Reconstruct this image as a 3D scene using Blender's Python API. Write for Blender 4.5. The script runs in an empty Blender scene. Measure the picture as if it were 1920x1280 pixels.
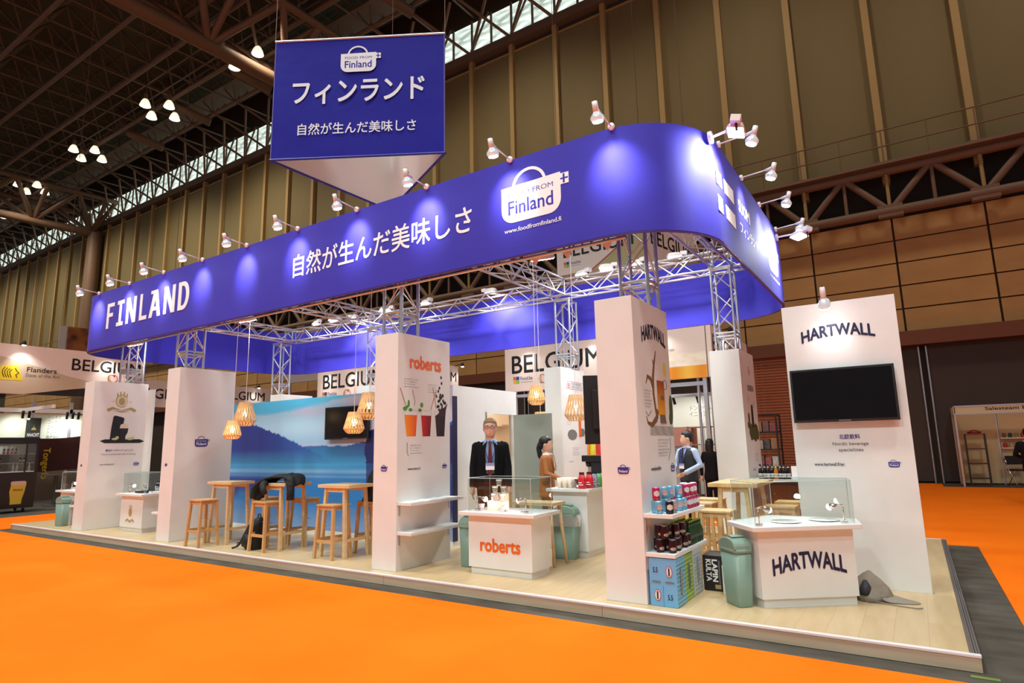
import bpy, bmesh, math, random
from mathutils import Vector, Matrix
from math import sin, cos, pi, radians
random.seed(7)
SC = bpy.context.scene
COL = SC.collection
# ------------------------------------------------------------ camera
cam = bpy.data.objects.new('camera', bpy.data.cameras.new('camera'))
COL.objects.link(cam)
cam.data.sensor_width = 36.0
cam.data.lens = 1135.28 / 1920 * 36.0
cam.data.clip_start = 0.05
cam.data.clip_end = 300
def _cam():
    yaw, pitch, roll = -0.57845697, 0.16908115, -0.0208307
    cy, sy, cp, sp, cr, sr = cos(yaw), sin(yaw), cos(pitch), sin(pitch), cos(roll), sin(roll)
    f = Vector((sy*cp, cy*cp, sp)); r = Vector((cy, -sy, 0)); u = r.cross(f)
    r2 = cr*r + sr*u; u2 = -sr*r + cr*u
    m = Matrix((r2, u2, -f)).transposed().to_4x4()
    m.translation = Vector((0, 0, 1.41))
    cam.matrix_world = m
_cam()
SC.camera = cam
# ------------------------------------------------------------ light, world, exposure
SC.view_settings.view_transform = 'Standard'
SC.view_settings.look = 'None'
SC.view_settings.exposure = 0.0
SC.view_settings.gamma = 1.0
SC.view_settings.use_curve_mapping = False
W = bpy.data.worlds.new('hall_air'); SC.world = W
W.use_nodes = True
W.node_tree.nodes['Background'].inputs[0].default_value = (0.95, 0.93, 1.0, 1)
W.node_tree.nodes['Background'].inputs[1].default_value = 0.22
def light(name, kind, loc, power, color=(1, 1, 1), target=None, size=0.2, spot=None, blend=0.6, parent=None, size_y=None):
    d = bpy.data.lights.new(name, kind); d.energy = power; d.color = color
    if kind == 'AREA':
        d.size = size
        if size_y: d.shape = 'RECTANGLE'; d.size_y = size_y
    else: d.shadow_soft_size = size
    if kind == 'SPOT': d.spot_size = radians(spot); d.spot_blend = blend
    o = bpy.data.objects.new(name, d); COL.objects.link(o)
    loc = Vector(loc)
    o.location = loc
    if target is not None: o.rotation_euler = (Vector(target) - loc).to_track_quat('-Z', 'Y').to_euler()
    if parent: o.parent = parent; o.location = loc - parent.location
    return o
HALL = (1.0, 0.86, 0.66)
# the hall's high bay lamps hang at z 21..24; those over the front aisle are above the camera
for x in (-22, -13, -4, 5):
    light('hall_lamp_or_fill', 'SPOT', (x, 1.0, 21.0), 6200, (0.97, 1.0, 0.95), (x, 1.0, 0), 1.2, 100, 1.0)
for x in (-88, -77, -66, -55, -44, -34, -24, -14, -4, 6):
    light('hall_lamp_or_fill', 'SPOT', (x, 15.5, 21.5), (4600 if x < -30 else 2300) if x < -10 else 1500, HALL, (x, 21.5, 8), 0.8, 120, 1.0)

for x in (-16, -5, 6):  # added fill spots behind the camera, cool tint offsets carpet bounce on fronts
    light('hall_lamp_or_fill', 'SPOT', (x, -15.0, 20.0), 7200, (0.84, 1.0, 0.97), (x*0.7-3, 6, 1.5), 1.2, 50, 1.0)

# ------------------------------------------------------------ materials
def S(r, g, b, k=1.0):
    def c(v):
        v = v / 255.0
        return k * (v / 12.92 if v <= 0.04045 else ((v + 0.055) / 1.055) ** 2.4)
    return (c(r), c(g), c(b))
MT = {}
def mat(name, rgb=(0.8, 0.8, 0.8), rough=0.5, metal=0.0, noise=None, emit=None, bump=None, spec=0.5, sheen=0, trans=0, alpha=None):
    """noise = (scale(3), amount, second colour)"""
    if name in MT: return MT[name]
    m = bpy.data.materials.new(name); m.use_nodes = True
    nt = m.node_tree; b = nt.nodes['Principled BSDF']
    b.inputs['Base Color'].default_value = (*rgb, 1)
    b.inputs['Roughness'].default_value = rough
    b.inputs['Metallic'].default_value = metal
    b.inputs['Specular IOR Level'].default_value = spec
    if sheen: b.inputs['Sheen Weight'].default_value = sheen
    if trans: b.inputs['Transmission Weight'].default_value = trans
    if emit:
        b.inputs['Emission Color'].default_value = (*emit[0], 1); b.inputs['Emission Strength'].default_value = emit[1]
    tc = None
    if noise or bump:
        tc = nt.nodes.new('ShaderNodeTexCoord')
    if noise:
        mp = nt.nodes.new('ShaderNodeMapping'); mp.inputs['Scale'].default_value = noise[0]
        nt.links.new(tc.outputs['Object'], mp.inputs['Vector'])
        n = nt.nodes.new('ShaderNodeTexNoise'); n.inputs['Scale'].default_value = 1.0; n.inputs['Detail'].default_value = 5
        nt.links.new(mp.outputs[0], n.inputs['Vector'])
        cr = nt.nodes.new('ShaderNodeValToRGB')
        cr.color_ramp.elements[0].position = 0.5 - 0.22; cr.color_ramp.elements[1].position = 0.5 + 0.22
        cr.color_ramp.elements[0].color = (*rgb, 1); cr.color_ramp.elements[1].color = (*noise[1], 1)
        nt.links.new(n.outputs['Fac'], cr.inputs['Fac']); nt.links.new(cr.outputs[0], b.inputs['Base Color'])
    if bump:
        n2 = nt.nodes.new('ShaderNodeTexNoise'); n2.inputs['Scale'].default_value = bump[0]; n2.inputs['Detail'].default_value = 4
        nt.links.new(tc.outputs['Object'], n2.inputs['Vector'])
        bp = nt.nodes.new('ShaderNodeBump'); bp.inputs['Strength'].default_value = bump[1]; bp.inputs['Distance'].default_value = bump[2]
        nt.links.new(n2.outputs['Fac'], bp.inputs['Height']); nt.links.new(bp.outputs[0], b.inputs['Normal'])
    MT[name] = m
    return m
def glass_mat():
    m = bpy.data.materials.new('clear_acrylic'); m.use_nodes = True; nt = m.node_tree; nt.nodes.clear()
    out = nt.nodes.new('ShaderNodeOutputMaterial'); mx = nt.nodes.new('ShaderNodeMixShader')
    t = nt.nodes.new('ShaderNodeBsdfTransparent'); t.inputs[0].default_value = (0.93, 0.96, 0.95, 1)
    g = nt.nodes.new('ShaderNodeBsdfGlossy'); g.inputs['Roughness'].default_value = 0.02
    f = nt.nodes.new('ShaderNodeFresnel'); f.inputs[0].default_value = 1.45
    mx.inputs[0].default_value = 0.045; nt.links.new(t.outputs[0], mx.inputs[1]); nt.links.new(g.outputs[0], mx.inputs[2])
    nt.links.new(mx.outputs[0], out.inputs[0]); MT['glass'] = m
    return m
GLASS = glass_mat()
WHITE = mat('white_laminate', S(236, 234, 232), 0.45, noise=((3, 3, 3), S(229, 228, 225)))
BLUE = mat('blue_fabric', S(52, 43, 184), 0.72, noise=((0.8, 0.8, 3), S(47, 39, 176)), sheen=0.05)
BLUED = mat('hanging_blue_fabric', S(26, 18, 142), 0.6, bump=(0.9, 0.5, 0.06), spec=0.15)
SHEET = mat('white_fabric', S(232, 226, 224), 0.8)
PRINTW = mat('white_print', S(248, 248, 248), 0.6)
NAVY = mat('navy_print', S(24, 26, 66), 0.5)
LOGOB = mat('logo_blue_print', S(52, 48, 140), 0.5)
BLACK = mat('black_print', S(22, 22, 24), 0.5)
GREYP = mat('grey_print', S(110, 112, 125), 0.6)
ORANGEP = mat('orange_print', S(238, 104, 24), 0.5)
ALU = mat('aluminium', S(206, 208, 212), 0.32, 0.85)
STEEL = mat('chrome', S(220, 220, 222), 0.15, 1.0)
WPLAST = mat('white_enamel', S(236, 228, 228), 0.4)
WOOD = mat('beech_wood', S(228, 198, 154), 0.5, noise=((3, 3, 26), S(214, 180, 132)))
WOODS = mat('stool_wood', S(214, 172, 118), 0.5, noise=((30, 30, 4), S(198, 152, 96)))
PINE = mat('pale_pine', S(226, 192, 140), 0.55, noise=((30, 30, 4), S(206, 168, 112)))
ORANGE = mat('orange_carpet', S(255, 122, 18), 0.95, noise=((1.2, 1.2, 1.2), S(250, 112, 10)), bump=(260, 0.3, 0.004), spec=0.1)
CONC = mat('dark_concrete', S(92, 84, 74), 0.8, noise=((2.2, 5.5, 2), S(62, 54, 44)), bump=(30, 0.3, 0.003))
DARKST = mat('brown_painted_steel', S(122, 96, 76), 0.55)
DARKST2 = mat('dark_roof_steel', S(112, 94, 76), 0.6)
WALLP = mat('olive_wall_panel', S(126, 112, 74), 0.75, noise=((0.35, 0.35, 0.12), S(110, 98, 64)))
RIB = mat('tan_wall_rib', S(170, 142, 90), 0.6)
TAN = mat('tan_cladding_panel', S(202, 160, 100), 0.7, noise=((0.7, 0.7, 1.2), S(178, 138, 84)))
MAROON = mat('dark_maroon_panel', S(74, 58, 50), 0.7, noise=((0.4, 0.4, 0.4), S(64, 50, 44)))
BLACKM = mat('black_matte', S(20, 20, 22), 0.6)
SCREEN = mat('black_screen', (0.004, 0.004, 0.005), 0.2, spec=0.28)
GREEN = mat('grey_green_plastic', S(128, 156, 142), 0.38)
BULB = mat('lit_bulb', (1, 1, 1), 0.5, emit=((1.0, 0.97, 0.95), 30))
BULBW = mat('warm_bulb', (1, 0.9, 0.7), 0.5, emit=((1.0, 0.78, 0.45), 18))
SKIN = mat('skin', S(222, 172, 148), 0.5)

# ------------------------------------------------------------ mesh helpers
class MB:
    def __init__(s): s.v = []; s.f = []; s.m = []
    def add(s, vs, fs, mi=0):
        b = len(s.v); s.v += [tuple(v) for v in vs]
        for f in fs: s.f.append(tuple(b + i for i in f)); s.m.append(mi)
        return s
    def box(s, x0, x1, y0, y1, z0, z1, mi=0):
        v = [(x, y, z) for z in (z0, z1) for y in (y0, y1) for x in (x0, x1)]
        return s.add(v, [(0, 2, 3, 1), (4, 5, 7, 6), (0, 1, 5, 4), (2, 6, 7, 3), (0, 4, 6, 2), (1, 3, 7, 5)], mi)
    def prism(s, pts, z0, z1, mi=0):
        n = len(pts)
        a = sum(pts[i][0]*pts[(i+1) % n][1]-pts[(i+1) % n][0]*pts[i][1] for i in range(n))
        if a < 0: pts = pts[::-1]
        v = [(x, y, z0) for x, y in pts] + [(x, y, z1) for x, y in pts]
        return s.add(v, [tuple(range(n))[::-1], tuple(range(n, 2*n))] + [(i, (i+1) % n, n+(i+1) % n, n+i) for i in range(n)], mi)
    def tube(s, pts, r, n=8, mi=0, cap=True):
        pts = [Vector(p) for p in pts]; rs = r if isinstance(r, (list, tuple)) else [r]*len(pts)
        rings = []; up = None
        for i, p in enumerate(pts):
            t = (pts[min(i+1, len(pts)-1)] - pts[max(i-1, 0)]).normalized()
            if up is None: up = Vector((0, 0, 1)) if abs(t.z) < 0.9 else Vector((1, 0, 0))
            a = t.cross(up).normalized(); b = a.cross(t).normalized(); up = b
            rings.append([p + (a*cos(2*pi*k/n) + b*sin(2*pi*k/n))*rs[i] for k in range(n)])
        v = [q for rg in rings for q in rg]; f = []
        for i in range(len(pts)-1):
            for k in range(n): f.append((i*n+k, i*n+(k+1) % n, (i+1)*n+(k+1) % n, (i+1)*n+k))
        if cap: f += [tuple(range(n))[::-1], tuple(range((len(pts)-1)*n, len(pts)*n))]
        return s.add(v, f, mi)
    def lathe(s, prof, n=16, c=(0, 0, 0), mi=0):
        v = []; f = []
        for r, z in prof:
            for k in range(n): v.append((c[0]+r*cos(2*pi*k/n), c[1]+r*sin(2*pi*k/n), c[2]+z))
        for i in range(len(prof)-1):
            for k in range(n): f.append((i*n+k, i*n+(k+1) % n, (i+1)*n+(k+1) % n, (i+1)*n+k))
        f += [tuple(range(n))[::-1], tuple(range((len(prof)-1)*n, len(prof)*n))]
        return s.add(v, f, mi)
    def loft(s, rings, n=20, e=2.0, mi=0):
        """rings: (cx, cy, z, rx, ry) superellipse sections"""
        v = []; f = []
        for cx, cy, z, rx, ry in rings:
            for k in range(n):
                a = 2*pi*k/n; ca, sa = cos(a), sin(a)
                v.append((cx+rx*math.copysign(abs(ca)**(2/e), ca), cy+ry*math.copysign(abs(sa)**(2/e), sa), z))
        for i in range(len(rings)-1):
            for k in range(n): f.append((i*n+k, i*n+(k+1) % n, (i+1)*n+(k+1) % n, (i+1)*n+k))
        f += [tuple(range(n))[::-1], tuple(range((len(rings)-1)*n, len(rings)*n))]
        return s.add(v, f, mi)
    def ball(s, c, rx, ry=None, rz=None, n=12, mi=0):
        ry = ry or rx; rz = rz or rx
        pr = [(max(1e-4, sin(pi*i/8)), -cos(pi*i/8)) for i in range(9)]
        v = []; f = []
        for r, z in pr:
            for k in range(n): v.append((c[0]+rx*r*cos(2*pi*k/n), c[1]+ry*r*sin(2*pi*k/n), c[2]+rz*z))
        for i in range(8):
            for k in range(n): f.append((i*n+k, i*n+(k+1) % n, (i+1)*n+(k+1) % n, (i+1)*n+k))
        return s.add(v, f, mi)
    def xf(s, M, start=0):
        for i in range(start, len(s.v)): s.v[i] = tuple(M @ Vector(s.v[i]))
        return s
    def mesh(s, name, mats, smooth=False):
        me = bpy.data.meshes.new(name); me.from_pydata(s.v, [], s.f)
        for m in (mats if isinstance(mats, (list, tuple)) else [mats]): me.materials.append(m)
        me.polygons.foreach_set('material_index', s.m)
        if smooth: me.polygons.foreach_set('use_smooth', [True]*len(me.polygons))
        me.update()
        return me
def obj(name, mb, m, parent=None, smooth=False, bevel=0, loc=None, rotz=0):
    me = mb.mesh(name, m, smooth) if isinstance(mb, MB) else mb
    o = bpy.data.objects.new(name, me); COL.objects.link(o)
    if parent: o.parent = parent
    if loc: o.location = loc
    if rotz: o.rotation_euler = (0, 0, rotz)
    if bevel:
        b = o.modifiers.new('bevel', 'BEVEL'); b.width = bevel; b.segments = 2; b.limit_method = 'ANGLE'
    if smooth and not isinstance(mb, MB): pass
    return o
def tag(o, label, cat, group=None, kind=None):
    if label: o['label'] = label
    if cat: o['category'] = cat
    if group: o['group'] = group
    if kind: o['kind'] = kind
    return o
def thing(name, label, cat, loc=(0, 0, 0), rotz=0, group=None):
    o = bpy.data.objects.new(name, None); COL.objects.link(o)
    o.location = loc; o.rotation_euler = (0, 0, rotz); o.empty_display_size = 0.1
    return tag(o, label, cat, group)
def struct(name, mb, m, **k):
    o = obj(name, mb, m, **k); o['kind'] = 'structure'; return o
def copy_tree(o, parent=None):
    c = o.copy(); COL.objects.link(c)
    if parent: c.parent = parent
    for ch in o.children: copy_tree(ch, c)
    return c
UNIT = {}
def rod(name, parent, p0, p1, r, m, n=6, world=True):
    """a straight bar as its own object, sharing one unit mesh; p0, p1 in world space (parent not rotated)"""
    key = (m.name, n)
    if key not in UNIT: UNIT[key] = MB().tube([(0, 0, 0), (0, 0, 1)], 1, n).mesh('bar', m, True)
    o = bpy.data.objects.new(name, UNIT[key]); COL.objects.link(o)
    p0, p1 = Vector(p0), Vector(p1)
    if parent and world: p0 = p0 - parent.location; p1 = p1 - parent.location
    d = p1 - p0
    o.location = p0; o.rotation_mode = 'QUATERNION'; o.rotation_quaternion = d.to_track_quat('Z', 'Y')
    o.scale = (r, r, d.length)
    if parent: o.parent = parent
    return o
class Fr:
    """drawing frame on a face: origin, right, up (parent space)"""
    def __init__(s, o, r, u): s.o = Vector(o); s.r = Vector(r).normalized(); s.u = Vector(u).normalized(); s.n = s.r.cross(s.u)
    def p(s, x, y, t=0): return s.o + s.r*x + s.u*y + s.n*t
def plate(name, parent, fr, pts, m, t=0.002, off=0.0):
    n = len(pts)
    a = sum(pts[i][0]*pts[(i+1) % n][1]-pts[(i+1) % n][0]*pts[i][1] for i in range(n))
    if a < 0: pts = pts[::-1]
    v = [fr.p(x, y, off) for x, y in pts] + [fr.p(x, y, off+t) for x, y in pts]
    mb = MB().add(v, [tuple(range(n))[::-1], tuple(range(n, 2*n))] + [(i, (i+1) % n, n+(i+1) % n, n+i) for i in range(n)])
    return obj(name, mb, m, parent)
_PC = {}
def plates(name, parent, fr, polys, m, t=0.002, off=0.0):
    """several flat shapes of one print, joined"""
    mb = MB(); _PC[parent.name] = _PC.get(parent.name, 0)+1; k0 = 0.00012*(_PC[parent.name] % 24)
    mats = m if isinstance(m, list) else [m]
    polys = [p_ for q in polys for p_ in (q if isinstance(q, Stroke) else [q])]
    for pi_, q in enumerate(polys):
        mi, pts = q if isinstance(q[0], int) else (0, q)
        n = len(pts)
        a = sum(pts[i][0]*pts[(i+1) % n][1]-pts[(i+1) % n][0]*pts[i][1] for i in range(n))
        if a < 0: pts = pts[::-1]
        tt = t + k0 + 0.00003*(pi_ % 24)
        v = [fr.p(x, y, off) for x, y in pts] + [fr.p(x, y, off+tt) for x, y in pts]
        mb.add(v, [tuple(range(n))[::-1], tuple(range(n, 2*n))] + [(i, (i+1) % n, n+(i+1) % n, n+i) for i in range(n)], mi)
    return obj(name, mb, mats, parent)
def ell(cx, cy, rx, ry, a0=0, a1=2*pi, n=20):
    return [(cx+rx*cos(a0+(a1-a0)*i/n), cy+ry*sin(a0+(a1-a0)*i/n)) for i in range(n if a1-a0 > 6.2 else n+1)]
class Stroke(list):
    pass
def stroke(pts, w):
    """polyline -> thick polygon"""
    L = []; Rr = []
    ws = w if isinstance(w, (list, tuple)) else [w]*len(pts)
    for i, p in enumerate(pts):
        a = pts[max(i-1, 0)]; b = pts[min(i+1, len(pts)-1)]
        dx, dy = b[0]-a[0], b[1]-a[1]; l = math.hypot(dx, dy) or 1
        L.append((p[0]-dy/l*ws[i]/2, p[1]+dx/l*ws[i]/2)); Rr.append((p[0]+dy/l*ws[i]/2, p[1]-dx/l*ws[i]/2))
    return Stroke([L[i], L[i+1], Rr[i+1], Rr[i]] for i in range(len(L)-1))
_TXT = {}
def text(body, parent, fr, x, y, w, h, m, bold=0.0, warp=None, name='lettering', t=0.002, off=0.001, keep=False, shear=0):
    """lettering fitted into the rectangle x..x+w, y..y+h of frame fr"""
    key = (body, bold, shear)
    if key not in _TXT:
        cu = bpy.data.curves.new('t', 'FONT'); cu.body = body; cu.resolution_u = 3; cu.shear = shear
        to = bpy.data.objects.new('t', cu); COL.objects.link(to)
        dg = bpy.context.evaluated_depsgraph_get(); me = bpy.data.meshes.new_from_object(to.evaluated_get(dg))
        vs = [tuple(v.co) for v in me.vertices]; fs = [tuple(p.vertices) for p in me.polygons]
        bpy.data.objects.remove(to); bpy.data.curves.remove(cu); bpy.data.meshes.remove(me)
        _TXT[key] = (vs, fs)
    vs, fs = _TXT[key]
    if not vs: return None
    x0 = min(v[0] for v in vs); x1 = max(v[0] for v in vs); y0 = min(v[1] for v in vs); y1 = max(v[1] for v in vs)
    sx = w/(x1-x0); sy = h/(y1-y0)
    if keep: sy = sx
    mb = MB(); out = []
    sh_ = [(0, 0)] + ([(cos(2*pi*k/6)*bold, sin(2*pi*k/6)*bold) for k in range(6)] if bold else [])
    for k, (bx, by) in enumerate(sh_):
        out = []
        for v in vs:
            px = (v[0]-x0+bx)*sx*(1-2*bold*0.4); py = (v[1]-y0+by)*sy*(1-2*bold*0.4)
            if warp: px, py = warp(px/w, py/h); px *= w; py *= h
            out.append(fr.p(x+px, y+py, off+t+0.00012*k))
        mb.add(out, fs)
    return obj(name, mb, m, parent)
def scribble(parent, fr, x, y, w, lines, m=None, lh=0.02):
    """a block of tiny print"""
    body = ['北欧の自然から生まれた', 'おいしい飲みもの', 'from the pure north', 'served fresh', 'taste of nature', 'simply good']
    for i in range(lines):
        ww = w*(1-0.25*((i*37) % 3)/2)
        text(body[i % 6], parent, fr, x, y-i*lh*1.45, ww, lh*0.8, m or GREYP, name='small_print')
def arc_warp(a):
    return lambda u, v: (u, v + a*(1-(2*u-1)**2))
def basket(parent, fr, x, y, w, m, tm, words=True, off=0.0):
    """bowl shaped emblem with arc handle and small cross flag"""
    h = w*0.62; pts = [(x, y+h*0.88), (x+w*0.98, y+h)]
    pts = [(x+w, y+h*0.93), (x+w, y+h*0.42)] + [(x+w-w*0.2+w*0.2*cos(a), y+h*0.32+h*0.32*sin(a)) for a in [-i*pi/2/6 for i in range(7)]]
    pts += [(x+w*0.2-w*0.2*sin(a), y+h*0.32-h*0.32*cos(a)) for a in [i*pi/2/6 for i in range(7)]] + [(x, y+h*0.9)]
    hd = stroke([(x+w*0.48+w*0.27*cos(a), y+h*0.82+h*0.42*sin(a)) for a in [pi*i/14 for i in range(15)]], w*0.045)
    fl = [(x+w*0.99, y+h*0.62), (x+w*1.13, y+h*0.62), (x+w*1.13, y+h*0.88), (x+w*0.99, y+h*0.88)]
    plates('basket_emblem', parent, fr, [pts, hd, fl], m, off=off)
    plates('flag_cross', parent, fr, [[(x+w*1.0, y+h*0.73), (x+w*1.12, y+h*0.73), (x+w*1.12, y+h*0.77), (x+w*1.0, y+h*0.77)],
           [(x+w*1.04, y+h*0.64), (x+w*1.07, y+h*0.64), (x+w*1.07, y+h*0.86), (x+w*1.04, y+h*0.86)]], tm, off=off+0.001)
    if words:
        text('FOOD FROM', parent, fr, x+w*0.12, y+h*0.63, w*0.76, h*0.12, tm, off=off+0.001)
        text('Finland', parent, fr, x+w*0.12, y+h*0.2, w*0.76, h*0.34, tm, 0.012, off=off+0.001)
def paint(name, parent, fr, w, h, nx, ny, fn, off=0.0, rough=0.5):
    """flat print: a fine grid whose printed colours come from fn(u, v)"""
    if 'print_inks' not in MT:
        m = bpy.data.materials.new('print_inks'); m.use_nodes = True; a = m.node_tree.nodes.new('ShaderNodeVertexColor'); a.layer_name = 'ink'
        m.node_tree.links.new(a.outputs[0], m.node_tree.nodes['Principled BSDF'].inputs['Base Color'])
        m.node_tree.nodes['Principled BSDF'].inputs['Roughness'].default_value = rough; MT['print_inks'] = m
    v = [fr.p(w*i/nx, h*j/ny, off) for j in range(ny+1) for i in range(nx+1)]
    f = [(j*(nx+1)+i, j*(nx+1)+i+1, (j+1)*(nx+1)+i+1, (j+1)*(nx+1)+i) for j in range(ny) for i in range(nx)]
    me = MB().add(v, f).mesh(name, MT['print_inks'])
    ca = me.color_attributes.new('ink', 'FLOAT_COLOR', 'POINT')
    cols = []
    for j in range(ny+1):
        for i in range(nx+1): cols += [*fn(i/nx, j/ny), 1.0]
    ca.data.foreach_set('color', cols)
    return obj(name, me, None, parent)
def lerp(a, b, t): t = max(0, min(1, t)); return tuple(a[i]+(b[i]-a[i])*t for i in range(3))
XF = lambda x, y, z: Fr((x, y, z), (0, 1, 0), (0, 0, 1))     # on a face looking along +X
YF = lambda x, y, z: Fr((x, y, z), (1, 0, 0), (0, 0, 1))     # on a face looking along -Y
ORD = ['first', 'second', 'third', 'fourth', 'fifth', 'sixth', 'seventh', 'eighth', 'ninth', 'tenth', 'eleventh', 'twelfth', 'thirteenth', 'fourteenth', 'fifteenth', 'sixteenth', 'seventeenth', 'eighteenth', 'nineteenth', 'twentieth']
# ============================================================ THE HALL
struct('floor', MB().box(-100, 14, -10, 23.4, -0.2, 0.0), CONC)
# orange aisle carpet, cut out around the stand and its bare strips
cp = MB()
for a in ((-98, 13, -9, 4.57), (-17.6, -14.9, 4.57, 17.9), (0.52, 13, 4.57, 21.2), (-14.9, 0.52, 10.02, 12.6), (-3.3, 0.52, 12.6, 22.5)):
    cp.box(*a[:4], 0.0, 0.008)
tag(obj('aisle_carpet', cp, ORANGE), 'bright orange aisle carpet covering the hall floor around the stand', 'carpet')
# back wall: ribs, tall panels, catwalk girder, tan cladding, dark lower panels
wb = struct('wall_back', MB().box(-100, 14, 23.0, 23.4, 0, 26), mat('wall_backing', S(60, 48, 34), 0.8))
def wpart(name, mb, m, **k): return obj(name, mb, m, wb, **k)
X0 = 0.13; ST = 2.45
pan = MB().box(0.10, ST-0.10, 22.93, 23.01, 10.3, 20.55).mesh('tall_panel', WALLP)
lip = MB().box(0.08, ST-0.08, 22.88, 23.0, 20.5, 20.6).mesh('panel_head', RIB)
rib = MB().box(-0.11, 0.11, 22.72, 23.0, 9.7, 21.0).mesh('wall_rib', RIB)
sm = MB().box(0.03, ST-0.03, 22.93, 23.01, 0.015, 0.735).mesh('cladding_panel', TAN)
for i in range(-38, 6):
    x = X0 + ST*i
    if x > 11: continue
    o = wpart('tall_panel', pan, None); o.location.x = x
    o = wpart('wall_rib', rib, None); o.location.x = x
    o = wpart('panel_head', lip, None); o.location.x = x
    if i > -32:
        for j in range(5):
            if i > -13 or j % 1 == 0:
                o = wpart('cladding_panel', sm, None); o.location = (x, 0, 4.72 + 0.765*j - 0.765 + 0.765)
wpart('cladding_sill', MB().box(-100, 12, 22.6, 23.0, 4.25, 4.7), mat('red_brown_sill', S(120, 66, 40), 0.6))
for i in range(-9, 3):
    wpart('lower_panel', MB().box(X0+4.9*i+0.35+0.06, X0+4.9*(i+1)+0.35-0.06, 22.9, 23.0, 0.05, 4.25), MAROON)
    for dx in (0.25, 0.45):
        rod('post', wb, (X0+4.9*i+dx, 22.85, 0), (X0+4.9*i+dx, 22.85, 4.2), 0.03, ALU)
# roller shutter left of the free-standing panel
sh = MB()
for k in range(42):
    z = 0.1+0.1*k
    sh.box(-5.2, -2.75, 22.76, 22.84, z, z+0.082)
so = wpart('roller_shutter', sh, mat('orange_brown_slat', S(176, 92, 50), 0.5)); so['kind'] = 'stuff'
# catwalk girder
cg = thing('catwalk_girder', 'long brown lattice girder with handrail above the tan wall cladding', 'girder', (0, 22.4, 8.4))
rod('chord', cg, (-99, 22.4, 8.62), (13, 22.4, 8.62), 0.16, DARKST, 8)
rod('chord', cg, (-99, 22.4, 10.0), (13, 22.4, 10.0), 0.16, DARKST, 8)
cgm = MB().box(-99, 13, 22.0, 23.0, 10.1, 10.2)
wpart('walkway_deck', cgm, DARKST)
wpart('painted_recess_shade', MB().box(-99, 13, 22.98, 23.0, 8.55, 10.1), mat('recess_shadow_board', S(40, 40, 36), 0.9))  # flat board behind the girder, recess shade put into its dark colour
for i in range(-30, 5):
    x = X0+ST*i
    if x > 11: continue
    rod('diagonal', cg, (x, 22.4, 8.62), (x+ST/2, 22.4, 10.0), 0.11, DARKST, 8)
    rod('diagonal', cg, (x+ST/2, 22.4, 10.0), (x+ST, 22.4, 8.62), 0.11, DARKST, 8)
    rod('upright', cg, (x, 22.4, 8.62), (x, 22.4, 10.0), 0.06, RIB, 6)
    rod('upright', cg, (x+ST/2, 22.4, 8.62), (x+ST/2, 22.4, 10.0), 0.06, DARKST, 6)
    obj('gusset', MB().box(x-0.35, x+0.35, -0.12, 0.12, 0.02, 0.42), DARKST, cg).location.x = 0
    obj('gusset', MB().box(x+ST/2-0.32, x+ST/2+0.32, -0.12, 0.12, 1.45, 1.85), DARKST, cg)
    rod('rail_post', cg, (x, 22.1, 10.2), (x, 22.1, 11.3), 0.02, DARKST, 5)
    rod('rail_post', cg, (x+ST/2, 22.1, 10.2), (x+ST/2, 22.1, 11.3), 0.02, DARKST, 5)
for z in (10.75, 11.3): rod('handrail', cg, (-75, 22.1, z), (13, 22.1, z), 0.025, DARKST, 5)
# clerestory band
cs = struct('window_1', MB().box(-99, 13, 22.6, 23.0, 20.9, 21.35), DARKST2)
pane_m = mat('daylit_glass', S(190, 205, 195), 0.3, emit=((0.72, 0.85, 0.78), 1.15))
_n = pane_m.node_tree; _tc = _n.nodes.new('ShaderNodeTexCoord'); _mp = _n.nodes.new('ShaderNodeMapping'); _mp.inputs['Scale'].default_value = (0.9, 1, 2.6)
_ns = _n.nodes.new('ShaderNodeTexNoise'); _ns.inputs['Scale'].default_value = 1.4; _cr = _n.nodes.new('ShaderNodeValToRGB')
_cr.color_ramp.elements[0].position = 0.35; _cr.color_ramp.elements[0].color = (0.30, 0.38, 0.33, 1); _cr.color_ramp.elements[1].position = 0.62; _cr.color_ramp.elements[1].color = (0.85, 1.0, 0.9, 1)
_n.links.new(_tc.outputs['Object'], _mp.inputs[0]); _n.links.new(_mp.outputs[0], _ns.inputs['Vector']); _n.links.new(_ns.outputs['Fac'], _cr.inputs[0])
_n.links.new(_cr.outputs[0], _n.nodes['Principled BSDF'].inputs['Emission Color'])
pm = MB().box(0.05, ST/2-0.05, 22.9, 22.95, 21.35, 23.2).mesh('pane', pane_m)
for i in range(-36, 3):
    x = X0+ST*i
    for h in (0, 1):
        o = obj('pane', pm, None, cs); o.location.x = x+h*ST/2
        rod('mullion', cs, (x+h*ST/2, 22.85, 21.3), (x+h*ST/2, 22.85, 23.3), 0.06, DARKST2, 5)
    rod('brace', cs, (x, 22.75, 21.3), (x+ST/2-0.1, 22.75, 23.3), 0.06, DARKST2, 5)
    rod('brace', cs, (x, 22.75, 21.3), (x+ST*0.95, 21.2, 23.4), 0.08, DARKST, 6)
    rod('brace', cs, (x, 22.75, 21.3), (x-ST*0.95, 20.3, 23.5), 0.08, DARKST, 6)
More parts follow.
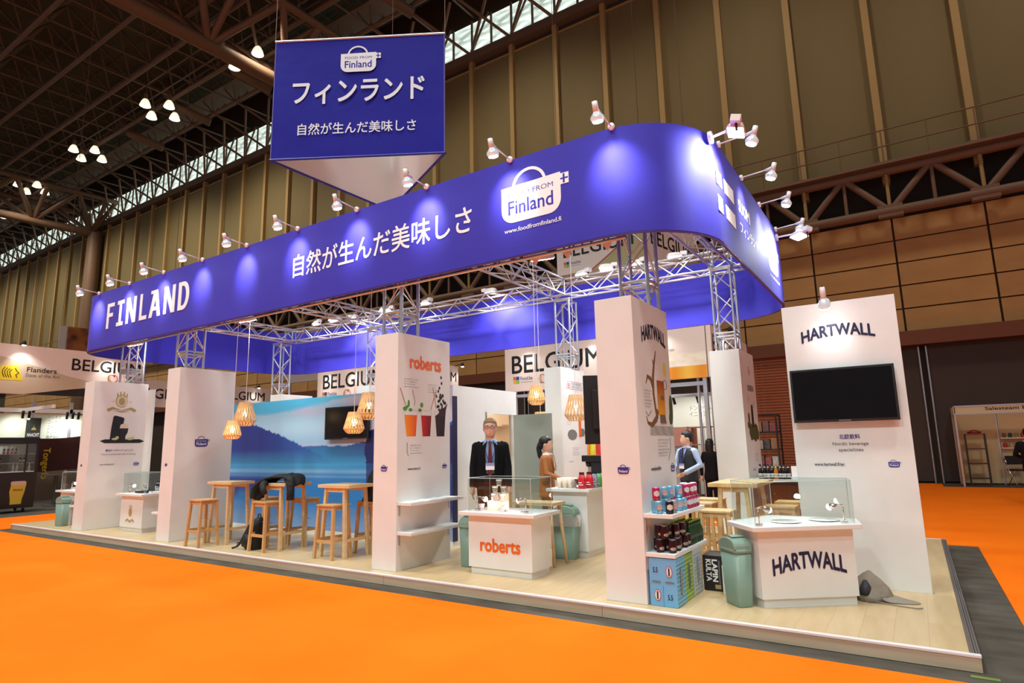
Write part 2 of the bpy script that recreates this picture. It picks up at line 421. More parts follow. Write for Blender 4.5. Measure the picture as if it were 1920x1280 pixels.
# roof: deck, purlins, two layers of chords and webs
def RZ(y): return 22.5 + 0.05*y
rd = struct('ceiling', MB().add([(-99, -10, RZ(-10)+2.6), (14, -10, RZ(-10)+2.6), (14, 24, RZ(24)+2.6), (-99, 24, RZ(24)+2.6)], [(0, 1, 2, 3)]), mat('roof_deck', S(92, 88, 66), 0.9, noise=((0.25, 0.25, 1), S(72, 64, 48))))
YS = [23.0-2.6*k for k in range(10)]
XS = [X0-2.45*k*1.0 for k in range(0, 36)]
for y in YS[1:]:
    rod('roof_chord', rd, (-99, y, RZ(y)), (8, y, RZ(y)), 0.12, DARKST, 8)
    rod('upper_chord', rd, (-99, y-1.3, RZ(y)+2.0), (8, y-1.3, RZ(y)+2.0), 0.09, DARKST2, 6)
for x in XS:
    rod('cross_chord', rd, (x, 23, RZ(23)), (x, -1, RZ(-1)), 0.065, DARKST2, 6)
    rod('purlin', rd, (x+1.2, 23, RZ(23)+2.3), (x+1.2, -1, RZ(-1)+2.3), 0.05, DARKST2, 4)
wm = MB(); cnt = 0
for x in XS:
    for y in YS[1:8]:
        q = [(x+dx, y+dy, RZ(y)+2.0) for dx, dy in ((1.22, 1.3), (-1.22, 1.3), (1.22, -1.3), (-1.22, -1.3))]
        for k, p in enumerate(q):
            if cnt < 280 and k in (0, 3) and x > -60: rod('web_member', rd, (x, y, RZ(y)), p, 0.05, DARKST2, 5); cnt += 1
            else: wm.tube([(x, y, RZ(y)), p], 0.05, 4)
o = obj('web_member', wm, DARKST2, rd); o['kind'] = 'stuff'
for k in range(18):
    y = 22-1.3*k
    rod('purlin', rd, (-99, y, RZ(y)+2.45), (8, y, RZ(y)+2.45), 0.03, DARKST2, 4)
# ventilation duct elbows and service walkway under the roof
for x in (-44, -38, -31.5, -20):
    obj('duct', MB().tube([(x, 18, 25.2), (x, 18, 24.2), (x+0.3, 18.5, 23.5), (x+1.2, 20.3, 22.9)], 0.28, 10), DARKST, rd, smooth=True)
obj('service_walkway', MB().box(-90, 4, 19.6, 21.2, 24.3, 24.38), DARKST2, rd)
# main girders crossing the hall
for gx, lab in ((-57.5, 'far brown triangular roof girder meeting the round column at left'), (-25.3, 'brown triangular roof girder passing above the hanging sign')):
    g = thing('roof_girder', lab, 'girder', (gx, 22.6, 20.2))
    rod('bottom_chord', g, (gx, 22.8, 20.2), (gx, -2, 19.4), 0.34, DARKST, 10)
    for s in (-1, 1): rod('top_chord', g, (gx+s*2.45, 22.8, 22.6), (gx+s*2.45, -2, 21.8), 0.2, DARKST, 8)
    for k in range(6):
        y = 22.0-4.2*k; zb = 20.2-0.8*(22.8-y)/24.8
        for s in (-1, 1):
            rod('girder_web', g, (gx, y, zb), (gx+s*2.45, y, zb+2.4), 0.17, DARKST, 8)
            rod('girder_web', g, (gx, y, zb), (gx+s*2.45, y-2.1, zb+2.3), 0.17, DARKST, 8)
            rod('girder_web', g, (gx, y, zb), (gx+s*2.45, y+2.1 if y < 21 else 22.7, zb+2.45), 0.17, DARKST, 8)
        rod('girder_tie', g, (gx-2.45, y, zb+2.4), (gx+2.45, y, zb+2.4), 0.12, DARKST, 6)
        rod('girder_tie', g, (gx-2.45, y, zb+2.4), (gx+2.45, y-4.2, zb+2.3), 0.09, DARKST, 6)
rod('round_column', None, (-57.5, 22.3, 0), (-57.5, 22.3, 20.2), 0.55, DARKST, 16)
tag(bpy.data.objects['round_column'], 'round brown steel column against the ribbed back wall', 'column')
# high bay lamps
def highbay():
    t = thing('high_bay_lamp', 'x', 'lamp')
    obj('housing', MB().lathe([(0.1, 0.95), (0.14, 0.9), (0.14, 0.5), (0.2, 0.45)], 12), DARKST2, t)
    obj('reflector', MB().lathe([(0.16, 0.5), (0.28, 0.3), (0.38, 0.0), (0.36, 0.0), (0.26, 0.28)], 16), mat('lamp_reflector', S(230, 215, 190), 0.3, emit=((1, 0.85, 0.62), 1.2)), t, smooth=True)
    obj('bulb', MB().ball((0, 0, 0.06), 0.29, 0.29, 0.16), mat('high_bay_bulb', (1, 1, 1), 0.5, emit=((1, 0.9, 0.74), 9)), t, smooth=True)
    rod('hanger', t, (0, 0, 0.9), (0, 0, 1.7), 0.02, DARKST2, 5, world=False)
    return t
for y_ in (16.1, 17.0, 17.9): rod('lamp_tray', rd, (-70, y_, 23.36), (-20, y_, 23.36), 0.05, DARKST2, 6)
hb0 = highbay(); used = False
CL = ['next to the hanging blue sign', 'in the second cluster left of the hanging sign', 'in the third cluster left of the hanging sign', 'in the fourth cluster left of the hanging sign', 'at the left edge of the picture']
for ci, cx in enumerate((-27.8, -36.6, -46.3, -56.0, -64.6)):
    for wh, dx, dy in (('left', -1.1, 0.0), ('rear', 0, 0.9), ('front', 0.1, -0.9), ('right', 1.2, 0.0)):
        o = copy_tree(hb0) if used else hb0; used = True
        o.location = (cx+dx*0.9, 17.0+dy, 21.95); o.scale = (0.82, 0.82, 0.84)
        o['label'] = wh + ' bell-shaped high bay lamp ' + CL[ci]
        o['group'] = 'high bay lamps ' + CL[ci]

# ============================================================ THE PLATFORM
PT = 0.10
pf = thing('platform', 'low pale wood stage the blue and white stand is built on', 'platform', (-7.29, 7.3, 0))
def L(o, *p): return Vector(p) - o.location
def lbox(o, x0, x1, y0, y1, z0, z1):
    lx, ly, lz = o.location
    return MB().box(x0-lx, x1-lx, y0-ly, y1-ly, z0-lz, z1-lz)
obj('deck_core', lbox(pf, -14.75, 0.15, 4.84, 9.8, 0.005, 0.092), mat('deck_board', S(170, 145, 110), 0.7), pf)
plk = [mat('plank_tone_%s' % n, S(*c), 0.36, noise=((14, 1.6, 1), S(*c2)), bump=(60, 0.05, 0.001)) for n, c, c2 in
       (('light', (216, 190, 150), (204, 174, 130)), ('middle', (212, 185, 144), (199, 168, 124)), ('warm', (215, 187, 145), (203, 170, 125)))]
pmesh = {}
def plank_mesh(l, k):
    if (l, k) not in pmesh: pmesh[(l, k)] = MB().box(0.0003, 0.1979, 0.0003, l-0.0003, 0, 0.008).mesh('plank', plk[k])
    return pmesh[(l, k)]
for i in range(75):
    ys = [4.84] + [4.84 + v for v in ([1.24, 2.48, 3.72] if i % 2 else [0.62, 1.86, 3.10, 4.34])] + [9.8]
    ys = ys if i % 2 else [4.84, 4.84+0.62, 4.84+1.86+0.6, 4.84+3.7, 9.8]
    for j in range(len(ys)-1):
        o = obj('plank', plank_mesh(round(ys[j+1]-ys[j], 3), random.randrange(3)), None, pf)
        o.location = L(pf, -14.74+0.1983*i, ys[j], 0.092)
fwood = mat('oak_fascia', S(208, 188, 162), 0.45, noise=((1.2, 1.2, 22), S(188, 164, 136)))
for i in range(6):
    obj('fascia_board', lbox(pf, -14.77+2.493*i+0.002, -14.77+2.493*(i+1)-0.002, 4.80, 4.84, 0.004, 0.086), fwood, pf)
obj('front_trim', lbox(pf, -14.77, 0.19, 4.795, 4.835, 0.086, 0.104), WPLAST, pf, bevel=0.003)
obj('rear_trim', lbox(pf, -14.77, 0.19, 9.8, 9.84, 0.0, 0.102), WPLAST, pf)
obj('side_board', lbox(pf, -14.79, -14.75, 4.80, 9.84, 0.0, 0.1), fwood, pf)
obj('side_board', lbox(pf, 0.17, 0.188, 4.84, 9.8, 0.0, 0.09), mat('grey_side_board', S(96, 86, 78), 0.6), pf)
for k in range(4):
    obj('grooved_trim', lbox(pf, 0.135+0.014*k, 0.145+0.014*k, 4.83, 9.82, 0.09, 0.104), ALU, pf)
tag(obj('tape_piece', MB().box(0.12, 0.26, 4.70, 4.74, 0.001, 0.004), mat('green_tape', S(120, 140, 70), 0.5)), 'scrap of green tape on the dark floor by the platform corner', 'tape')

# ============================================================ COLUMNS WITH PRINTS
TOPZ = 2.70
def column(x0, x1, y0, y1, label, small=True):
    t = thing('display_column', label, 'column', ((x0+x1)/2, (y0+y1)/2, PT))
    obj('column_body', lbox(t, x0, x1, y0, y1, PT+0.001, TOPZ), WHITE, t, bevel=0.003)
    return t
def shelf_right(t, xf, y0, y1, z, w=0.205):
    obj('shelf', lbox(t, xf, xf+w, y0, y1, z-0.032, z), WHITE, t, bevel=0.002)
    for y in (y0+0.02, y1-0.04): obj('bracket', lbox(t, xf, xf+0.012, y, y+0.02, z-0.14, z-0.032), ALU, t)
def shelf_left(t, xf, y0, y1, z, w=0.205):
    obj('shelf', lbox(t, xf-w, xf, y0, y1, z-0.032, z), WHITE, t, bevel=0.002)
def lfr(t, kind, c, a, z):
    """frame on a column face, in parent space; a = start coordinate along the face"""
    if kind == 'X': return Fr(L(t, c, a, z), (0, 1, 0), (0, 0, 1))
    return Fr(L(t, a, c, z), (1, 0, 0), (0, 0, 1))
# --- roberts column
c = column(-5.14, -4.78, 4.96, 5.88, 'white column with orange roberts name and three drink glasses printed on its side')
ROB = c
shelf_right(c, -4.78, 4.97, 5.88, 0.82); shelf_right(c, -4.78, 4.97, 5.88, 0.51)
f = lfr(c, 'X', -4.78, 0, 0)
f.o = L(c, -4.78, 0, 0)
text('roberts', c, f, 5.16, 2.31, 0.56, 0.155, ORANGEP, 0.035)
def cup(y0, y1, yb0, yb1, z0, z1, name, m, foam=None):
    plates(name, c, f, [[(yb0, z0), (yb1, z0), (y1, z1), (y0, z1)]], m)
    plates('glass_rim', c, f, [stroke([(y0, z1), (y0-0.01, z1+0.05), (y1+0.01, z1+0.05), (y1, z1)], 0.003)], GREYP)
for (a, b, ab, bb, col, col2, nm) in ((5.07, 5.28, 5.11, 5.26, S(250, 150, 20), S(235, 90, 20), 'orange_drink'), (5.35, 5.53, 5.38, 5.51, S(200, 30, 30), S(120, 10, 20), 'red_drink'), (5.60, 5.79, 5.63, 5.77, S(50, 16, 28), S(20, 8, 14), 'dark_drink')):
    w0, w1 = a, b
    def fn(u, v, col=col, col2=col2): return lerp(col, col2, u*1.1)
    fr = Fr(f.p(0, 0), f.r, f.u)
    # tapered glass drawn as a grid clipped into a trapezoid
    o = paint(nm, c, Fr(f.p(0, 0), f.r, f.u), 1, 1, 10, 10, fn, off=0.002)
    for vtx in o.data.vertices:
        k = vtx.index; i = k % 11; j = k // 11; u = i/10; v = j/10
        yl = ab+(a-ab)*v; yr = bb+(b-bb)*v
        vtx.co = f.p(yl+(yr-yl)*u, 1.53+0.24*v, 0.002)
    plates('glass_rim', c, f, [stroke([(a, 1.77), (a-0.008, 1.83), (b+0.008, 1.83), (b, 1.77)], 0.004)], mat('pale_grey_print', S(200, 205, 208), 0.5))
plates('dark_splash', c, f, [[(5.60, 1.77), (5.66, 1.80), (5.70, 1.86), (5.76, 1.87), (5.83, 1.93), (5.80, 1.85), (5.79, 1.77)]], mat('dark_berry_print', S(60, 18, 28), 0.5))
leaf = mat('leaf_green_print', S(70, 150, 50), 0.5)
plates('mint_leaf', c, f, [ell(5.08, 1.84, 0.032, 0.025), ell(5.14, 1.9, 0.018, 0.042), ell(5.17, 1.83, 0.03, 0.02), ell(5.11, 1.86, 0.02, 0.02), ell(5.33, 1.83, 0.028, 0.02), ell(5.36, 1.89, 0.026, 0.03)], leaf)
plates('straw', c, f, [stroke([(5.0, 2.07), (5.09, 1.88)], 0.012), stroke([(5.52, 1.84), (5.62, 2.08)], 0.01), stroke([(5.56, 2.1), (5.62, 1.86)], 0.01)], mat('straw_print', S(186, 140, 110), 0.5))
rb = random.Random(3)
plates('falling_berry', c, f, [ell(5.68+dx, z, 0.014, 0.02, n=10) for dx, z in ((0.03, 2.24), (0.04, 2.17), (0.0, 2.11), (-0.02, 2.07))] + [ell(5.62+0.17*rb.random(), 1.84+0.2*rb.random(), 0.015, 0.019, n=10) for _ in range(24)], BLACK)
scribble(c, f, 5.06, 2.17, 0.24, 4); scribble(c, f, 5.47, 2.13, 0.16, 4)
scribble(c, f, 5.17, 1.42, 0.19, 4)
plates('pointer_arrow', c, f, [stroke([(5.2, 2.06), (5.22, 2.0), (5.245, 1.93), (5.23, 1.88)], 0.005), stroke([(5.12, 1.46), (5.12, 1.36), (5.14, 1.31)], 0.005), stroke([(5.6, 2.03), (5.64, 2.0)], 0.006)], GREYP)
text('www.roberts.fi', c, f, 5.13, 1.155, 0.21, 0.03, NAVY, 0.01)
basket(c, f, 5.735, 1.15, 0.075, LOGOB, PRINTW)
f2 = lfr(c, 'Y', 4.96, 0, 0)
basket(c, f2, -5.02, 1.15, 0.09, LOGOB, PRINTW)
# --- tall Hartwall column with antler picture
c = column(-2.33, -1.97, 4.96, 5.88, 'white column with arched HARTWALL name, antler picture and shelves of cans')
HCOL = c
shelf_right(c, -1.97, 4.97, 5.88, 0.82, 0.25); shelf_right(c, -1.97, 4.97, 5.88, 0.51, 0.25)
f = lfr(c, 'X', -1.97, 0, 0)
text('HARTWALL', c, f, 5.16, 2.31, 0.64, 0.135, NAVY, 0.04, arc_warp(0.42))
ant = mat('antler_print', S(126, 92, 66), 0.5); ant2 = mat('antler_tip_print', S(70, 48, 36), 0.5)
plates('antler_picture', c, f, [stroke([(5.17, 1.64), (5.2, 1.58), (5.3, 1.56), (5.42, 1.62), (5.47, 1.7)], [0.008, 0.03, 0.05, 0.06, 0.05]),
       stroke([(5.45, 1.62), (5.41, 1.72), (5.38, 1.85), (5.39, 2.0), (5.43, 2.12), (5.5, 2.26)], [0.05, 0.04, 0.045, 0.05, 0.04, 0.012]),
       stroke([(5.38, 1.9), (5.33, 1.98), (5.25, 2.0), (5.2, 1.93)], [0.04, 0.045, 0.035, 0.008]), stroke([(5.43, 2.1), (5.4, 2.17)], [0.03, 0.008])], ant)
paint('beer_glass_picture', c, Fr(f.p(5.48, 1.66), f.r, f.u), 0.19, 0.32, 8, 12, lambda u, v: lerp(S(240, 170, 40), S(150, 60, 20), v*0.9+0.1*u) if v < 0.92 else S(180, 60, 40), off=0.0035)
plates('glass_foot', c, f, [[(5.52, 1.58), (5.68, 1.58), (5.65, 1.66), (5.52, 1.66)], [(5.56, 1.84), (5.64, 1.84), (5.64, 1.80), (5.56, 1.80)]], [mat('glass_base_print', S(120, 100, 90), 0.5)], off=0.003)
plates('leaf_sprig', c, f, [ell(5.84, 1.72, 0.05, 0.14), ell(5.81, 1.63, 0.04, 0.06)], mat('dark_leaf_print', S(70, 100, 60), 0.5))
plates('lemon_slice', c, f, [ell(5.72, 2.1, 0.05, 0.07)], mat('lemon_print', S(226, 220, 110), 0.5))
plates('blue_seal', c, f, [stroke(ell(5.7, 1.95, 0.05, 0.045)+[(5.75, 1.95)], 0.006)], mat('seal_blue_print', S(60, 120, 170), 0.5))
paint('grey_board_picture', c, Fr(f.p(5.25, 1.47), f.r, f.u), 0.63, 0.085, 30, 6, lambda u, v: lerp(S(150, 150, 150), S(196, 194, 190), 0.5+0.5*sin(u*21+v*9)*sin(v*31)), off=0.002)
scribble(c, f, 5.14, 1.86, 0.18, 6); scribble(c, f, 5.42, 1.42, 0.3, 6)
plates('pointer_arrow', c, f, [stroke([(5.16, 1.68), (5.22, 1.64), (5.3, 1.69)], 0.006), stroke([(5.76, 1.45), (5.75, 1.33), (5.68, 1.24)], 0.006)], GREYP)
text('www.hartwall.fi/en', c, f, 5.21, 1.16, 0.25, 0.035, NAVY, 0.01)
basket(c, f, 5.73, 1.13, 0.1, LOGOB, PRINTW)
basket(c, lfr(c, 'Y', 4.96, 0, 0), -2.175, 1.145, 0.10, LOGOB, PRINTW)
# --- plain column between the lounge and the left part
c = column(-9.72, -9.36, 4.96, 5.88, 'plain white column left of the bar tables, small round emblem on its side')
C2 = c
shelf_left(c, -9.72, 4.97, 5.88, 0.82); shelf_left(c, -9.72, 4.97, 5.88, 0.51)
basket(c, lfr(c, 'X', -9.36, 0, 0), 5.26, 1.48, 0.21, LOGOB, PRINTW)
basket(c, lfr(c, 'Y', 4.96, 0, 0), -9.61, 1.2, 0.06, LOGOB, PRINTW, False)
# --- leftmost column: dark beer picture
c = column(-12.58, -12.2, 4.96, 5.88, 'leftmost front white column with crest ribbon and dark beer picture')
C1 = c
shelf_left(c, -12.58, 4.97, 5.88, 0.82); shelf_left(c, -12.58, 4.97, 5.88, 0.51)
f = lfr(c, 'X', -12.2, 0, 0)
gold = mat('gold_print', S(176, 156, 100), 0.5); gold2 = mat('pale_gold_print', S(214, 206, 176), 0.5)
plates('crest', c, f, [ell(5.43, 2.36, 0.1, 0.115)], gold2)
plates('crest_figure', c, f, [ell(5.43, 2.35, 0.05, 0.07), stroke([(5.35, 2.42), (5.35, 2.5)], 0.02), stroke([(5.4, 2.43), (5.4, 2.53)], 0.02), stroke([(5.46, 2.43), (5.46, 2.53)], 0.02), stroke([(5.51, 2.42), (5.51, 2.5)], 0.02), stroke(ell(5.43, 2.36, 0.1, 0.115, 0.8, 5.4), 0.014)], gold)
plates('ribbon', c, f, [stroke([(5.2, 2.18), (5.28, 2.22), (5.36, 2.19), (5.44, 2.175), (5.52, 2.19), (5.6, 2.22), (5.68, 2.18)], 0.055)], gold, off=0.001)
text('MALLASKOSKEN', c, f, 5.28, 2.17, 0.32, 0.035, PRINTW, 0.01, off=0.003)
text('19', c, f, 5.26, 2.33, 0.04, 0.03, gold); text('21', c, f, 5.56, 2.33, 0.04, 0.03, gold)
plates('stone_picture', c, f, [[(5.28, 1.66), (5.29, 1.86), (5.31, 2.07), (5.34, 2.09), (5.47, 2.06), (5.5, 2.04), (5.48, 1.87), (5.47, 1.66)], [(5.12, 1.63), (5.2, 1.66), (5.8, 1.66), (5.88, 1.62), (5.8, 1.59), (5.2, 1.59)]], BLACK)
plates('beer_picture', c, f, [[(5.46, 1.64), (5.45, 1.7), (5.44, 1.8), (5.42, 1.86), (5.58, 1.86), (5.57, 1.78), (5.54, 1.72), (5.54, 1.64)]], mat('stout_print', S(36, 30, 32), 0.4), off=0.002)
plates('beer_foam', c, f, [[(5.43, 1.86), (5.44, 1.92), (5.47, 1.94), (5.54, 1.94), (5.57, 1.91), (5.57, 1.86)]], mat('foam_print', S(226, 216, 196), 0.5), off=0.002)
plates('hop_cones', c, f, [ell(5.36, 1.665, 0.05, 0.02), ell(5.4, 1.69, 0.03, 0.025), ell(5.62, 1.67, 0.06, 0.025), ell(5.66, 1.69, 0.03, 0.02)], mat('hop_print', S(200, 200, 140), 0.5), off=0.003)
text('醸造ダークサイドへようこそ', c, f, 5.23, 1.44, 0.46, 0.04, LOGOB, 0.01)
text('Welcome to the dark side of brewing', c, f, 5.16, 1.37, 0.58, 0.035, GREYP)
text('www.mallaskoski.fi', c, f, 5.15, 1.2, 0.24, 0.03, GREYP, 0.01)
basket(c, f, 5.72, 1.18, 0.09, LOGOB, PRINTW)
basket(c, lfr(c, 'Y', 4.96, 0, 0), -12.46, 1.19, 0.055, LOGOB, PRINTW, False)
# --- rear columns
c = column(-2.39, -1.97, 8.93, 9.83, 'white rear column with bottle in moss picture, behind the bar stools')
f = lfr(c, 'X', -1.97, 0, 0)
dm = mat('rose_print', S(170, 110, 105), 0.5)
plates('diamond_mark', c, f, [stroke([(9.4, 2.42), (9.46, 2.35), (9.52, 2.42), (9.46, 2.49), (9.4, 2.42)], 0.012), stroke([(9.44, 2.42), (9.48, 2.38), (9.53, 2.43)], 0.01)], dm)
text('KASKEIN', c, f, 9.28, 2.12, 0.38, 0.09, GREYP, 0.005)
moss = mat('moss_print', S(70, 84, 40), 0.6)
plates('bottle_picture', c, f, [[(9.38, 1.6), (9.4, 1.9), (9.45, 1.93), (9.5, 1.9), (9.52, 1.6)]], BLACK, off=0.002)
plates('moss_picture', c, f, [[(9.17, 1.5), (9.2, 1.62), (9.3, 1.66), (9.36, 1.62), (9.5, 1.6), (9.6, 1.66), (9.72, 1.62), (9.8, 1.5), (9.76, 1.4), (9.66, 1.43), (9.55, 1.38), (9.4, 1.42), (9.26, 1.4)], ell(9.22, 1.72, 0.05, 0.08), ell(9.16, 1.62, 0.05, 0.05)], moss)
scribble(c, f, 9.2, 2.02, 0.18, 3); scribble(c, f, 9.54, 1.95, 0.15, 3); scribble(c, f, 9.4, 1.2, 0.2, 4)
text('kaskein.fi', c, f, 9.2, 0.98, 0.2, 0.035, GREYP); basket(c, f, 9.7, 0.97, 0.08, LOGOB, PRINTW, False)
c = column(-5.2, -4.88, 8.95, 9.84, 'white rear column with grey stone and orange test tube picture')
f = lfr(c, 'X', -4.88, 0, 0)
plates('framed_name', c, f, [stroke([(9.15, 2.34), (9.75, 2.34), (9.75, 2.47), (9.15, 2.47), (9.15, 2.34)], 0.008), stroke([(9.3, 2.34), (9.3, 2.47)], 0.006)], mat('pink_grey_print', S(196, 150, 156), 0.5))
text('THE HELSINKI\nDISTILLING CO', c, f, 9.33, 2.36, 0.4, 0.09, GREYP)
plates('leaf_mark', c, f, [stroke([(9.18, 2.37+0.03*k), (9.22, 2.36+0.03*k), (9.27, 2.37+0.03*k)], 0.012) for k in range(3)], mat('crimson_print', S(190, 40, 60), 0.5))
stone = mat('stone_print', S(128, 126, 124), 0.8, noise=((90, 90, 90), S(96, 94, 92)))
plates('stone_picture', c, f, [ell(9.3, 1.56, 0.17, 0.09), ell(9.68, 1.6, 0.09, 0.07)], stone)
plates('tube_picture', c, f, [[(9.54, 1.52), (9.63, 1.52), (9.63, 1.86), (9.54, 1.86)]], mat('tube_orange_print', S(232, 110, 50), 0.4), off=0.002)
scribble(c, f, 9.12, 1.78, 0.16, 3); scribble(c, f, 9.28, 1.33, 0.26, 5)
text('hdco.fi', c, f, 9.15, 1.1, 0.14, 0.03, GREYP)
column(-9.75, -9.4, 8.93, 9.83, 'white rear column hidden behind the lake mural, only its top edge near the lattice tower')
column(-12.75, -12.35, 8.93, 9.83, 'white rear column whose top shows above the lake mural at left')

# ============================================================ STORE ROOM WITH LAKE MURAL
sr = thing('store_room', 'white walled store room in the middle of the stand with a lake photo wall', 'room', (-7.3, 7.25, PT+0.001))
ZR = 2.24
obj('front_wall', lbox(sr, -10.4, -5.25, 6.52, 6.6, PT, ZR), WHITE, sr)
obj('side_wall', lbox(sr, -5.31, -5.25, 6.6, 7.3, PT, ZR), WHITE, sr)
obj('door_head', lbox(sr, -5.31, -5.25, 7.3, 8.06, 1.875, ZR), WHITE, sr)
obj('rear_wall', lbox(sr, -10.4, -5.25, 8.06, 8.12, PT, ZR), WHITE, sr)
obj('end_wall', lbox(sr, -10.4, -10.34, 6.6, 8.06, PT, ZR), WHITE, sr)
obj('door_frame', lbox(sr, -5.32, -5.24, 7.28, 7.31, PT, 1.9), ALU, sr)
dl = obj('door_leaf', lbox(sr, -5.22, -4.55, 7.99, 8.03, PT+0.01, 1.87), mat('grey_green_door', S(140, 152, 144), 0.5), sr)
obj('door_handle', lbox(sr, -4.64, -4.6, 7.94, 7.99, 0.98, 1.0), STEEL, sr)
pw = mat('pegboard_wood', S(214, 180, 140), 0.6)
obj('inner_shelf_back', lbox(sr, -7.2, -5.33, 8.03, 8.055, PT+0.01, 1.9), pw, sr)
for z in (0.6, 1.0, 1.4, 1.7): obj('inner_shelf', lbox(sr, -7.2, -5.35, 7.86, 8.03, z, z+0.025), pw, sr)
light('store_light', 'AREA', (-6.2, 7.3, 2.2), 14, (1, 0.95, 0.88), (-6.2, 7.3, 0), 0.6)
obj('coat_hook', MB().tube([L(sr, -5.62, 7.9, 1.42), L(sr, -5.62, 7.9, 1.56), L(sr, -5.57, 7.9, 1.62), L(sr, -5.52, 7.9, 1.6)], 0.014, 8), BLACKM, sr, smooth=True)
obj('mural_base', lbox(sr, -10.4, -5.25, 6.512, 6.52, PT, 0.165), WHITE, sr)
import math as _m
def hsh(i): return (_m.sin(i*127.1)*43758.5453) % 1.0
def n1(x):
    i = _m.floor(x); t = x-i; t = t*t*(3-2*t); return hsh(i)*(1-t)+hsh(i+1)*t
def n2(x, y):
    i = _m.floor(y); t = y-i; t = t*t*(3-2*t); return n1(x+i*57.3)*(1-t)+n1(x+(i+1)*57.3)*t
SKYT, SKYM, SKYB, SKYP = S(80, 190, 232), S(170, 208, 232), S(120, 175, 225), S(205, 190, 220)
HN, HF, MIST, LAKE = S(34, 56, 140), S(40, 110, 170), S(60, 150, 200), S(40, 120, 190)
def mural(u, v):
    # u left..right over 5.15 m (x -10.4..-5.25), v bottom..top over 2.14 m
    x = -10.4+5.15*u; z = 0.1+2.14*v
    hz = 1.18
    left = 1.87 - 0.30*max(0, x+9.75)**1.0 + 0.035*n1(x*26)+0.03*n1(x*9) if x < -8.0 else 0
    left = min(left, 1.9)
    if x >= -9.9: left = 1.88-0.245*(x+9.9)-0.03*(x+9.9)**2+0.035*n1(x*30)
    left2 = 1.45-0.04*(x+8)**2+0.02*n1(x*22)
    right = 1.28+0.17*max(0, (x+8.2))**0.9+0.03*n1(x*17) if x > -8.2 else 0
    big = 1.66+0.05*n1(x*24) if x > -6.98+0.1*n1(z*9) else 0
    if z > hz:
        if big and z < big: return S(30, 40, 104)
        if z < left and x < -8.0 or (z < left and x < -7.7): 
            return lerp(lerp(HN, S(46, 100, 176), (x+9.4)/1.8), MIST, 0.75-(z-hz)*3.2)
        if z < max(left2 if -8.6 < x < -7.2 else 0, right): return lerp(lerp(HF, S(52, 84, 160), (x+7.8)), MIST, 0.9-(z-hz)*3.4)
        t = (z-1.2)/1.05
        c = lerp(SKYB, SKYM, t*2) if t < 0.5 else lerp(SKYM, S(150, 205, 235), t*2-1)
        cl = n2(x*1.1+z*1.5, z*7)
        c = lerp(c, SKYP, (cl-0.45)*2.2*(1.0-abs(t-0.45)))
        edge = 2.24-0.22*_m.exp(-((x+9.4)/1.6)**2)-0.05
        if z > edge+0.06*n1(x*3): c = lerp(c, SKYT, (z-edge)*12)
        return lerp(c, S(200, 205, 228), (x+7.6)*0.6)
    t = (hz-z)/1.08
    c = lerp(S(70, 160, 208), LAKE, t*6)
    c = lerp(c, S(52, 130, 200), (n2(x*0.8, z*16)-0.4)*1.2)
    st = _m.exp(-((z-1.06)/0.035)**2)+0.7*_m.exp(-((z-0.98)/0.02)**2)
    c = lerp(c, S(150, 196, 226), st*(0.4+0.5*n1(x*2)))
    dk = 1.06-0.0-t*0.0
    refl = 0.80-0.42*abs((x+9.9))/1.6+0.1*n1(x*5)
    if x < -8.6: c = lerp(c, S(32, 52, 136), min(1, max(0, (z-(0.62+0.17*(x+9.6)+0.1*n1(x*4)))*7))*min(1, max(0, (1.02-z)*9)))
    if x > -6.9 and z > 0.45: c = lerp(c, S(30, 44, 110), 0.85)
    c = lerp(c, lerp(S(150, 180, 224), S(176, 184, 224), (x+8)/2), (t-0.55)*1.6*(0.5+n2(x*1.6, z*3)))
    return c
paint('lake_photo', sr, Fr(L(sr, -10.4, 6.515, 0.165), (1, 0, 0), (0, 0, 1)), 5.15, ZR-0.165, 360, 150, lambda u, v: mural(u, (v*(ZR-0.165)+0.065)/2.14), rough=0.55)
obj('mural_edge', lbox(sr, -5.25, -5.235, 6.51, 6.6, 0.165, ZR-0.15), NAVY, sr)
# tv on the mural
def tv(label, w, h, loc, rotz=0, shade=None):
    t = thing('television', label, 'television', loc, rotz)
    obj('bezel', MB().box(-w/2, w/2, -0.03, 0.0, 0, h), BLACKM, t, bevel=0.003)
    obj('screen', MB().box(-w/2+0.02, w/2-0.02, -0.033, -0.028, 0.025, h-0.02), SCREEN, t)
    obj('wall_mount', MB().box(-w/4, w/4, 0.0, 0.045, h*0.3, h*0.7), BLACKM, t)
    obj('status_light', MB().box(-0.05, 0.05, -0.036, -0.032, 0.008, 0.014), ALU, t)
    return t
tv('black flat screen hung on the blue lake photo wall', 0.97, 0.5, (-7.28, 6.465, 1.55))

# ============================================================ FREE-STANDING PANELS
p = thing('display_stand', 'tall white free-standing panel with HARTWALL name above a black screen', 'panel', (-0.5, 6.46, PT))
obj('panel_board', lbox(p, -0.98, -0.02, 6.43, 6.49, PT, TOPZ), WHITE, p, bevel=0.002)
f = lfr(p, 'Y', 6.43, 0, 0)
text('HARTWALL', p, f, -0.82, 2.325, 0.63, 0.11, NAVY, 0.035, arc_warp(0.45))
text('北欧飲料', p, f, -0.59, 1.40, 0.17, 0.045, LOGOB, 0.015)
text('Nordic beverage', p, f, -0.65, 1.335, 0.29, 0.038, GREYP, 0.004)
text('specialities', p, f, -0.605, 1.28, 0.2, 0.038, GREYP, 0.004)
text('www.hartwall.fi/en', p, f, -0.82, 1.158, 0.25, 0.03, NAVY, 0.012)
basket(p, f, -0.225, 1.145, 0.085, LOGOB, PRINTW)
tv('large black flat screen on the HARTWALL panel at right', 0.86, 0.5, (-0.52, 6.43-0.046, 1.56))
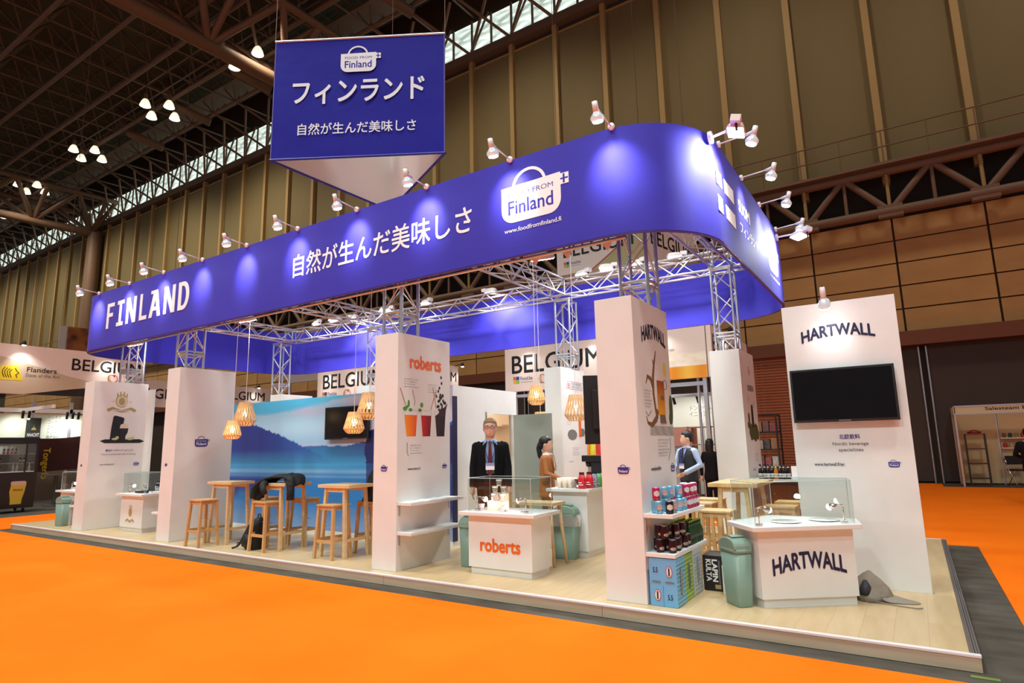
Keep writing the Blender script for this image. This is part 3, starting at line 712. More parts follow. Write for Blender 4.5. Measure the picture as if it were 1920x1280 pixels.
p = thing('display_stand', 'tall white free-standing panel behind the leftmost front column', 'panel', (-14.08, 6.46, PT))
obj('panel_board', lbox(p, -14.3, -13.15, 6.43, 6.49, PT, TOPZ), WHITE, p, bevel=0.002)
TVB, TVR = (-2.585, 5.74, 1.40), radians(212)
t = tv('black screen seen from behind and nearly edge-on beside the HARTWALL column', 0.5, 0.7, TVB, TVR)
obj('back_housing', MB().box(-0.17, 0.17, 0.0, 0.06, 0.15, 0.55), BLACKM, t, bevel=0.01); obj('mount_arm', MB().box(-0.26, -0.1, 0.05, 0.07, 0.3, 0.4), BLACKM, t)

# ============================================================ BLUE FASCIA
ZB, ZT = 3.27, 4.30
fa = thing('fascia_banner', 'long blue rounded fascia band with white FINLAND lettering running round the stand', 'banner', (-7.3, 7.35, ZB))
def rrect(x0, x1, y0, y1, r, n=12):
    P = []
    for cx, cy, a0 in ((x1-r, y1-r, 0), (x0+r, y1-r, pi/2), (x0+r, y0+r, pi), (x1-r, y0+r, 3*pi/2)):
        P += [(cx+r*cos(a0+pi/2*i/n), cy+r*sin(a0+pi/2*i/n)) for i in range(n+1)]
    return P
BX0, BX1, BY0, BY1, BR = -13.2, -1.32, 4.9, 9.8, 0.85
def band(off, z0, z1, th):
    a = rrect(BX0+off, BX1-off, BY0+off, BY1-off, BR-off); b = rrect(BX0+off+th, BX1-off-th, BY0+off+th, BY1-off-th, BR-off-th)
    n = len(a); v = []
    for pts, z in ((a, z0), (a, z1), (b, z1), (b, z0)): v += [tuple(L(fa, x, y, z)) for x, y in pts]
    fs = []
    for k in range(4):
        for i in range(n): fs.append((k*n+i, k*n+(i+1) % n, ((k+1) % 4)*n+(i+1) % n, ((k+1) % 4)*n+i))
    return MB().add(v, fs)
o = obj('blue_band', band(0, ZB, ZT, 0.03), BLUE, fa, smooth=True)
o.modifiers.new('edge', 'EDGE_SPLIT').split_angle = radians(40)
obj('bottom_rail', band(0.002, ZB-0.012, ZB, 0.03), mat('violet_edge', S(70, 40, 130), 0.5), fa)
obj('frame_tube', MB().tube([L(fa, -12.6, 4.985, ZB-0.02), L(fa, -2.0, 4.985, ZB-0.02)], 0.018, 8), ALU, fa, smooth=True)
f = lfr(fa, 'Y', 4.9, 0, 0)
# FINLAND, drawn as slab letters
def glyph(ch, x, y, w, h):
    s = w*0.26; b = h*0.15; R = []
    B = lambda a, c, d, e: R.append([(x+a*w, y+c*h), (x+d*w, y+c*h), (x+d*w, y+e*h), (x+a*w, y+e*h)])
    q = s/w; bb = 0.15
    if ch == 'F': B(0.05, 0, 0.05+q*1.1, 1); B(0.05, 1-bb, 0.95, 1); B(0.05, 0.45, 0.82, 0.45+bb)
    if ch == 'I': B(0.5-q*.6, 0, 0.5+q*.6, 1); B(0.08, 1-bb, 0.92, 1); B(0.08, 0, 0.92, bb)
    if ch == 'N':
        B(0.0, 0, q, 1); B(1-q, 0, 1, 1); R.append([(x, y+h), (x+w*q*1.2, y+h), (x+w, y), (x+w*(1-q*1.2), y)])
    if ch == 'L': B(0.1, 0, 0.1+q*1.1, 1); B(0.1, 0, 0.98, bb)
    if ch == 'A':
        R.append([(x-0.02*w, y), (x+q*w, y), (x+w*0.62, y+h), (x+w*0.34, y+h)]); R.append([(x+w*1.02, y), (x+w*(1-q), y), (x+w*0.40, y+h), (x+w*0.66, y+h)])
        B(0.2, 0.24, 0.8, 0.24+bb*0.9); B(0.08, 1-bb*.8, 0.6, 1)
    if ch == 'D':
        B(0.0, 0, q*1.1, 1); o_ = [(x+w*0.35, y+h)] + [(x+w*0.45+w*0.53*sin(a), y+h/2+h/2*cos(a)) for a in [pi*i/12 for i in range(13)]] + [(x+w*0.35, y)]
        i_ = [(x+w*0.35, y+h*bb)] + [(x+w*0.42+w*0.29*sin(a), y+h/2-(h/2-h*bb)*cos(a)) for a in [pi*i/12 for i in range(13)]] + [(x+w*0.35, y+h*(1-bb))]
        for k in range(len(o_)-1): R.append([o_[k], o_[k+1], i_[len(i_)-2-k], i_[len(i_)-1-k]])
        B(0.0, 1-bb, 0.4, 1); B(0.0, 0, 0.4, bb)
    return R
gx = -11.85
for ch, w in zip('FINLAND', (0.34, 0.33, 0.40, 0.33, 0.42, 0.40, 0.38)):
    plates('slab_letter', fa, f, glyph(ch, gx, 3.59, w*0.84, 0.455), PRINTW, 0.004)
    gx += w*1.075
text('自然が生んだ美味しさ', fa, f, -6.63, 3.64, 2.98, 0.31, PRINTW, 0.012)
basket(fa, f, -3.29, 3.62, 0.69, PRINTW, BLUE)
text('www.foodfromfinland.fi', fa, f, -3.26, 3.52, 0.66, 0.045, PRINTW, 0.012)
f = lfr(fa, 'X', BX1, 0, 0)
for a, b, z0, z1 in ((5.66, 5.85, 3.84, 3.99), (5.95, 6.32, 3.84, 3.99), (5.66, 5.83, 3.57, 3.73), (5.95, 6.32, 3.57, 3.72)):
    plate('white_square', fa, f, [(a, z0), (b, z0), (b, z1), (a, z1)], PRINTW, 0.004)
text('SUOMI', fa, f, 6.53, 3.84, 0.56, 0.14, PRINTW, 0.03)
text('フィンランド', fa, f, 6.54, 3.6, 0.9, 0.125, PRINTW, 0.02)
basket(fa, f, 8.05, 3.56, 0.66, PRINTW, BLUE)
text('www.foodfromfinland.fi', fa, f, 8.05, 3.47, 0.7, 0.045, PRINTW, 0.01)

# ============================================================ HANGING SIGN
hs = thing('hanging_sign', 'three-sided blue hanging sign with white Japanese lettering above the stand', 'sign', (-7.75, 7.3, 6.25))
A, B_, C_ = (-8.63, 5.82), (-6.05, 7.34), (-8.58, 8.62)
ZH0, ZH1 = 6.25, 8.47
def sheet(name, p, q, m_out, m_in):
    n = 16; v = []; fs = []
    p, q = Vector(p), Vector(q); d = (q-p).normalized(); nn = Vector((d.y, -d.x))
    for side, off in ((0, 0.0), (1, -0.012)):
        for j in range(n+1):
            for i in range(n+1):
                u, w = i/n, j/n
                wob = 0.008*sin(u*7+w*3)*sin(w*pi)*sin(u*pi)*2
                pt = p+(q-p)*u + nn*(wob+off); z = ZH0+(ZH1-ZH0)*w
                v.append(tuple(L(hs, pt.x, pt.y, z)))
    N = (n+1)**2
    mb = MB()
    f1 = [(j*(n+1)+i, j*(n+1)+i+1, (j+1)*(n+1)+i+1, (j+1)*(n+1)+i) for j in range(n) for i in range(n)]
    mb.add(v, f1, 0)
    mb.f += [tuple(N+k for k in fc[::-1]) for fc in f1]; mb.m += [1]*len(f1)
    return obj(name, mb, [m_out, m_in], hs, smooth=True)
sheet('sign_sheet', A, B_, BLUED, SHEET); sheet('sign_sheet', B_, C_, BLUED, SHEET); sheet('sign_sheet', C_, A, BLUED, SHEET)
for z in (ZH0, ZH1):
    for a, b in ((A, B_), (B_, C_), (C_, A)): rod('sign_rail', hs, (*a, z), (*b, z), 0.022, mat('blue_rail', S(40, 36, 150), 0.4) if z == ZH0 else ALU, 8)
for a in (A, B_, C_): rod('sign_wire', hs, (*a, ZH1), (*a, 22.8), 0.008, DARKST, 4)
rod('sign_post', hs, (*C_, ZH0), (*C_, ZH1), 0.02, ALU, 6)
d = (Vector(B_)-Vector(A)).normalized(); nn = Vector((d.y, -d.x))
f = Fr(L(hs, A[0]+nn.x*0.018, A[1]+nn.y*0.018, ZH0), (d.x, d.y, 0), (0, 0, 1))
text('フィンランド', hs, f, 0.36, 0.99, 2.32, 0.43, mat('sign_white_print', S(226, 224, 232), 0.6), 0.022)
text('自然が生んだ美味しさ', hs, f, 0.47, 0.42, 2.05, 0.21, MT['sign_white_print'], 0.012)
basket(hs, f, 1.18, 1.56, 0.62, MT['sign_white_print'], BLUED)

# ============================================================ LATTICE TOWERS AND BEAMS
def ladder(parent, base, along, ln, s, up=Vector((0, 0, 1)), step=0.30, rc=0.02, rb=0.0095):
    """square lattice truss starting at centre `base` running `along`"""
    base = Vector(base); along = Vector(along).normalized()
    a = along.orthogonal().normalized() if abs(along.z) > 0.9 else along.cross(Vector((0, 0, 1))).normalized()
    if abs(along.z) > 0.9: a = Vector((1, 0, 0))
    b = along.cross(a).normalized(); h = s/2
    cs_ = [base+a*h*i+b*h*j for i, j in ((-1, -1), (1, -1), (1, 1), (-1, 1))]
    for c0 in cs_: rod('chord', parent, c0, c0+along*ln, rc, ALU, 8)
    n = max(1, int(round(ln/step)))
    for k in range(4):
        p, q = cs_[k], cs_[(k+1) % 4]
        for i in range(n):
            t0, t1 = ln*i/n, ln*(i+1)/n
            if (i+k) % 2: p0, p1 = p+along*t0, q+along*t1
            else: p0, p1 = q+along*t0, p+along*t1
            rod('brace', parent, p0, p1, rb, ALU, 5)
    for t0 in (0.0, ln):
        for k in range(4): rod('end_frame', parent, cs_[k]+along*t0, cs_[(k+1) % 4]+along*t0, rc*0.8, ALU, 6)
TW = [(-2.15, 5.65, 'tower on the HARTWALL column'), (-4.97, 5.2, 'tower on the roberts column'), (-9.55, 5.2, 'tower on the plain white column'), (-12.39, 5.65, 'tower on the leftmost front column'),
      (-2.17, 9.2, 'tower on the rear moss picture column'), (-5.03, 9.5, 'tower on the rear stone picture column'), (-9.6, 9.3, 'tower behind the roberts column'), (-12.75, 9.2, 'tower behind the lake mural, left side')]
for x, y, lab in TW:
    t = thing('truss_tower', 'square silver lattice '+lab, 'truss', (x, y, TOPZ))
    ladder(t, (x, y, TOPZ), (0, 0, 1), 1.24, 0.28)
    for k in (0.22, 0.27):
        for a, b in (((-.14, -.14), (.14, -.14)), ((.14, -.14), (.14, .14)), ((.14, .14), (-.14, .14)), ((-.14, .14), (-.14, -.14))):
            rod('joint_bar', t, (x+a[0], y+a[1], TOPZ+k), (x+b[0], y+b[1], TOPZ+k), 0.014, ALU, 6)
    ladder_top = obj('corner_block', MB().box(-0.16, 0.16, -0.16, -0.13, 1.24, 1.28), ALU, t)
for y, lab in ((9.32, 'long silver lattice beam in front of the rear blue band'), (5.18, 'long silver lattice beam behind the front blue band')):
    t = thing('truss_beam', lab, 'truss', (-12.6, y, 4.13))
    ladder(t, (-12.6, y, 4.13), (1, 0, 0), 10.7, 0.28, step=0.33)
for x, lab in ((-2.15, 'silver lattice cross beam at the right end of the stand'), (-5.0, 'silver lattice cross beam above the roberts column'), (-9.4, 'silver lattice cross beam above the plain white column'), (-12.45, 'silver lattice cross beam at the left end of the stand')):
    t = thing('truss_beam', lab, 'truss', (x, 5.35, 4.13))
    ladder(t, (x, 5.35, 4.13), (0, 1, 0), 3.8, 0.28, step=0.33)

# ============================================================ ARM SPOTLIGHTS
def arm_lamp(label, loc, rotz, group, lit=True):
    """mount at local origin on the band's top edge, arm pointing along local -Y"""
    t = thing('arm_spotlight', label, 'spotlight', loc, rotz, group)
    obj('clamp_disc', MB().tube([(0, 0.01, 0), (0, -0.025, 0)], 0.042, 14), WPLAST, t, smooth=True)
    obj('arm', MB().tube([(0, 0, 0), (0, -0.40, 0.03)], 0.0095, 8), WPLAST, t, smooth=True)
    obj('knuckle', MB().tube([(0, -0.33, 0.02), (0, -0.44, 0.045)], 0.02, 8), WPLAST, t, smooth=True)
    obj('socket', MB().tube([(0, -0.46, 0.10), (0, -0.425, -0.01)], [0.032, 0.036], 12), WPLAST, t, smooth=True)
    obj('cable', MB().tube([(0, -0.46, 0.10), (0, -0.43, 0.13), (0, -0.40, 0.09), (0, -0.36, 0.03)], 0.004, 5), BLACKM, t)
    lamp = MB().lathe([(0.03, 0.0), (0.045, -0.02), (0.078, -0.06), (0.08, -0.085), (0.062, -0.115)], 16)
    M = Matrix.Translation((0, -0.425, -0.005)) @ Matrix.Rotation(radians(18), 4, 'X'); lamp.xf(M)
    obj('reflector', lamp, mat('lamp_glass', S(210, 212, 215), 0.18, 0.6, emit=((0.9, 0.95, 1.0), 0.35)), t, smooth=True)
    bl = MB().lathe([(0.064, -0.112), (0.056, -0.125), (0.03, -0.132)], 16); bl.xf(M)
    obj('lit_face', bl, BULB, t, smooth=True)
    return t
def arm_light(o, power):
    l = bpy.data.lights.new('spot', 'SPOT'); l.energy = power; l.spot_size = radians(78); l.spot_blend = 0.9; l.shadow_soft_size = 0.05; l.color = (0.93, 0.95, 1.0)
    lo = bpy.data.objects.new('spot_beam', l); COL.objects.link(lo); lo.parent = o; lo.location = (0, -0.38, -0.155)
    lo.rotation_euler = (Vector((0, 0.0, -0.42))-Vector((0, -0.38, -0.15))).to_track_quat('-Z', 'Y').to_euler()
for i in range(10):
    x = -12.2+1.129*i
    o = arm_lamp(ORD[i].capitalize()+' white arm spotlight from the left on the front edge of the blue fascia', (x, 4.89, 4.30), 0, 'arm spotlights on the fascia')
    o['label'] = o['label'].lower()
    o.scale = (0.78, 0.78, 0.78); arm_light(o, 42)
for i, y in enumerate((5.80, 6.74, 7.68, 8.76)):
    o = arm_lamp(ORD[i]+' white arm spotlight from the front along the right end of the blue fascia', (-1.31, y, 4.29), radians(90), 'arm spotlights on the fascia')
    o.scale = (0.78, 0.78, 0.78); arm_light(o, 42)
o = arm_lamp('single white spotlight clamped on top of the HARTWALL panel', (-0.57, 6.42, 2.70), 0, None)
o.scale = (0.7, 0.6, 0.9); arm_light(o, 5)
def flood(label, loc, aim, group=None, power=60, arm=True, size=1.0):
    t = thing('floodlight', label, 'floodlight', loc, 0, group)
    d = Vector(aim)-Vector(loc); 
    hd = MB()
    hd.loft([(0, 0, 0, 0.105, 0.075), (0, 0, -0.012, 0.11, 0.08)], 16, 5)
    q = Vector((d.x*0.35/max(d.length, .1), d.y*0.35/max(d.length, .1), -1)).to_track_quat('-Z', 'Y').to_matrix().to_4x4()
    shell = MB().loft([(0, 0, 0.075, 0.05, 0.035), (0, 0, 0.06, 0.10, 0.06), (0, 0, 0.02, 0.125, 0.08), (0, 0, 0.0, 0.125, 0.085)], 20, 3.4).xf(q)
    obj('flood_housing', shell, WPLAST, t, smooth=True)
    obj('lit_window', MB().box(-0.10, 0.10, -0.07, 0.07, -0.006, 0.0).xf(q), BULB, t)
    obj('gear_box', MB().box(-0.19, -0.09, -0.045, 0.045, 0.02, 0.085).xf(q), WPLAST, t, bevel=0.004)
    obj('bracket', MB().tube([q @ Vector((-0.14, 0, 0.05)), q @ Vector((-0.14, 0, 0.05))-Vector((0, 0, 0.1))], 0.012, 6), BLACKM, t)
    l = light('flood_beam', 'SPOT', Vector(loc)+d.normalized()*0.03, power, (0.90, 0.97, 1.0), aim, 0.07, 130, 0.7, parent=t)
    return t
o = flood('big white floodlight at the rounded front corner of the fascia', (-1.08, 5.52, 4.22), (-1.5, 5.45, 3.85), power=130)
obj('arm', MB().tube([(0, 0, 0.05), (-0.22, 0.0, 0.02)], 0.012, 6), WPLAST, o)
obj('clamp_disc', MB().tube([(-0.215, 0.0, 0.02), (-0.245, 0.0, 0.02)], 0.06, 14), WPLAST, o)
o = flood('bright white floodlight at the rear of the right end of the fascia', (-1.02, 8.75, 4.12), (-1.34, 8.4, 3.8), power=130)
obj('arm', MB().tube([(0, 0, 0.05), (-0.28, 0.05, 0.06)], 0.012, 6), WPLAST, o)
obj('clamp_disc', MB().tube([(-0.275, 0.05, 0.06), (-0.305, 0.05, 0.06)], 0.05, 14), WPLAST, o)
FL = [(-11.5, 9.25, 4.312), (-10.9, 9.25, 4.312), (-10.3, 9.3, 4.312), (-9.2, 9.2, 4.312), (-8.1, 9.25, 4.312), (-6.5, 9.3, 4.312), (-4.55, 9.3, 4.312), (-4.05, 9.2, 4.312), (-3.55, 9.3, 4.312), (-2.9, 9.3, 4.312)]
for i, q in enumerate(FL):
    flood(ORD[i]+' white floodlight from the left on the rear lattice beam', (q[0], q[1]-0.05, q[2]), (q[0]+(0.5 if i % 2 else -0.4), q[1]-1.6+0.2, 0.1) if i not in (2, 5) else (q[0], q[1]+0.9, 3.0), 'floodlights on the rear beam', 230)
o = flood('white floodlight hanging behind the front fascia above the counter', (-3.0, 5.2, 3.28), (-3.9, 9.7, 3.6), power=160)
rod('drop_bar', o, (-3.0, 5.2, 3.38), (-3.0, 5.2, 4.0), 0.012, ALU)
for i, x in enumerate((-11.6, -8.2)):
    o = flood(('small lit floodlight below the fascia near the HARTWALL side' if i == 2 else ['small lit floodlight behind the fascia at the far left', 'small lit floodlight behind the fascia left of the pendant wires'][i]), (x, 5.3, 3.33), (x-0.8, 9.7, 3.6), power=160)
    rod('drop_bar', o, (x, 5.3, 3.43), (x, 5.3, 4.0), 0.012, ALU)
# clips on the front beam
for i, x in enumerate((-2.98, -2.62, -2.2)):
    tag(obj('hanging_clip', MB().prism([(-0.06, 0), (0.06, 0), (0, -0.09)], 0, 0.004).xf(Matrix.Translation((x, 5.03, 3.26)) @ Matrix.Rotation(radians(90), 4, 'X')), WPLAST),
        ['leftmost', 'middle', 'rightmost'][i]+' of three small white clips under the fascia left of the HARTWALL tower', 'clip', 'clips under the fascia')

# ============================================================ PENDANT LAMPS
slat_m = mat('veneer_slat', S(236, 196, 140), 0.5)
def pendant(label, x, y, zc, R, H, group='wooden pendant lamps', ctop=None):
    t = thing('pendant_lamp', label, 'lamp', (x, y, zc), 0, group)
    mb = MB(); n = 20
    prof = [(0.56, 0.5), (0.68, 0.3), (0.82, 0.05), (0.97, -0.2), (1.0, -0.28), (0.8, -0.42), (0.58, -0.5)]
    for sgn in (1, -1):
        for k in range(n):
            a0 = 2*pi*k/n; vs = []; tw = sgn*2*pi/n*1.5
            for j, (r, z) in enumerate(prof):
                u = (0.5-z)
                for da in (-0.056, 0.056):
                    a = a0+tw*u+da
                    vs.append((R*r*cos(a), R*r*sin(a), H*z))
            mb.add(vs, [(2*j, 2*j+1, 2*j+3, 2*j+2) for j in range(len(prof)-1)])
    o = obj('lamp_shade', mb, slat_m, t); o.modifiers.new('thick', 'SOLIDIFY').thickness = 0.004
    for j in (0, 4, 6):
        r, z = prof[j]; obj('shade_ring', MB().tube([(R*r*cos(a), R*r*sin(a), H*z) for a in [2*pi*i/24 for i in range(25)]], 0.004, 5), slat_m, t)
    obj('bulb', MB().ball((0, 0, H*0.02), 0.032, 0.032, 0.045), BULBW, t, smooth=True)
    rod('cord', t, (0, 0, H*0.05), (0, 0, (ctop or 4.25)-zc), 0.004, WPLAST, 5, world=False)
    light('lamp_glow', 'POINT', (x, y, zc-0.0), 3.0, (1.0, 0.66, 0.32), None, 0.03, parent=t)
    return t
pendant('smaller slatted wooden pendant lamp in front of the plain white column', -8.09, 5.08, 1.70, 0.119, 0.252)
pendant('larger slatted wooden pendant lamp above the left bar table', -8.56, 5.57, 1.96, 0.16, 0.355)
pendant('smaller slatted wooden pendant lamp in front of the mural screen', -5.78, 5.24, 1.72, 0.124, 0.258)
pendant('larger slatted wooden pendant lamp beside the roberts column', -6.13, 5.82, 1.97, 0.162, 0.36)
pendant('smaller slatted wooden pendant lamp in front of the white BELGIUM fascia', -4.48, 7.47, 2.11, 0.127, 0.275)
pendant('larger slatted wooden pendant lamp in front of the stone picture column', -3.98, 7.72, 1.91, 0.162, 0.36)
pendant('wooden pendant lamp mostly hidden behind the grey green door', -5.0, 8.45, 1.75, 0.15, 0.34)
for x, y, lb_ in ((-4.48, 7.47, 'the smaller right-hand pendant'), (-3.98, 7.72, 'the larger right-hand pendant'), (-5.0, 8.45, 'the pendant behind the door'),
                  (-8.09, 5.08, 'the smaller left-hand pendant'), (-8.56, 5.57, 'the larger left-hand pendant'), (-5.78, 5.24, 'the smaller pendant before the mural screen'), (-6.13, 5.82, 'the larger pendant beside the roberts column')):
    tag(rod('lamp_rail', None, (x, 4.94, 4.262), (x, y+0.03, 4.262), 0.008, WPLAST, 6), 'thin rail holding the cord of '+lb_, 'rail')


# ============================================================ COUNTERS AND SHOWCASES
def inset(pts, d):
    """offset every edge of a counter-clockwise outline inwards by d"""
    n = len(pts); out = []
    a = sum(pts[i][0]*pts[(i+1) % n][1]-pts[(i+1) % n][0]*pts[i][1] for i in range(n))
    P_ = [Vector(p) for p in (pts if a > 0 else pts[::-1])]
    for i in range(n):
        p, q, r_ = P_[i-1], P_[i], P_[(i+1) % n]
        e1 = (q-p).normalized(); e2 = (r_-q).normalized(); n1_ = Vector((-e1.y, e1.x)); n2_ = Vector((-e2.y, e2.x))
        k = d/(1+n1_.dot(n2_)); out.append(tuple(q+(n1_+n2_)*k))
    return out if a > 0 else out[::-1]
def counter(label, top, z=0.727, case=None, d=0.06, plinth=True):
    c = Vector((sum(p[0] for p in top)/len(top), sum(p[1] for p in top)/len(top)))
    t = thing('display_counter', label, 'counter', (c.x, c.y, PT))
    tp = [(p[0]-c.x, p[1]-c.y) for p in top]
    obj('counter_top', MB().prism(tp, z-0.035-PT, z-PT), WHITE, t, bevel=0.003)
    obj('counter_body', MB().prism(inset(tp, d), 0.07, z-0.035-PT), WHITE, t)
    obj('plinth', MB().prism(inset(tp, d+0.02), 0.001, 0.07), WHITE, t)
    return t
def showcase(label, base, z0, z1):
    """open clear box standing on a counter, each side a pane"""
    c = Vector((sum(p[0] for p in base)/len(base), sum(p[1] for p in base)/len(base)))
    t = thing('glass_showcase', label, 'showcase', (c.x, c.y, z0+0.001))
    n = len(base)
    for i in range(n):
        a = Vector(base[i])-c; b = Vector(base[(i+1) % n])-c; dd = (b-a).normalized(); nn = Vector((dd.y, -dd.x))*0.004
        obj('glass_pane', MB().prism([tuple(a), tuple(b), tuple(b-nn), tuple(a-nn)], 0, z1-z0), GLASS, t)
        rod('glass_edge', t, (a.x, a.y, 0), (a.x, a.y, z1-z0), 0.003, mat('acrylic_edge', S(205, 215, 212), 0.2), 4, world=False)
        rod('glass_edge', t, (a.x, a.y, z1-z0), (b.x, b.y, z1-z0), 0.003, MT['acrylic_edge'], 4, world=False)
    obj('glass_lid', MB().prism([tuple(Vector(p)-c) for p in base], z1-z0-0.003, z1-z0), GLASS, t)
    return t
def clip_lamp(label, x, y, z, aim, group):
    t = thing('clip_lamp', label, 'lamp', (x, y, z+0.001), 0, group)
    obj('clamp', MB().box(-0.025, 0.025, -0.015, 0.015, 0, 0.02), STEEL, t, bevel=0.003)
    d = Vector((aim[0], aim[1], 0)).normalized()
    obj('stem', MB().tube([(0, 0, 0.02), (0, 0, 0.14)], 0.005, 8), STEEL, t, smooth=True)
    obj('neck', MB().tube([(0, 0, 0.14), (d.x*0.05, d.y*0.05, 0.145)], 0.006, 8), STEEL, t, smooth=True)
    h = Vector((0, 0, 0.14))+d*0.05; e = h+d*0.045+Vector((0, 0, -0.02))
    obj('lamp_head', MB().tube([h, e], [0.012, 0.03], 12), STEEL, t, smooth=True)
    obj('lit_face', MB().ball(tuple(e+d*0.004), 0.026), BULB, t, smooth=True)
    light('lamp_glow', 'SPOT', Vector((x, y, z))+e+d*0.035, 4, (1, 0.97, 0.92), Vector((x, y, z))+d*0.35, 0.02, 110, 0.5, parent=t)
    return t
# roberts counter
rt = [(-4.13, 5.22), (-3.2, 5.22), (-3.2, 5.76), (-4.13, 5.76)]
t = counter('white counter with orange roberts name under a glass case', rt, d=0.075)
text('roberts', t, Fr(L(t, -4.055, 5.295, 0), (1, 0, 0), (0, 0, 1)), 0.155, 0.335, 0.5, 0.13, ORANGEP, 0.03, off=0.001)
for z in (0.27, 0.55): obj('hinge', MB().box(0.388, 0.396, 0.17, 0.18, z-0.02, z+0.02), STEEL, t)
obj('cable_grommet', MB().lathe([(0.04, 0), (0.04, 0.002)], 16, (0.22, -0.05, 0.628)), BLACKM, t)
showcase('clear glass case with yogurt cups on the roberts counter', [(-4.06, 5.29), (-3.27, 5.29), (-3.27, 5.7), (-4.06, 5.7)], 0.727, 1.07)
clip_lamp('lit clip lamp at the left front of the roberts glass case', -3.99, 5.36, 0.727, (1, 0.2), 'clip lamps in the roberts case')
clip_lamp('lit clip lamp at the right front of the roberts glass case', -3.36, 5.34, 0.727, (-1, 0.2), 'clip lamps in the roberts case')
tag(obj('riser_block', MB().box(-3.885, -3.675, 5.40, 5.50, 0.728, 0.83), mat('cream_block', S(240, 216, 186), 0.6), bevel=0.004), 'cream block carrying yogurt cups inside the roberts glass case', 'block')
tag(obj('riser_block', MB().box(-3.925, -3.835, 5.53, 5.60, 0.728, 0.90), MT['cream_block'], bevel=0.004), 'taller narrow cream block at the back left of the roberts glass case', 'block')
def yogurt(x, y, z, label, m2, lying=0):
    t = thing('yogurt_cup', label, 'cup', (x, y, z+0.001))
    a = MB().lathe([(0.024, 0), (0.032, 0.062), (0.034, 0.064), (0.034, 0.068)], 14)
    l = MB().lathe([(0.0262, 0.012), (0.0318, 0.05)], 14); k = MB().lathe([(0.033, 0.068), (0.033, 0.07)], 14)
    if lying:
        M = Matrix.Translation((0, 0, 0.033)) @ Matrix.Rotation(radians(95), 4, 'X') @ Matrix.Rotation(lying, 4, 'Y')
        for q in (a, l, k): q.xf(M)
    obj('cup_body', a, PRINTW, t, smooth=True); obj('cup_print', l, m2, t, smooth=True); obj('foil_lid', k, mat('foil', S(215, 215, 215), 0.3, 0.6), t)
cb = mat('cup_print_grey', S(200, 205, 190), 0.5, noise=((90, 90, 90), S(60, 70, 60))); co = mat('cup_print_orange', S(236, 236, 230), 0.5, noise=((70, 70, 70), S(235, 90, 40)))
cr_ = mat('cup_print_pink', S(240, 236, 236), 0.5, noise=((70, 70, 70), S(200, 40, 90)))
yogurt(-3.895, 5.565, 0.901, 'grey printed yogurt cup, left of two in the stack', cb); yogurt(-3.825, 5.45, 0.833, 'grey printed yogurt cup, lower middle of the stack', cb)
tag(obj('riser_block', MB().box(-3.820, -3.735, 5.53, 5.60, 0.728, 0.90), MT['cream_block'], bevel=0.004), 'narrow cream block at the back centre of the roberts glass case', 'block')
yogurt(-3.785, 5.565, 0.901, 'grey printed yogurt cup, right of two in the stack', cb); yogurt(-3.842, 5.565, 0.973, 'grey printed yogurt cup topping the stack in the roberts case', cb)
yogurt(-3.725, 5.45, 0.833, 'orange printed yogurt cup on the cream block', co); yogurt(-3.795, 5.43, 0.833, 'orange printed yogurt cup lying on the cream block', co, 0.6)
yogurt(-3.945, 5.38, 0.729, 'pink printed yogurt cup left of the cream block', cr_); yogurt(-3.625, 5.36, 0.729, 'orange printed yogurt cup right of the cream block', co)
yogurt(-3.685, 5.34, 0.729, 'white yogurt cup lying in front of the cream block', cb, 0.9)
# HARTWALL corner counter
ht = [(-1.44, 5.53), (-1.15, 5.18), (-0.43, 5.73), (-0.50, 6.12), (-1.2, 6.12)]
t = counter('white angled counter with arched HARTWALL name under a glass case', ht, d=0.07)
HT = t
bb = inset([(p[0], p[1]) for p in ht], 0.07)
p0, p1 = Vector(bb[1]), Vector(bb[2]); d = (p1-p0).normalized(); nn = Vector((d.y, -d.x)); wl = (p1-p0).length
f = Fr(L(t, p0.x, p0.y, 0), (d.x, d.y, 0), (0, 0, 1))
text('HARTWALL', t, f, wl*0.13, 0.345, wl*0.78, 0.125, NAVY, 0.035, arc_warp(0.42), off=0.001)
cs2 = inset(ht, 0.05)
showcase('empty clear glass case on the HARTWALL counter', cs2, 0.727, 1.07)
clip_lamp('lit clip lamp at the left front of the HARTWALL glass case', -1.12, 5.29, 0.727, (0.7, 0.9), 'clip lamps in the HARTWALL case')
clip_lamp('lit clip lamp at the right end of the HARTWALL glass case', -0.56, 5.78, 0.727, (-1, 0.1), 'clip lamps in the HARTWALL case')
for i, (x, y) in enumerate(((-0.98, 5.62), (-0.72, 5.86))):
    tag(obj('glass_plate', MB().lathe([(0.03, 0), (0.08, 0.002), (0.12, 0.008), (0.118, 0.011), (0.02, 0.004)], 24, (x, y, 0.728)), mat('clear_plate', S(225, 232, 232), 0.1), smooth=True), ['left', 'right'][i]+' of two round glass plates in the HARTWALL case', 'plate', 'plates in the HARTWALL case')
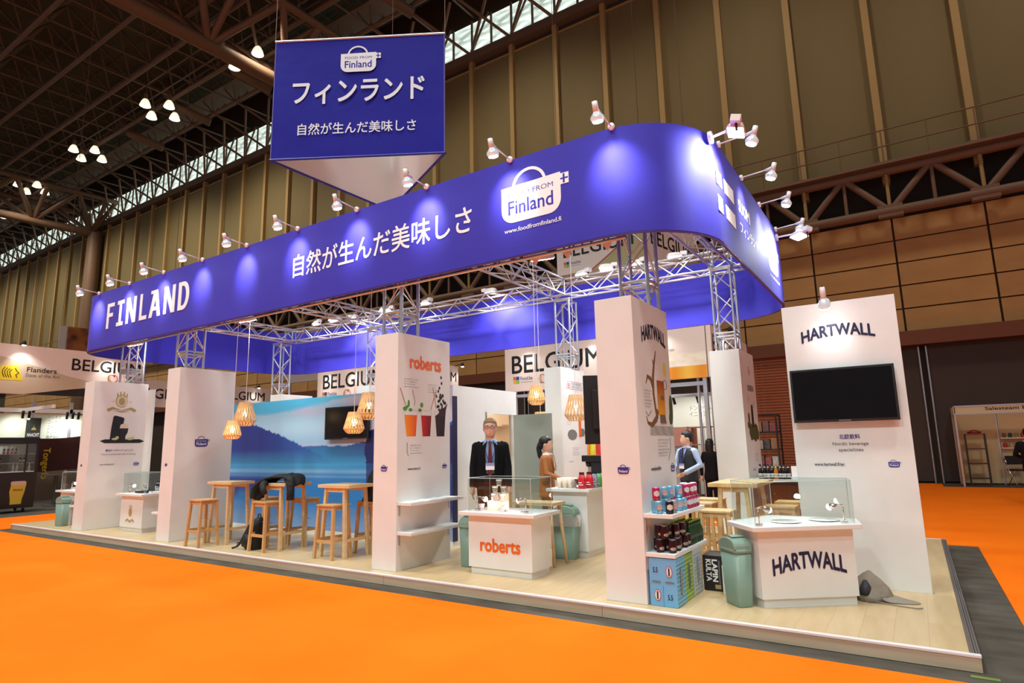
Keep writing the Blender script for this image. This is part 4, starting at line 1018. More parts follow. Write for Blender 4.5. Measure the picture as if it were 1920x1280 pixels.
# crest counter (left) and far left corner counter
ct = [(-11.66, 5.22), (-10.78, 5.22), (-10.78, 5.76), (-11.66, 5.76)]
t = counter('white counter with gold crest and ribbon between the two left columns', ct, d=0.07)
f = Fr(L(t, -11.59, 5.289, 0), (1, 0, 0), (0, 0, 1))
plates('crest', t, f, [ell(0.34, 0.42, 0.055, 0.075), stroke([(0.3, 0.49), (0.3, 0.53)], 0.014), stroke([(0.34, 0.5), (0.34, 0.54)], 0.014), stroke([(0.38, 0.49), (0.38, 0.53)], 0.014)], gold)
plates('ribbon', t, f, [stroke([(0.2, 0.27), (0.26, 0.3), (0.34, 0.265), (0.42, 0.3), (0.48, 0.27)], 0.035)], gold)
showcase('clear glass case with bottles on the gold crest counter', [(-11.6, 5.3), (-10.86, 5.3), (-10.86, 5.7), (-11.6, 5.7)], 0.727, 1.07)
clip_lamp('lit clip lamp at the left of the gold crest counter case', -11.5, 5.37, 0.727, (1, 0.2), 'clip lamps in the crest case')
clip_lamp('lit clip lamp at the right of the gold crest counter case', -10.95, 5.37, 0.727, (-1, 0.2), 'clip lamps in the crest case')
tag(obj('black_tray', MB().box(-11.28, -11.08, 5.35, 5.48, 0.728, 0.775), BLACKM, bevel=0.005), 'small black tray with hops in the gold crest counter case', 'tray')
lt = [(-14.14, 5.53), (-14.1, 5.2), (-13.3, 5.2), (-13.3, 5.9), (-14.1, 5.9)]
t = counter('white counter at the far left corner of the stand', [(-14.1, 5.22), (-13.25, 5.22), (-13.25, 5.85), (-14.1, 5.85)], d=0.07)
showcase('clear glass case on the far left corner counter', [(-14.03, 5.29), (-13.32, 5.29), (-13.32, 5.75), (-14.03, 5.75)], 0.727, 1.07)
clip_lamp('lit clip lamp left in the far left counter case', -13.85, 5.4, 0.727, (1, 0.2), 'clip lamps in the far left case')
clip_lamp('lit clip lamp right in the far left counter case', -13.45, 5.4, 0.727, (-1, 0.2), 'clip lamps in the far left case')
for i in range(4):
    tag(obj('paper_cup_stack', MB().lathe([(0.022, 0), (0.03, 0.09)], 12, (-13.72+0.07*i, 5.5+0.05*(i % 2), 0.728)), PRINTW, smooth=True), 'white beaker, '+ORD[i]+' from the left in the far left glass case', 'cup', 'beakers in the far left case')
fr_ = thing('menu_sign', 'small dark upright frame behind the far left counter', 'frame', (-14.0, 6.1, PT))
obj('frame_board', MB().box(-0.1, 0.12, 0, 0.012, 0.9, 1.07), NAVY, fr_); obj('frame_post', MB().box(0, 0.02, 0, 0.012, 0, 0.9), ALU, fr_)
# rear counter beside the store room, with coffee things
t = counter('plain white counter with coffee bags behind the roberts counter', [(-3.83, 6.55), (-3.25, 6.55), (-3.25, 7.25), (-3.83, 7.25)], 0.88, d=0.06)
for i in range(3):
    for j in range(3):
        tag(obj('paper_cup', MB().lathe([(0.022, 0), (0.03, 0.12)], 12, (-3.7+0.075*i, 6.66+0.06*j, 0.881)), mat('cream_cup', S(246, 232, 214), 0.6), smooth=True),
            ['left', 'middle', 'right'][i]+' cream paper cup stack, '+['front', 'middle', 'rear'][j]+' row on the coffee counter', 'cup', 'paper cups on the coffee counter')
t = thing('coffee_filter_holder', 'dark brown cone shaped filter holder beside the red coffee bags', 'holder', (-3.44, 6.72, 0.881))
obj('cone', MB().lathe([(0.02, 0.0), (0.035, 0.03), (0.075, 0.10), (0.078, 0.105), (0.03, 0.04)], 16), mat('brown_ceramic', S(86, 40, 30), 0.3), t, smooth=True)
obj('saucer', MB().lathe([(0.06, 0), (0.065, 0.006)], 16), MT['brown_ceramic'], t)
def bag(x, y, m, label):
    t = thing('coffee_bag', label, 'bag', (x, y, 0.881), 0, 'coffee bags on the counter')
    obj('pouch', MB().loft([(0, 0, 0, 0.04, 0.028), (0, 0, 0.05, 0.044, 0.032), (0, 0, 0.12, 0.042, 0.024), (0, 0, 0.165, 0.03, 0.006)], 16, 4), m, t, smooth=True)
    obj('top_fold', MB().box(-0.032, 0.032, -0.006, 0.006, 0.155, 0.19), BLACKM, t)
    plates('print_patch', t, Fr((-0.03, -0.0325, 0.02), (1, 0, 0), (0, 0, 1)), [[(0, 0.02), (0.06, 0.02), (0.06, 0.03), (0, 0.03)], [(0, 0.045), (0.045, 0.045), (0.045, 0.055), (0, 0.055)]], PRINTW)
red = mat('red_pouch', S(214, 30, 44), 0.35); bl2 = mat('blue_pouch', S(40, 60, 96), 0.4, noise=((60, 60, 60), S(190, 200, 210))); gr2 = mat('green_pouch', S(20, 150, 130), 0.4, noise=((60, 60, 60), S(150, 200, 60)))
for i, (x, y, m, l) in enumerate(((-3.37, 6.62, red, 'left red coffee bag on the rear counter'), (-3.32, 6.72, red, 'right red coffee bag on the rear counter'), (-3.30, 6.82, bl2, 'dark blue patterned coffee bag on the rear counter'), (-3.30, 6.92, gr2, 'first green patterned coffee bag on the rear counter'), (-3.30, 7.02, gr2, 'last green patterned coffee bag on the rear counter'))): bag(x, y, m, l)
t = thing('coffee_machine', 'black coffee machine behind the coffee bags', 'coffee machine', (-3.42, 7.1, 0.881))
obj('machine_body', MB().box(-0.05, 0.14, -0.02, 0.12, 0, 0.36), BLACKM, t, bevel=0.006); obj('machine_head', MB().box(-0.17, 0.14, -0.04, 0.12, 0.3, 0.38), mat('black_gloss', S(30, 30, 32), 0.25), t, bevel=0.008)
obj('drip_tray', MB().box(-0.17, -0.05, -0.02, 0.1, 0, 0.03), BLACKM, t); obj('brew_spout', MB().lathe([(0.045, 0.3), (0.035, 0.24), (0.01, 0.23)], 12, (-0.1, 0.03, 0)), BLACKM, t, smooth=True)
# hairpin leg table behind roberts counter
t = thing('side_table', 'small wooden table whose slanting leg shows right of the roberts counter', 'table', (-3.66, 6.08, PT+0.001))
obj('table_top', MB().box(-0.27, 0.27, -0.15, 0.15, 0.64, 0.67), WOOD, t)
for sx, sy in ((-1, -1), (1, -1), (1, 1), (-1, 1)): obj('leg', MB().tube([(sx*0.21, sy*0.10, 0.64), (sx*0.27, sy*0.14, 0.0)], [0.022, 0.016], 8), WOOD, t, smooth=True)

# ============================================================ BINS
def bin_(label, x, y, rz, w=0.24, d=0.16, h=0.54, bag=False):
    t = thing('swing_bin', label, 'waste bin', (x, y, PT+0.001), rz)
    b = h*0.78
    obj('bin_body', MB().loft([(0, 0, 0, w*0.42, d*0.40), (0, 0, 0.01, w*0.43, d*0.42), (0, 0, b, w*0.5, d*0.5)], 28, 6), GREEN, t, smooth=True)
    obj('lid_rim', MB().loft([(0, 0, b, w*0.52, d*0.52), (0, 0, b+0.03, w*0.52, d*0.52)], 28, 6), GREEN, t, smooth=True)
    v = MB(); n = 14; vs = []
    for i in range(n+1):
        a = pi*i/n; x_ = -w*0.5*cos(a); z = b+0.03+(h-b-0.03)*sin(a)**0.8
        for yy in (-d*0.5, d*0.5): vs.append((x_, yy, z))
    fs = [(2*i, 2*i+1, 2*i+3, 2*i+2) for i in range(n)] + [tuple(range(0, 2*n+2, 2)), tuple(range(1, 2*n+3, 2))[::-1]]
    v.add(vs, fs); o = obj('dome_lid', v, GREEN, t); o.modifiers.new('bevel', 'BEVEL').width = 0.008
    fl = MB(); vs = []
    for i in range(5):
        a = pi*(0.36+0.32*i/4); vs += [(-w*0.5*cos(a), s_*d*0.36, b+0.036+(h-b-0.03)*sin(a)**0.8) for s_ in (-1, 1)]
    fl.add(vs, [(2*i, 2*i+1, 2*i+3, 2*i+2) for i in range(4)]); o = obj('swing_flap', fl, GREEN, t); o.modifiers.new('th', 'SOLIDIFY').thickness = 0.005
    obj('slot_gap', MB().box(w*0.16, w*0.18, -d*0.36, d*0.36, h-0.028, h-0.012), BLACKM, t)
    if bag:
        vs = []; m_ = 36
        for j, (zz, k) in enumerate(((b+0.02, 1.03), (b-0.02, 1.09), (b-0.07, 1.10), (b-0.11, 1.12))):
            for i in range(m_):
                a = 2*pi*i/m_; q = k+0.05*random.random()*(j > 0)
                vs.append((w*0.5*q*math.copysign(abs(cos(a))**0.4, cos(a)), d*0.5*q*math.copysign(abs(sin(a))**0.4, sin(a)), zz+0.012*random.random()))
        fs = [(j*m_+i, j*m_+(i+1) % m_, (j+1)*m_+(i+1) % m_, (j+1)*m_+i) for j in range(3) for i in range(m_)]
        obj('bin_liner', MB().add(vs, fs), mat('thin_plastic', S(205, 208, 205), 0.25, trans=0.55), t, smooth=True)
    return t
bin_('grey green swing bin left of the HARTWALL counter', -1.335, 5.335, radians(-45+180), 0.25, 0.16, 0.53)
bin_('grey green swing bin with plastic liner beside the plain rear counter', -3.53, 6.48, radians(8), 0.30, 0.17, 0.6, True)
bin_('grey green swing bin behind the left side of the roberts counter', -4.28, 5.62, radians(90), 0.24, 0.16, 0.53)
bin_('grey green swing bin behind the leftmost front column', -13.42, 5.12, radians(5), 0.26, 0.16, 0.53)

# ============================================================ STOOLS AND BAR TABLES
def stool(label, x, y, m, m_in=WOODS, group=None, rz=0):
    t = thing('bar_stool', label, 'stool', (x, y, PT+0.001), rz, group)
    w, d, h = 0.155, 0.135, 0.635
    obj('seat', MB().box(-w, w, -d, d, h-0.02, h), m, t, bevel=0.003)
    for i in range(0): pass
    for sx, sy in ((-1, -1), (1, -1), (1, 1), (-1, 1)):
        tx, ty, bx, by = sx*(w-0.025), sy*(d-0.025), sx*(w+0.005), sy*(d+0.005); s = 0.017
        v = [(tx+a*s, ty+b_*s, h-0.02) for a, b_ in ((-1, -1), (1, -1), (1, 1), (-1, 1))]+[(bx+a*s, by+b_*s, 0) for a, b_ in ((-1, -1), (1, -1), (1, 1), (-1, 1))]
        obj('leg', MB().add(v, [(0, 1, 2, 3), (7, 6, 5, 4), (0, 4, 5, 1), (1, 5, 6, 2), (2, 6, 7, 3), (3, 7, 4, 0)]), m_in, t)
    for sy in (-1, 1): obj('apron', MB().box(-w+0.04, w-0.04, sy*(d-0.03)-0.008, sy*(d-0.03)+0.008, h-0.065, h-0.02), m_in, t)
    for sx in (-1, 1): obj('apron', MB().box(sx*(w-0.03)-0.008, sx*(w-0.03)+0.008, -d+0.04, d-0.04, h-0.065, h-0.02), m_in, t)
    for sx in (-1, 1): obj('stretcher', MB().box(sx*(w-0.005)-0.008, sx*(w-0.005)+0.008, -d+0.02, d-0.02, 0.2, 0.235), m_in, t)
    for sy in (-1, 1): obj('stretcher', MB().box(-w+0.02, w-0.02, sy*(d-0.005)-0.008, sy*(d-0.005)+0.008, 0.185, 0.22), m_in, t)
    obj('tie_rod', MB().tube([(-w+0.02, 0, 0.36), (w-0.02, 0, 0.36)], 0.004, 6), STEEL, t)
    return t
ST1 = 'wooden bar stool '
stool(ST1+'standing alone nearest the plain white column', -8.59, 5.02, WOODS, group='bar stools in the lounge')
stool(ST1+'in front of the jacket table, beside the backpack', -7.36, 5.185, WOODS, group='bar stools in the lounge')
stool(ST1+'in front of the right bar table near the roberts column', -6.1, 5.23, WOODS, group='bar stools in the lounge')
stool(ST1+'behind the jacket table under the hanging sleeve', -7.29, 5.745, WOODS, group='bar stools in the lounge')
stool(ST1+'behind the right bar table with a dark coat on it', -5.95, 5.74, WOODS, group='bar stools in the lounge')
stool(ST1+'behind the left bar table', -8.02, 5.62, WOODS, group='bar stools in the lounge')
def bar_table(label, x0, x1, y0, y1, m, z=0.967, g='bar tables in the lounge', th=0.04):
    t = thing('bar_table', label, 'table', ((x0+x1)/2, (y0+y1)/2, PT+0.001), 0, g)
    w, d, h = (x1-x0)/2, (y1-y0)/2, z-PT
    obj('table_top', MB().box(-w, w, -d, d, h-th, h), m, t, bevel=0.003)
    for sx, sy in ((-1, -1), (1, -1), (1, 1), (-1, 1)):
        tx, ty, bx, by = sx*(w-0.12), sy*(d-0.045), sx*(w-0.07), sy*(d-0.02); s = 0.02
        v = [(tx+a*s, ty+b_*s, h-th) for a, b_ in ((-1, -1), (1, -1), (1, 1), (-1, 1))]+[(bx+a*s, by+b_*s, 0) for a, b_ in ((-1, -1), (1, -1), (1, 1), (-1, 1))]
        obj('leg', MB().add(v, [(0, 1, 2, 3), (7, 6, 5, 4), (0, 4, 5, 1), (1, 5, 6, 2), (2, 6, 7, 3), (3, 7, 4, 0)]), m, t)
    for sx in (-1, 1): obj('stretcher', MB().box(sx*(w-0.085)-0.01, sx*(w-0.085)+0.01, -d+0.03, d-0.03, 0.19, 0.225), m, t)
    for sy in (-1, 1): obj('apron', MB().box(-w+0.13, w-0.13, sy*(d-0.045)-0.01, sy*(d-0.045)+0.01, h-th-0.05, h-th), m, t)
    return t
bar_table('empty wooden bar table next to the plain white column', -8.84, -8.24, 5.2, 5.58, WOOD)
bar_table('wooden bar table with a black jacket thrown over it', -7.62, -7.06, 5.22, 5.66, WOOD)
bar_table('wooden bar table next to the roberts column', -6.37, -5.8, 5.2, 5.62, WOOD)
G2 = 'pale pine stools behind the HARTWALL counter'
for i, (x, y, l) in enumerate(((-1.72, 6.3, 'nearest pale pine stool behind the shelves of cans'), (-2.08, 7.0, 'second pale pine stool behind the shelves of cans'), (-2.12, 7.5, 'rearmost pale pine stool left of the pine bar table'), (-1.24, 6.95, 'pale pine stool right of the pine bar table, nearer one'), (-1.22, 7.45, 'pale pine stool right of the pine bar table, farther one'))):
    stool(l, x, y, PINE, PINE, G2)
bar_table('pale pine bar table behind the HARTWALL counter', -1.9, -1.4, 6.65, 7.5, PINE, g=None)
t = thing('crate', 'pale cardboard crate among the pine stools behind the HARTWALL counter', 'crate', (-1.5, 8.0, PT+0.001))
cbm = mat('cardboard', S(196, 150, 100), 0.8)
obj('crate_body', MB().box(-0.2, 0.25, -0.15, 0.15, 0, 0.5), cbm, t); plates('crate_print', t, Fr((-0.15, -0.15, 0.1), (1, 0, 0), (0, 0, 1)), [[(0.02, 0.05), (0.3, 0.05), (0.3, 0.07), (0.02, 0.07)], [(0.05, 0.1), (0.2, 0.1), (0.2, 0.13), (0.05, 0.13)]], mat('brown_print', S(120, 80, 40), 0.6))

# ---- clothes and bags
def cloth(name, label, cat, mb, m, thick=0.012, sub=1, parts=()):
    o = obj(name, mb, m, None, smooth=True)
    o.modifiers.new('th', 'SOLIDIFY').thickness = thick
    s_ = o.modifiers.new('sub', 'SUBSURF'); s_.levels = sub; s_.render_levels = sub
    return tag(o, label, cat)
fab = mat('black_cloth', S(30, 31, 34), 0.75, bump=(14, 0.6, 0.02), sheen=0.0, noise=((6, 6, 6), S(20, 21, 23)))
rr = random.Random(5)
def drape(path, y0, y1, n=7, wob=0.012):
    vs = []
    for i, p in enumerate(path):
        for j in range(n):
            v = j/(n-1); pin = p[3] if len(p) > 3 else 0
            yy = y0+(y1-y0)*v; yy = yy+(p[1] if len(p) > 1 else 0); mid = (y0+y1)/2+(p[1]); yy = mid+(yy-mid)*(1-pin)
            vs.append((p[0]+wob*rr.uniform(-1, 1), yy, p[2]+wob*rr.uniform(-1, 1)+0.012*sin(v*9+i)))
    return MB().add(vs, [(i*n+j, i*n+j+1, (i+1)*n+j+1, (i+1)*n+j) for i in range(len(path)-1) for j in range(n-1)])
jk = thing('black_jacket', 'black jacket thrown over the middle bar table, sleeves hanging down', 'jacket', (-7.35, 5.4, 0.97))
o = obj('jacket_body', drape([(-0.15, -0.27, -0.215, 0.35), (-0.17, -0.25, -0.13, 0.25), (-0.17, -0.20, -0.05, 0.15), (-0.12, -0.10, 0.035, 0.05), (-0.02, -0.04, 0.065, 0), (0.12, 0, 0.075, 0), (0.25, 0, 0.06, 0.05), (0.32, -0.02, 0.02, 0.15), (0.345, -0.03, -0.05, 0.3)], -0.17, 0.17, n=9, wob=0.014), fab, jk, smooth=True)
o.modifiers.new('th', 'SOLIDIFY').thickness = 0.035; o.modifiers.new('sub', 'SUBSURF').levels = 2
obj('sleeve', MB().tube([(0.22, -0.08, 0.05), (0.30, -0.10, 0.03), (0.335, -0.12, -0.03), (0.34, -0.12, -0.12), (0.34, -0.12, -0.22)], [0.055, 0.06, 0.055, 0.05, 0.052], 12), fab, jk, smooth=True)
obj('sleeve', MB().tube([(-0.10, -0.2, 0.0), (-0.05, -0.27, -0.03), (-0.01, -0.29, -0.08), (0.03, -0.29, -0.13)], [0.05, 0.045, 0.04, 0.036], 10), fab, jk, smooth=True)
obj('collar', MB().tube([(-0.1, 0.1, 0.075), (0.02, 0.14, 0.095), (0.15, 0.1, 0.08)], [0.02, 0.03, 0.02], 8), fab, jk, smooth=True)
ct_ = thing('dark_coat', 'dark coat heaped on the stool beside the roberts column', 'coat', (-5.93, 5.72, 0.737))
o = obj('coat_heap', MB().loft([(0, 0, 0.0, 0.14, 0.12), (0.0, 0, 0.06, 0.12, 0.11), (0.03, 0, 0.2, 0.09, 0.1), (0.04, 0, 0.3, 0.085, 0.09), (0.05, 0, 0.38, 0.05, 0.06), (0.05, 0, 0.41, 0.02, 0.02)], 20, 2.5), fab, ct_, smooth=True)
bp_ = thing('backpack', 'black backpack leaning against a stool leg on the wood floor', 'backpack', (-7.62, 5.18, PT+0.001))
bpm = mat('black_nylon', S(14, 14, 16), 0.6, bump=(20, 0.5, 0.01))
o = obj('pack_body', MB().loft([(0.02, 0, 0, 0.10, 0.08), (0.0, 0, 0.03, 0.13, 0.10), (0.0, 0.0, 0.16, 0.13, 0.11), (0.03, 0.02, 0.30, 0.115, 0.095), (0.06, 0.03, 0.38, 0.08, 0.07), (0.07, 0.03, 0.41, 0.03, 0.03)], 20, 3), bpm, bp_, smooth=True)
obj('front_pocket', MB().loft([(-0.03, -0.09, 0.04, 0.07, 0.03), (-0.03, -0.10, 0.1, 0.075, 0.04), (-0.01, -0.08, 0.2, 0.06, 0.03)], 16, 3), bpm, bp_, smooth=True)
obj('handle', MB().tube([(0.03, 0.03, 0.4), (0.04, 0.03, 0.45), (0.08, 0.03, 0.46), (0.1, 0.03, 0.4)], 0.008, 6), bpm, bp_, smooth=True)
obj('strap', MB().tube([(-0.08, -0.03, 0.3), (-0.15, -0.06, 0.15), (-0.20, -0.08, 0.05), (-0.25, -0.1, 0.02), (-0.27, -0.14, 0.012)], 0.012, 6), bpm, bp_, smooth=True)
obj('strap', MB().tube([(-0.06, 0, 0.1), (-0.18, -0.04, 0.07), (-0.21, -0.1, 0.08), (-0.17, -0.12, 0.03)], 0.01, 6), bpm, bp_, smooth=True)
gc = thing('grey_cloth', 'crumpled grey tarpaulin cloth on the floor right of the HARTWALL counter', 'cloth', (-0.40, 6.0, PT+0.001))
gc.scale = (0.9, 0.9, 0.8)
gm = mat('grey_tarp', S(150, 138, 124), 0.7, bump=(10, 0.8, 0.02))
vs = []; n = 16; rr = random.Random(11)
for j, (z, k) in enumerate(((0.0, 1.0), (0.05, 0.85), (0.13, 0.72), (0.2, 0.5), (0.25, 0.22), (0.27, 0.05))):
    for i in range(n):
        a = 2*pi*i/n; q = k*(1+0.22*sin(a*3+j)+0.1*rr.random()); vs.append((-0.05+0.17*q*cos(a), 0.12*q*sin(a), z+0.015*rr.random()))
obj('cloth_heap', MB().add(vs, [(j*n+i, j*n+(i+1) % n, (j+1)*n+(i+1) % n, (j+1)*n+i) for j in range(5) for i in range(n)]+[tuple(range(n))[::-1], tuple(range(5*n, 6*n))]), gm, gc, smooth=True)
obj('dark_lining', MB().loft([(-0.1, -0.09, 0.06, 0.05, 0.04), (-0.08, -0.09, 0.14, 0.045, 0.04), (-0.08, -0.07, 0.2, 0.015, 0.02)], 14), mat('dark_tarp', S(52, 54, 60), 0.6), gc, smooth=True)
tail = MB().add([(0.02, -0.04, 0.07), (0.04, -0.1, 0.01), (0.02, 0.1, 0.09), (0.16, -0.06, 0.03), (0.16, -0.1, 0.01), (0.17, 0.03, 0.045), (0.34, 0.02, 0.012), (0.33, -0.03, 0.008), (0.3, 0.06, 0.015)], [(0, 1, 4, 3), (2, 0, 3, 5), (3, 4, 7, 6), (5, 3, 6, 8)])
o = obj('cloth_tail', tail, gm, gc, smooth=True); o.modifiers.new('th', 'SOLIDIFY').thickness = 0.012; o.modifiers.new('s', 'SUBSURF').levels = 2
obj('cloth_edge', MB().tube([(-0.02, -0.12, 0.012), (0.16, -0.17, 0.008), (0.30, -0.2, 0.008), (0.34, -0.17, 0.008)], 0.006, 5), gm, gc)

# ============================================================ CANS, BOTTLES, CARTONS
CZ1, CZ2 = 0.821, 0.511
def can_mesh(kind):
    c1, c2 = {'blue': (S(130, 196, 226), S(96, 170, 214)), 'pink': (S(196, 52, 104), S(170, 40, 90)), 'black': (S(40, 34, 34), S(24, 20, 22)), 'plum': (S(62, 22, 34), S(34, 14, 22)), 'silver': (S(190, 186, 180), S(140, 130, 124))}[kind]
    m = mat('can_'+kind, c1, 0.28, 0.4, noise=((60, 60, 30), c2))
    R_ = 0.033
    body = MB().lathe([(0.026, 0), (R_, 0.008), (R_, 0.094), (0.029, 0.103)], 18).mesh('can_body', m, True)
    lid = MB().lathe([(0.029, 0.103), (0.0285, 0.106), (0.026, 0.104), (0.004, 0.104)], 18).mesh('can_lid', mat('can_lid_metal', S(216, 216, 214), 0.3, 0.9), True)
    lb = MB(); vs = []
    for i in range(7):
        a = -pi/4-0.75+1.5*i/6; hh = 0.013+0.012*(1-abs(i-3)/3)
        for z in (0.055-hh, 0.055+hh): vs.append(((R_+0.0006)*cos(a), (R_+0.0006)*sin(a), z))
    lb.add(vs, [(2*i, 2*i+2, 2*i+3, 2*i+1) for i in range(6)])
    label = lb.mesh('can_badge', mat('badge_'+('dark' if kind in ('blue', 'silver') else 'pale'), S(226, 222, 218), 0.5, noise=((1, 1, 150), S(150, 40, 50) if kind == 'blue' else S(190, 190, 190))))
    if kind == 'plum':
        label = lb.mesh('can_badge', mat('badge_white', S(220, 212, 200), 0.5, noise=((200, 200, 60), S(70, 30, 36))))
        for v in label.vertices: v.co.z = 0.02+(v.co.z-0.03)*0.55
    return body, lid, label
CM = {}
def can(kind, x, y, z, label, group, rz=0.0):
    if kind not in CM: CM[kind] = can_mesh(kind)
    t = thing('drink_can', label, 'can', (x, y, z), rz, group)
    for n_, me in zip(('can_body', 'can_lid', 'can_badge'), CM[kind]): obj(n_, me, None, t)
XA, XB, XC_ = -1.765, -1.84, -1.915
lower = [('blue', XA-0.085, 5.02), ('blue', XC_+0.02, 5.06), ('black', XA, 5.04), ('silver', XA, 5.13), ('blue', XA, 5.30), ('blue', XA, 5.40), ('blue', XB-0.02, 5.22), ('blue', XC_, 5.30), ('pink', XA, 5.52), ('pink', XA, 5.60), ('pink', XA, 5.68), ('pink', XA, 5.76), ('pink', XB, 5.56), ('pink', XB, 5.64), ('pink', XB, 5.72), ('pink', XC_, 5.6)]
names = {'blue': 'pale blue', 'pink': 'raspberry pink', 'black': 'black', 'silver': 'silver', 'plum': 'dark plum'}
cnt = {}
for k, x, y in lower:
    i = cnt.get(k, 0); cnt[k] = i+1
    can(k, x, y, CZ1, ORD[i]+' '+names[k]+' can from the front, lower layer of the upper shelf', 'cans on the upper shelf', rr.uniform(-0.4, 0.4))
cnt = {}
for k, x, y in (('pink', XC_+0.04, 5.04), ('blue', XB, 5.14), ('blue', XB+0.01, 5.26), ('blue', XA-0.02, 5.35), ('pink', XA-0.01, 5.52), ('pink', XA, 5.61), ('pink', XA, 5.72), ('pink', XB, 5.58), ('pink', XB, 5.68)):
    i = cnt.get(k, 0); cnt[k] = i+1
    can(k, x, y, CZ1+0.1075, ORD[i]+' '+names[k]+' can from the front, top layer of the upper shelf', 'cans on the upper shelf', rr.uniform(-0.4, 0.4))
i = 0
for x, y in ((XA, 5.05), (XA-0.1, 5.04), (XA, 5.17), (XB, 5.13), (XA-0.02, 5.26), (XA, 5.36), (XB, 5.22), (XC_, 5.12), (XA, 5.44)):
    can('plum', x, y, CZ2, ORD[i]+' dark plum can from the front, lower layer of the lower shelf', 'dark plum cans', rr.uniform(-0.5, 0.3)); i += 1
i = 0
for x, y in ((XA-0.06, 5.045), (XC_+0.03, 5.08), (XA-0.02, 5.21), (XB, 5.16), (XA, 5.32)):
    can('plum', x, y, CZ2+0.1075, ORD[i]+' dark plum can from the front, top layer of the lower shelf', 'dark plum cans', rr.uniform(-0.5, 0.3)); i += 1
def bottle_parts(gm_, lm_, cm_, key, s=1.0):
    a = MB().lathe([(0.026*s, 0), (0.028*s, 0.006*s), (0.028*s, 0.1*s), (0.022*s, 0.125*s), (0.012*s, 0.15*s), (0.0105*s, 0.19*s)], 14).mesh('bottle_glass', gm_, True)
    b = MB().lathe([(0.0286*s, 0.03*s), (0.0286*s, 0.075*s)], 14).mesh('bottle_label', lm_, True)
    c_ = MB().lathe([(0.0135*s, 0.187*s), (0.0135*s, 0.197*s), (0.008*s, 0.199*s)], 12).mesh('bottle_cap', cm_, True)
    n_ = MB().lathe([(0.0135*s, 0.14*s), (0.0118*s, 0.165*s)], 12).mesh('neck_label', lm_, True)
    return a, b, c_, n_
BT = {}
def bottle(key, x, y, z, label, group, s=1.0):
    if key not in BT:
        g_, l_, c_ = {'green': ((S(24, 62, 26), 0.12), S(70, 84, 70), S(150, 190, 40)), 'brown': ((S(54, 26, 12), 0.12), S(200, 130, 40), S(190, 150, 60)), 'black': ((S(18, 18, 18), 0.15), S(226, 226, 220), S(40, 40, 42)), 'amber': ((S(190, 120, 30), 0.12), S(230, 226, 210), S(200, 150, 40)), 'clear': ((S(200, 214, 210), 0.08), S(220, 224, 220), S(180, 180, 180)), 'redlabel': ((S(24, 40, 26), 0.12), S(196, 40, 40), S(150, 40, 30))}[key]
        lm = mat('label_'+key, l_, 0.5, noise=((120, 120, 70), tuple(v*0.35 for v in l_)))
        BT[key] = bottle_parts(mat('glass_'+key, g_[0], g_[1]), lm, mat('cap_'+key, c_, 0.3, 0.3), key, s)
    t = thing('beer_bottle', label, 'bottle', (x, y, z), rr.uniform(0, 6), group)
    for n_, me in zip(('bottle_glass', 'bottle_label', 'bottle_cap', 'neck_label'), BT[key]): obj(n_, me, None, t)
    return t
for r_, x in enumerate((XA+0.005, XA-0.058, XA-0.121)):
    for i in range(6 if r_ == 0 else 7):
        y = 5.50+0.062*i - (0.12 if r_ else 0)
        bottle('green', x, y+0.02*(r_ % 2), CZ2, ORD[i]+' green beer bottle from the front in the '+['outer', 'middle', 'inner'][r_]+' row of the lower shelf', 'green bottles on the lower shelf')
def carton(label, x0, x1, y0, y1, z1, m, rz=0):
    cx, cy = (x0+x1)/2, (y0+y1)/2
    t = thing('drink_carton', label, 'carton', (cx, cy, PT+0.001), rz)
    obj('carton_box', MB().box(x0-cx, x1-cx, y0-cy, y1-cy, 0, z1-PT), m, t, bevel=0.003)
    return t, (x1-x0)/2, (y1-y0)/2, z1-PT
bm = mat('carton_blue', S(112, 178, 226), 0.5); stp = mat('stripe_print', S(150, 200, 190), 0.5)
t, w, d, h = carton('pale blue striped can carton nearest the front under the shelves', -1.95, -1.72, 4.975, 5.195, 0.47, bm)
f = Fr((-w, -d, 0), (1, 0, 0), (0, 0, 1)); red_l = mat('badge_red_print', S(176, 60, 60), 0.5); pbadge = mat('pale_badge_print', S(232, 224, 220), 0.5)
for cx, cz in ((0.17, 0.27), (0.065, 0.085)):
    plates('round_badge', t, f, [ell(cx, cz, 0.027, 0.045)], red_l, off=0.0002); plates('badge_field', t, f, [ell(cx, cz, 0.022, 0.039)], pbadge, off=0.0012)
    plates('badge_word', t, f, [[(cx-0.006, cz-0.03), (cx+0.006, cz-0.03), (cx+0.006, cz+0.03), (cx-0.006, cz+0.03)]], NAVY, off=0.003)
for cx, cz in ((0.055, 0.28), (0.17, 0.075)): text('5.5', t, f, cx-0.02, cz-0.02, 0.04, 0.04, NAVY, 0.02)
plates('carton_slot', t, f, [ell(0.06, 0.19, 0.04, 0.007), ell(0.17, 0.19, 0.04, 0.007)], mat('slot_grey', S(120, 120, 120), 0.6), off=0.0005)
plates('carton_seam', t, f, [[(0.113, 0.0), (0.1145, 0.0), (0.1145, 0.16), (0.113, 0.16)]], mat('seam_blue', S(70, 120, 170), 0.6), off=0.0002)
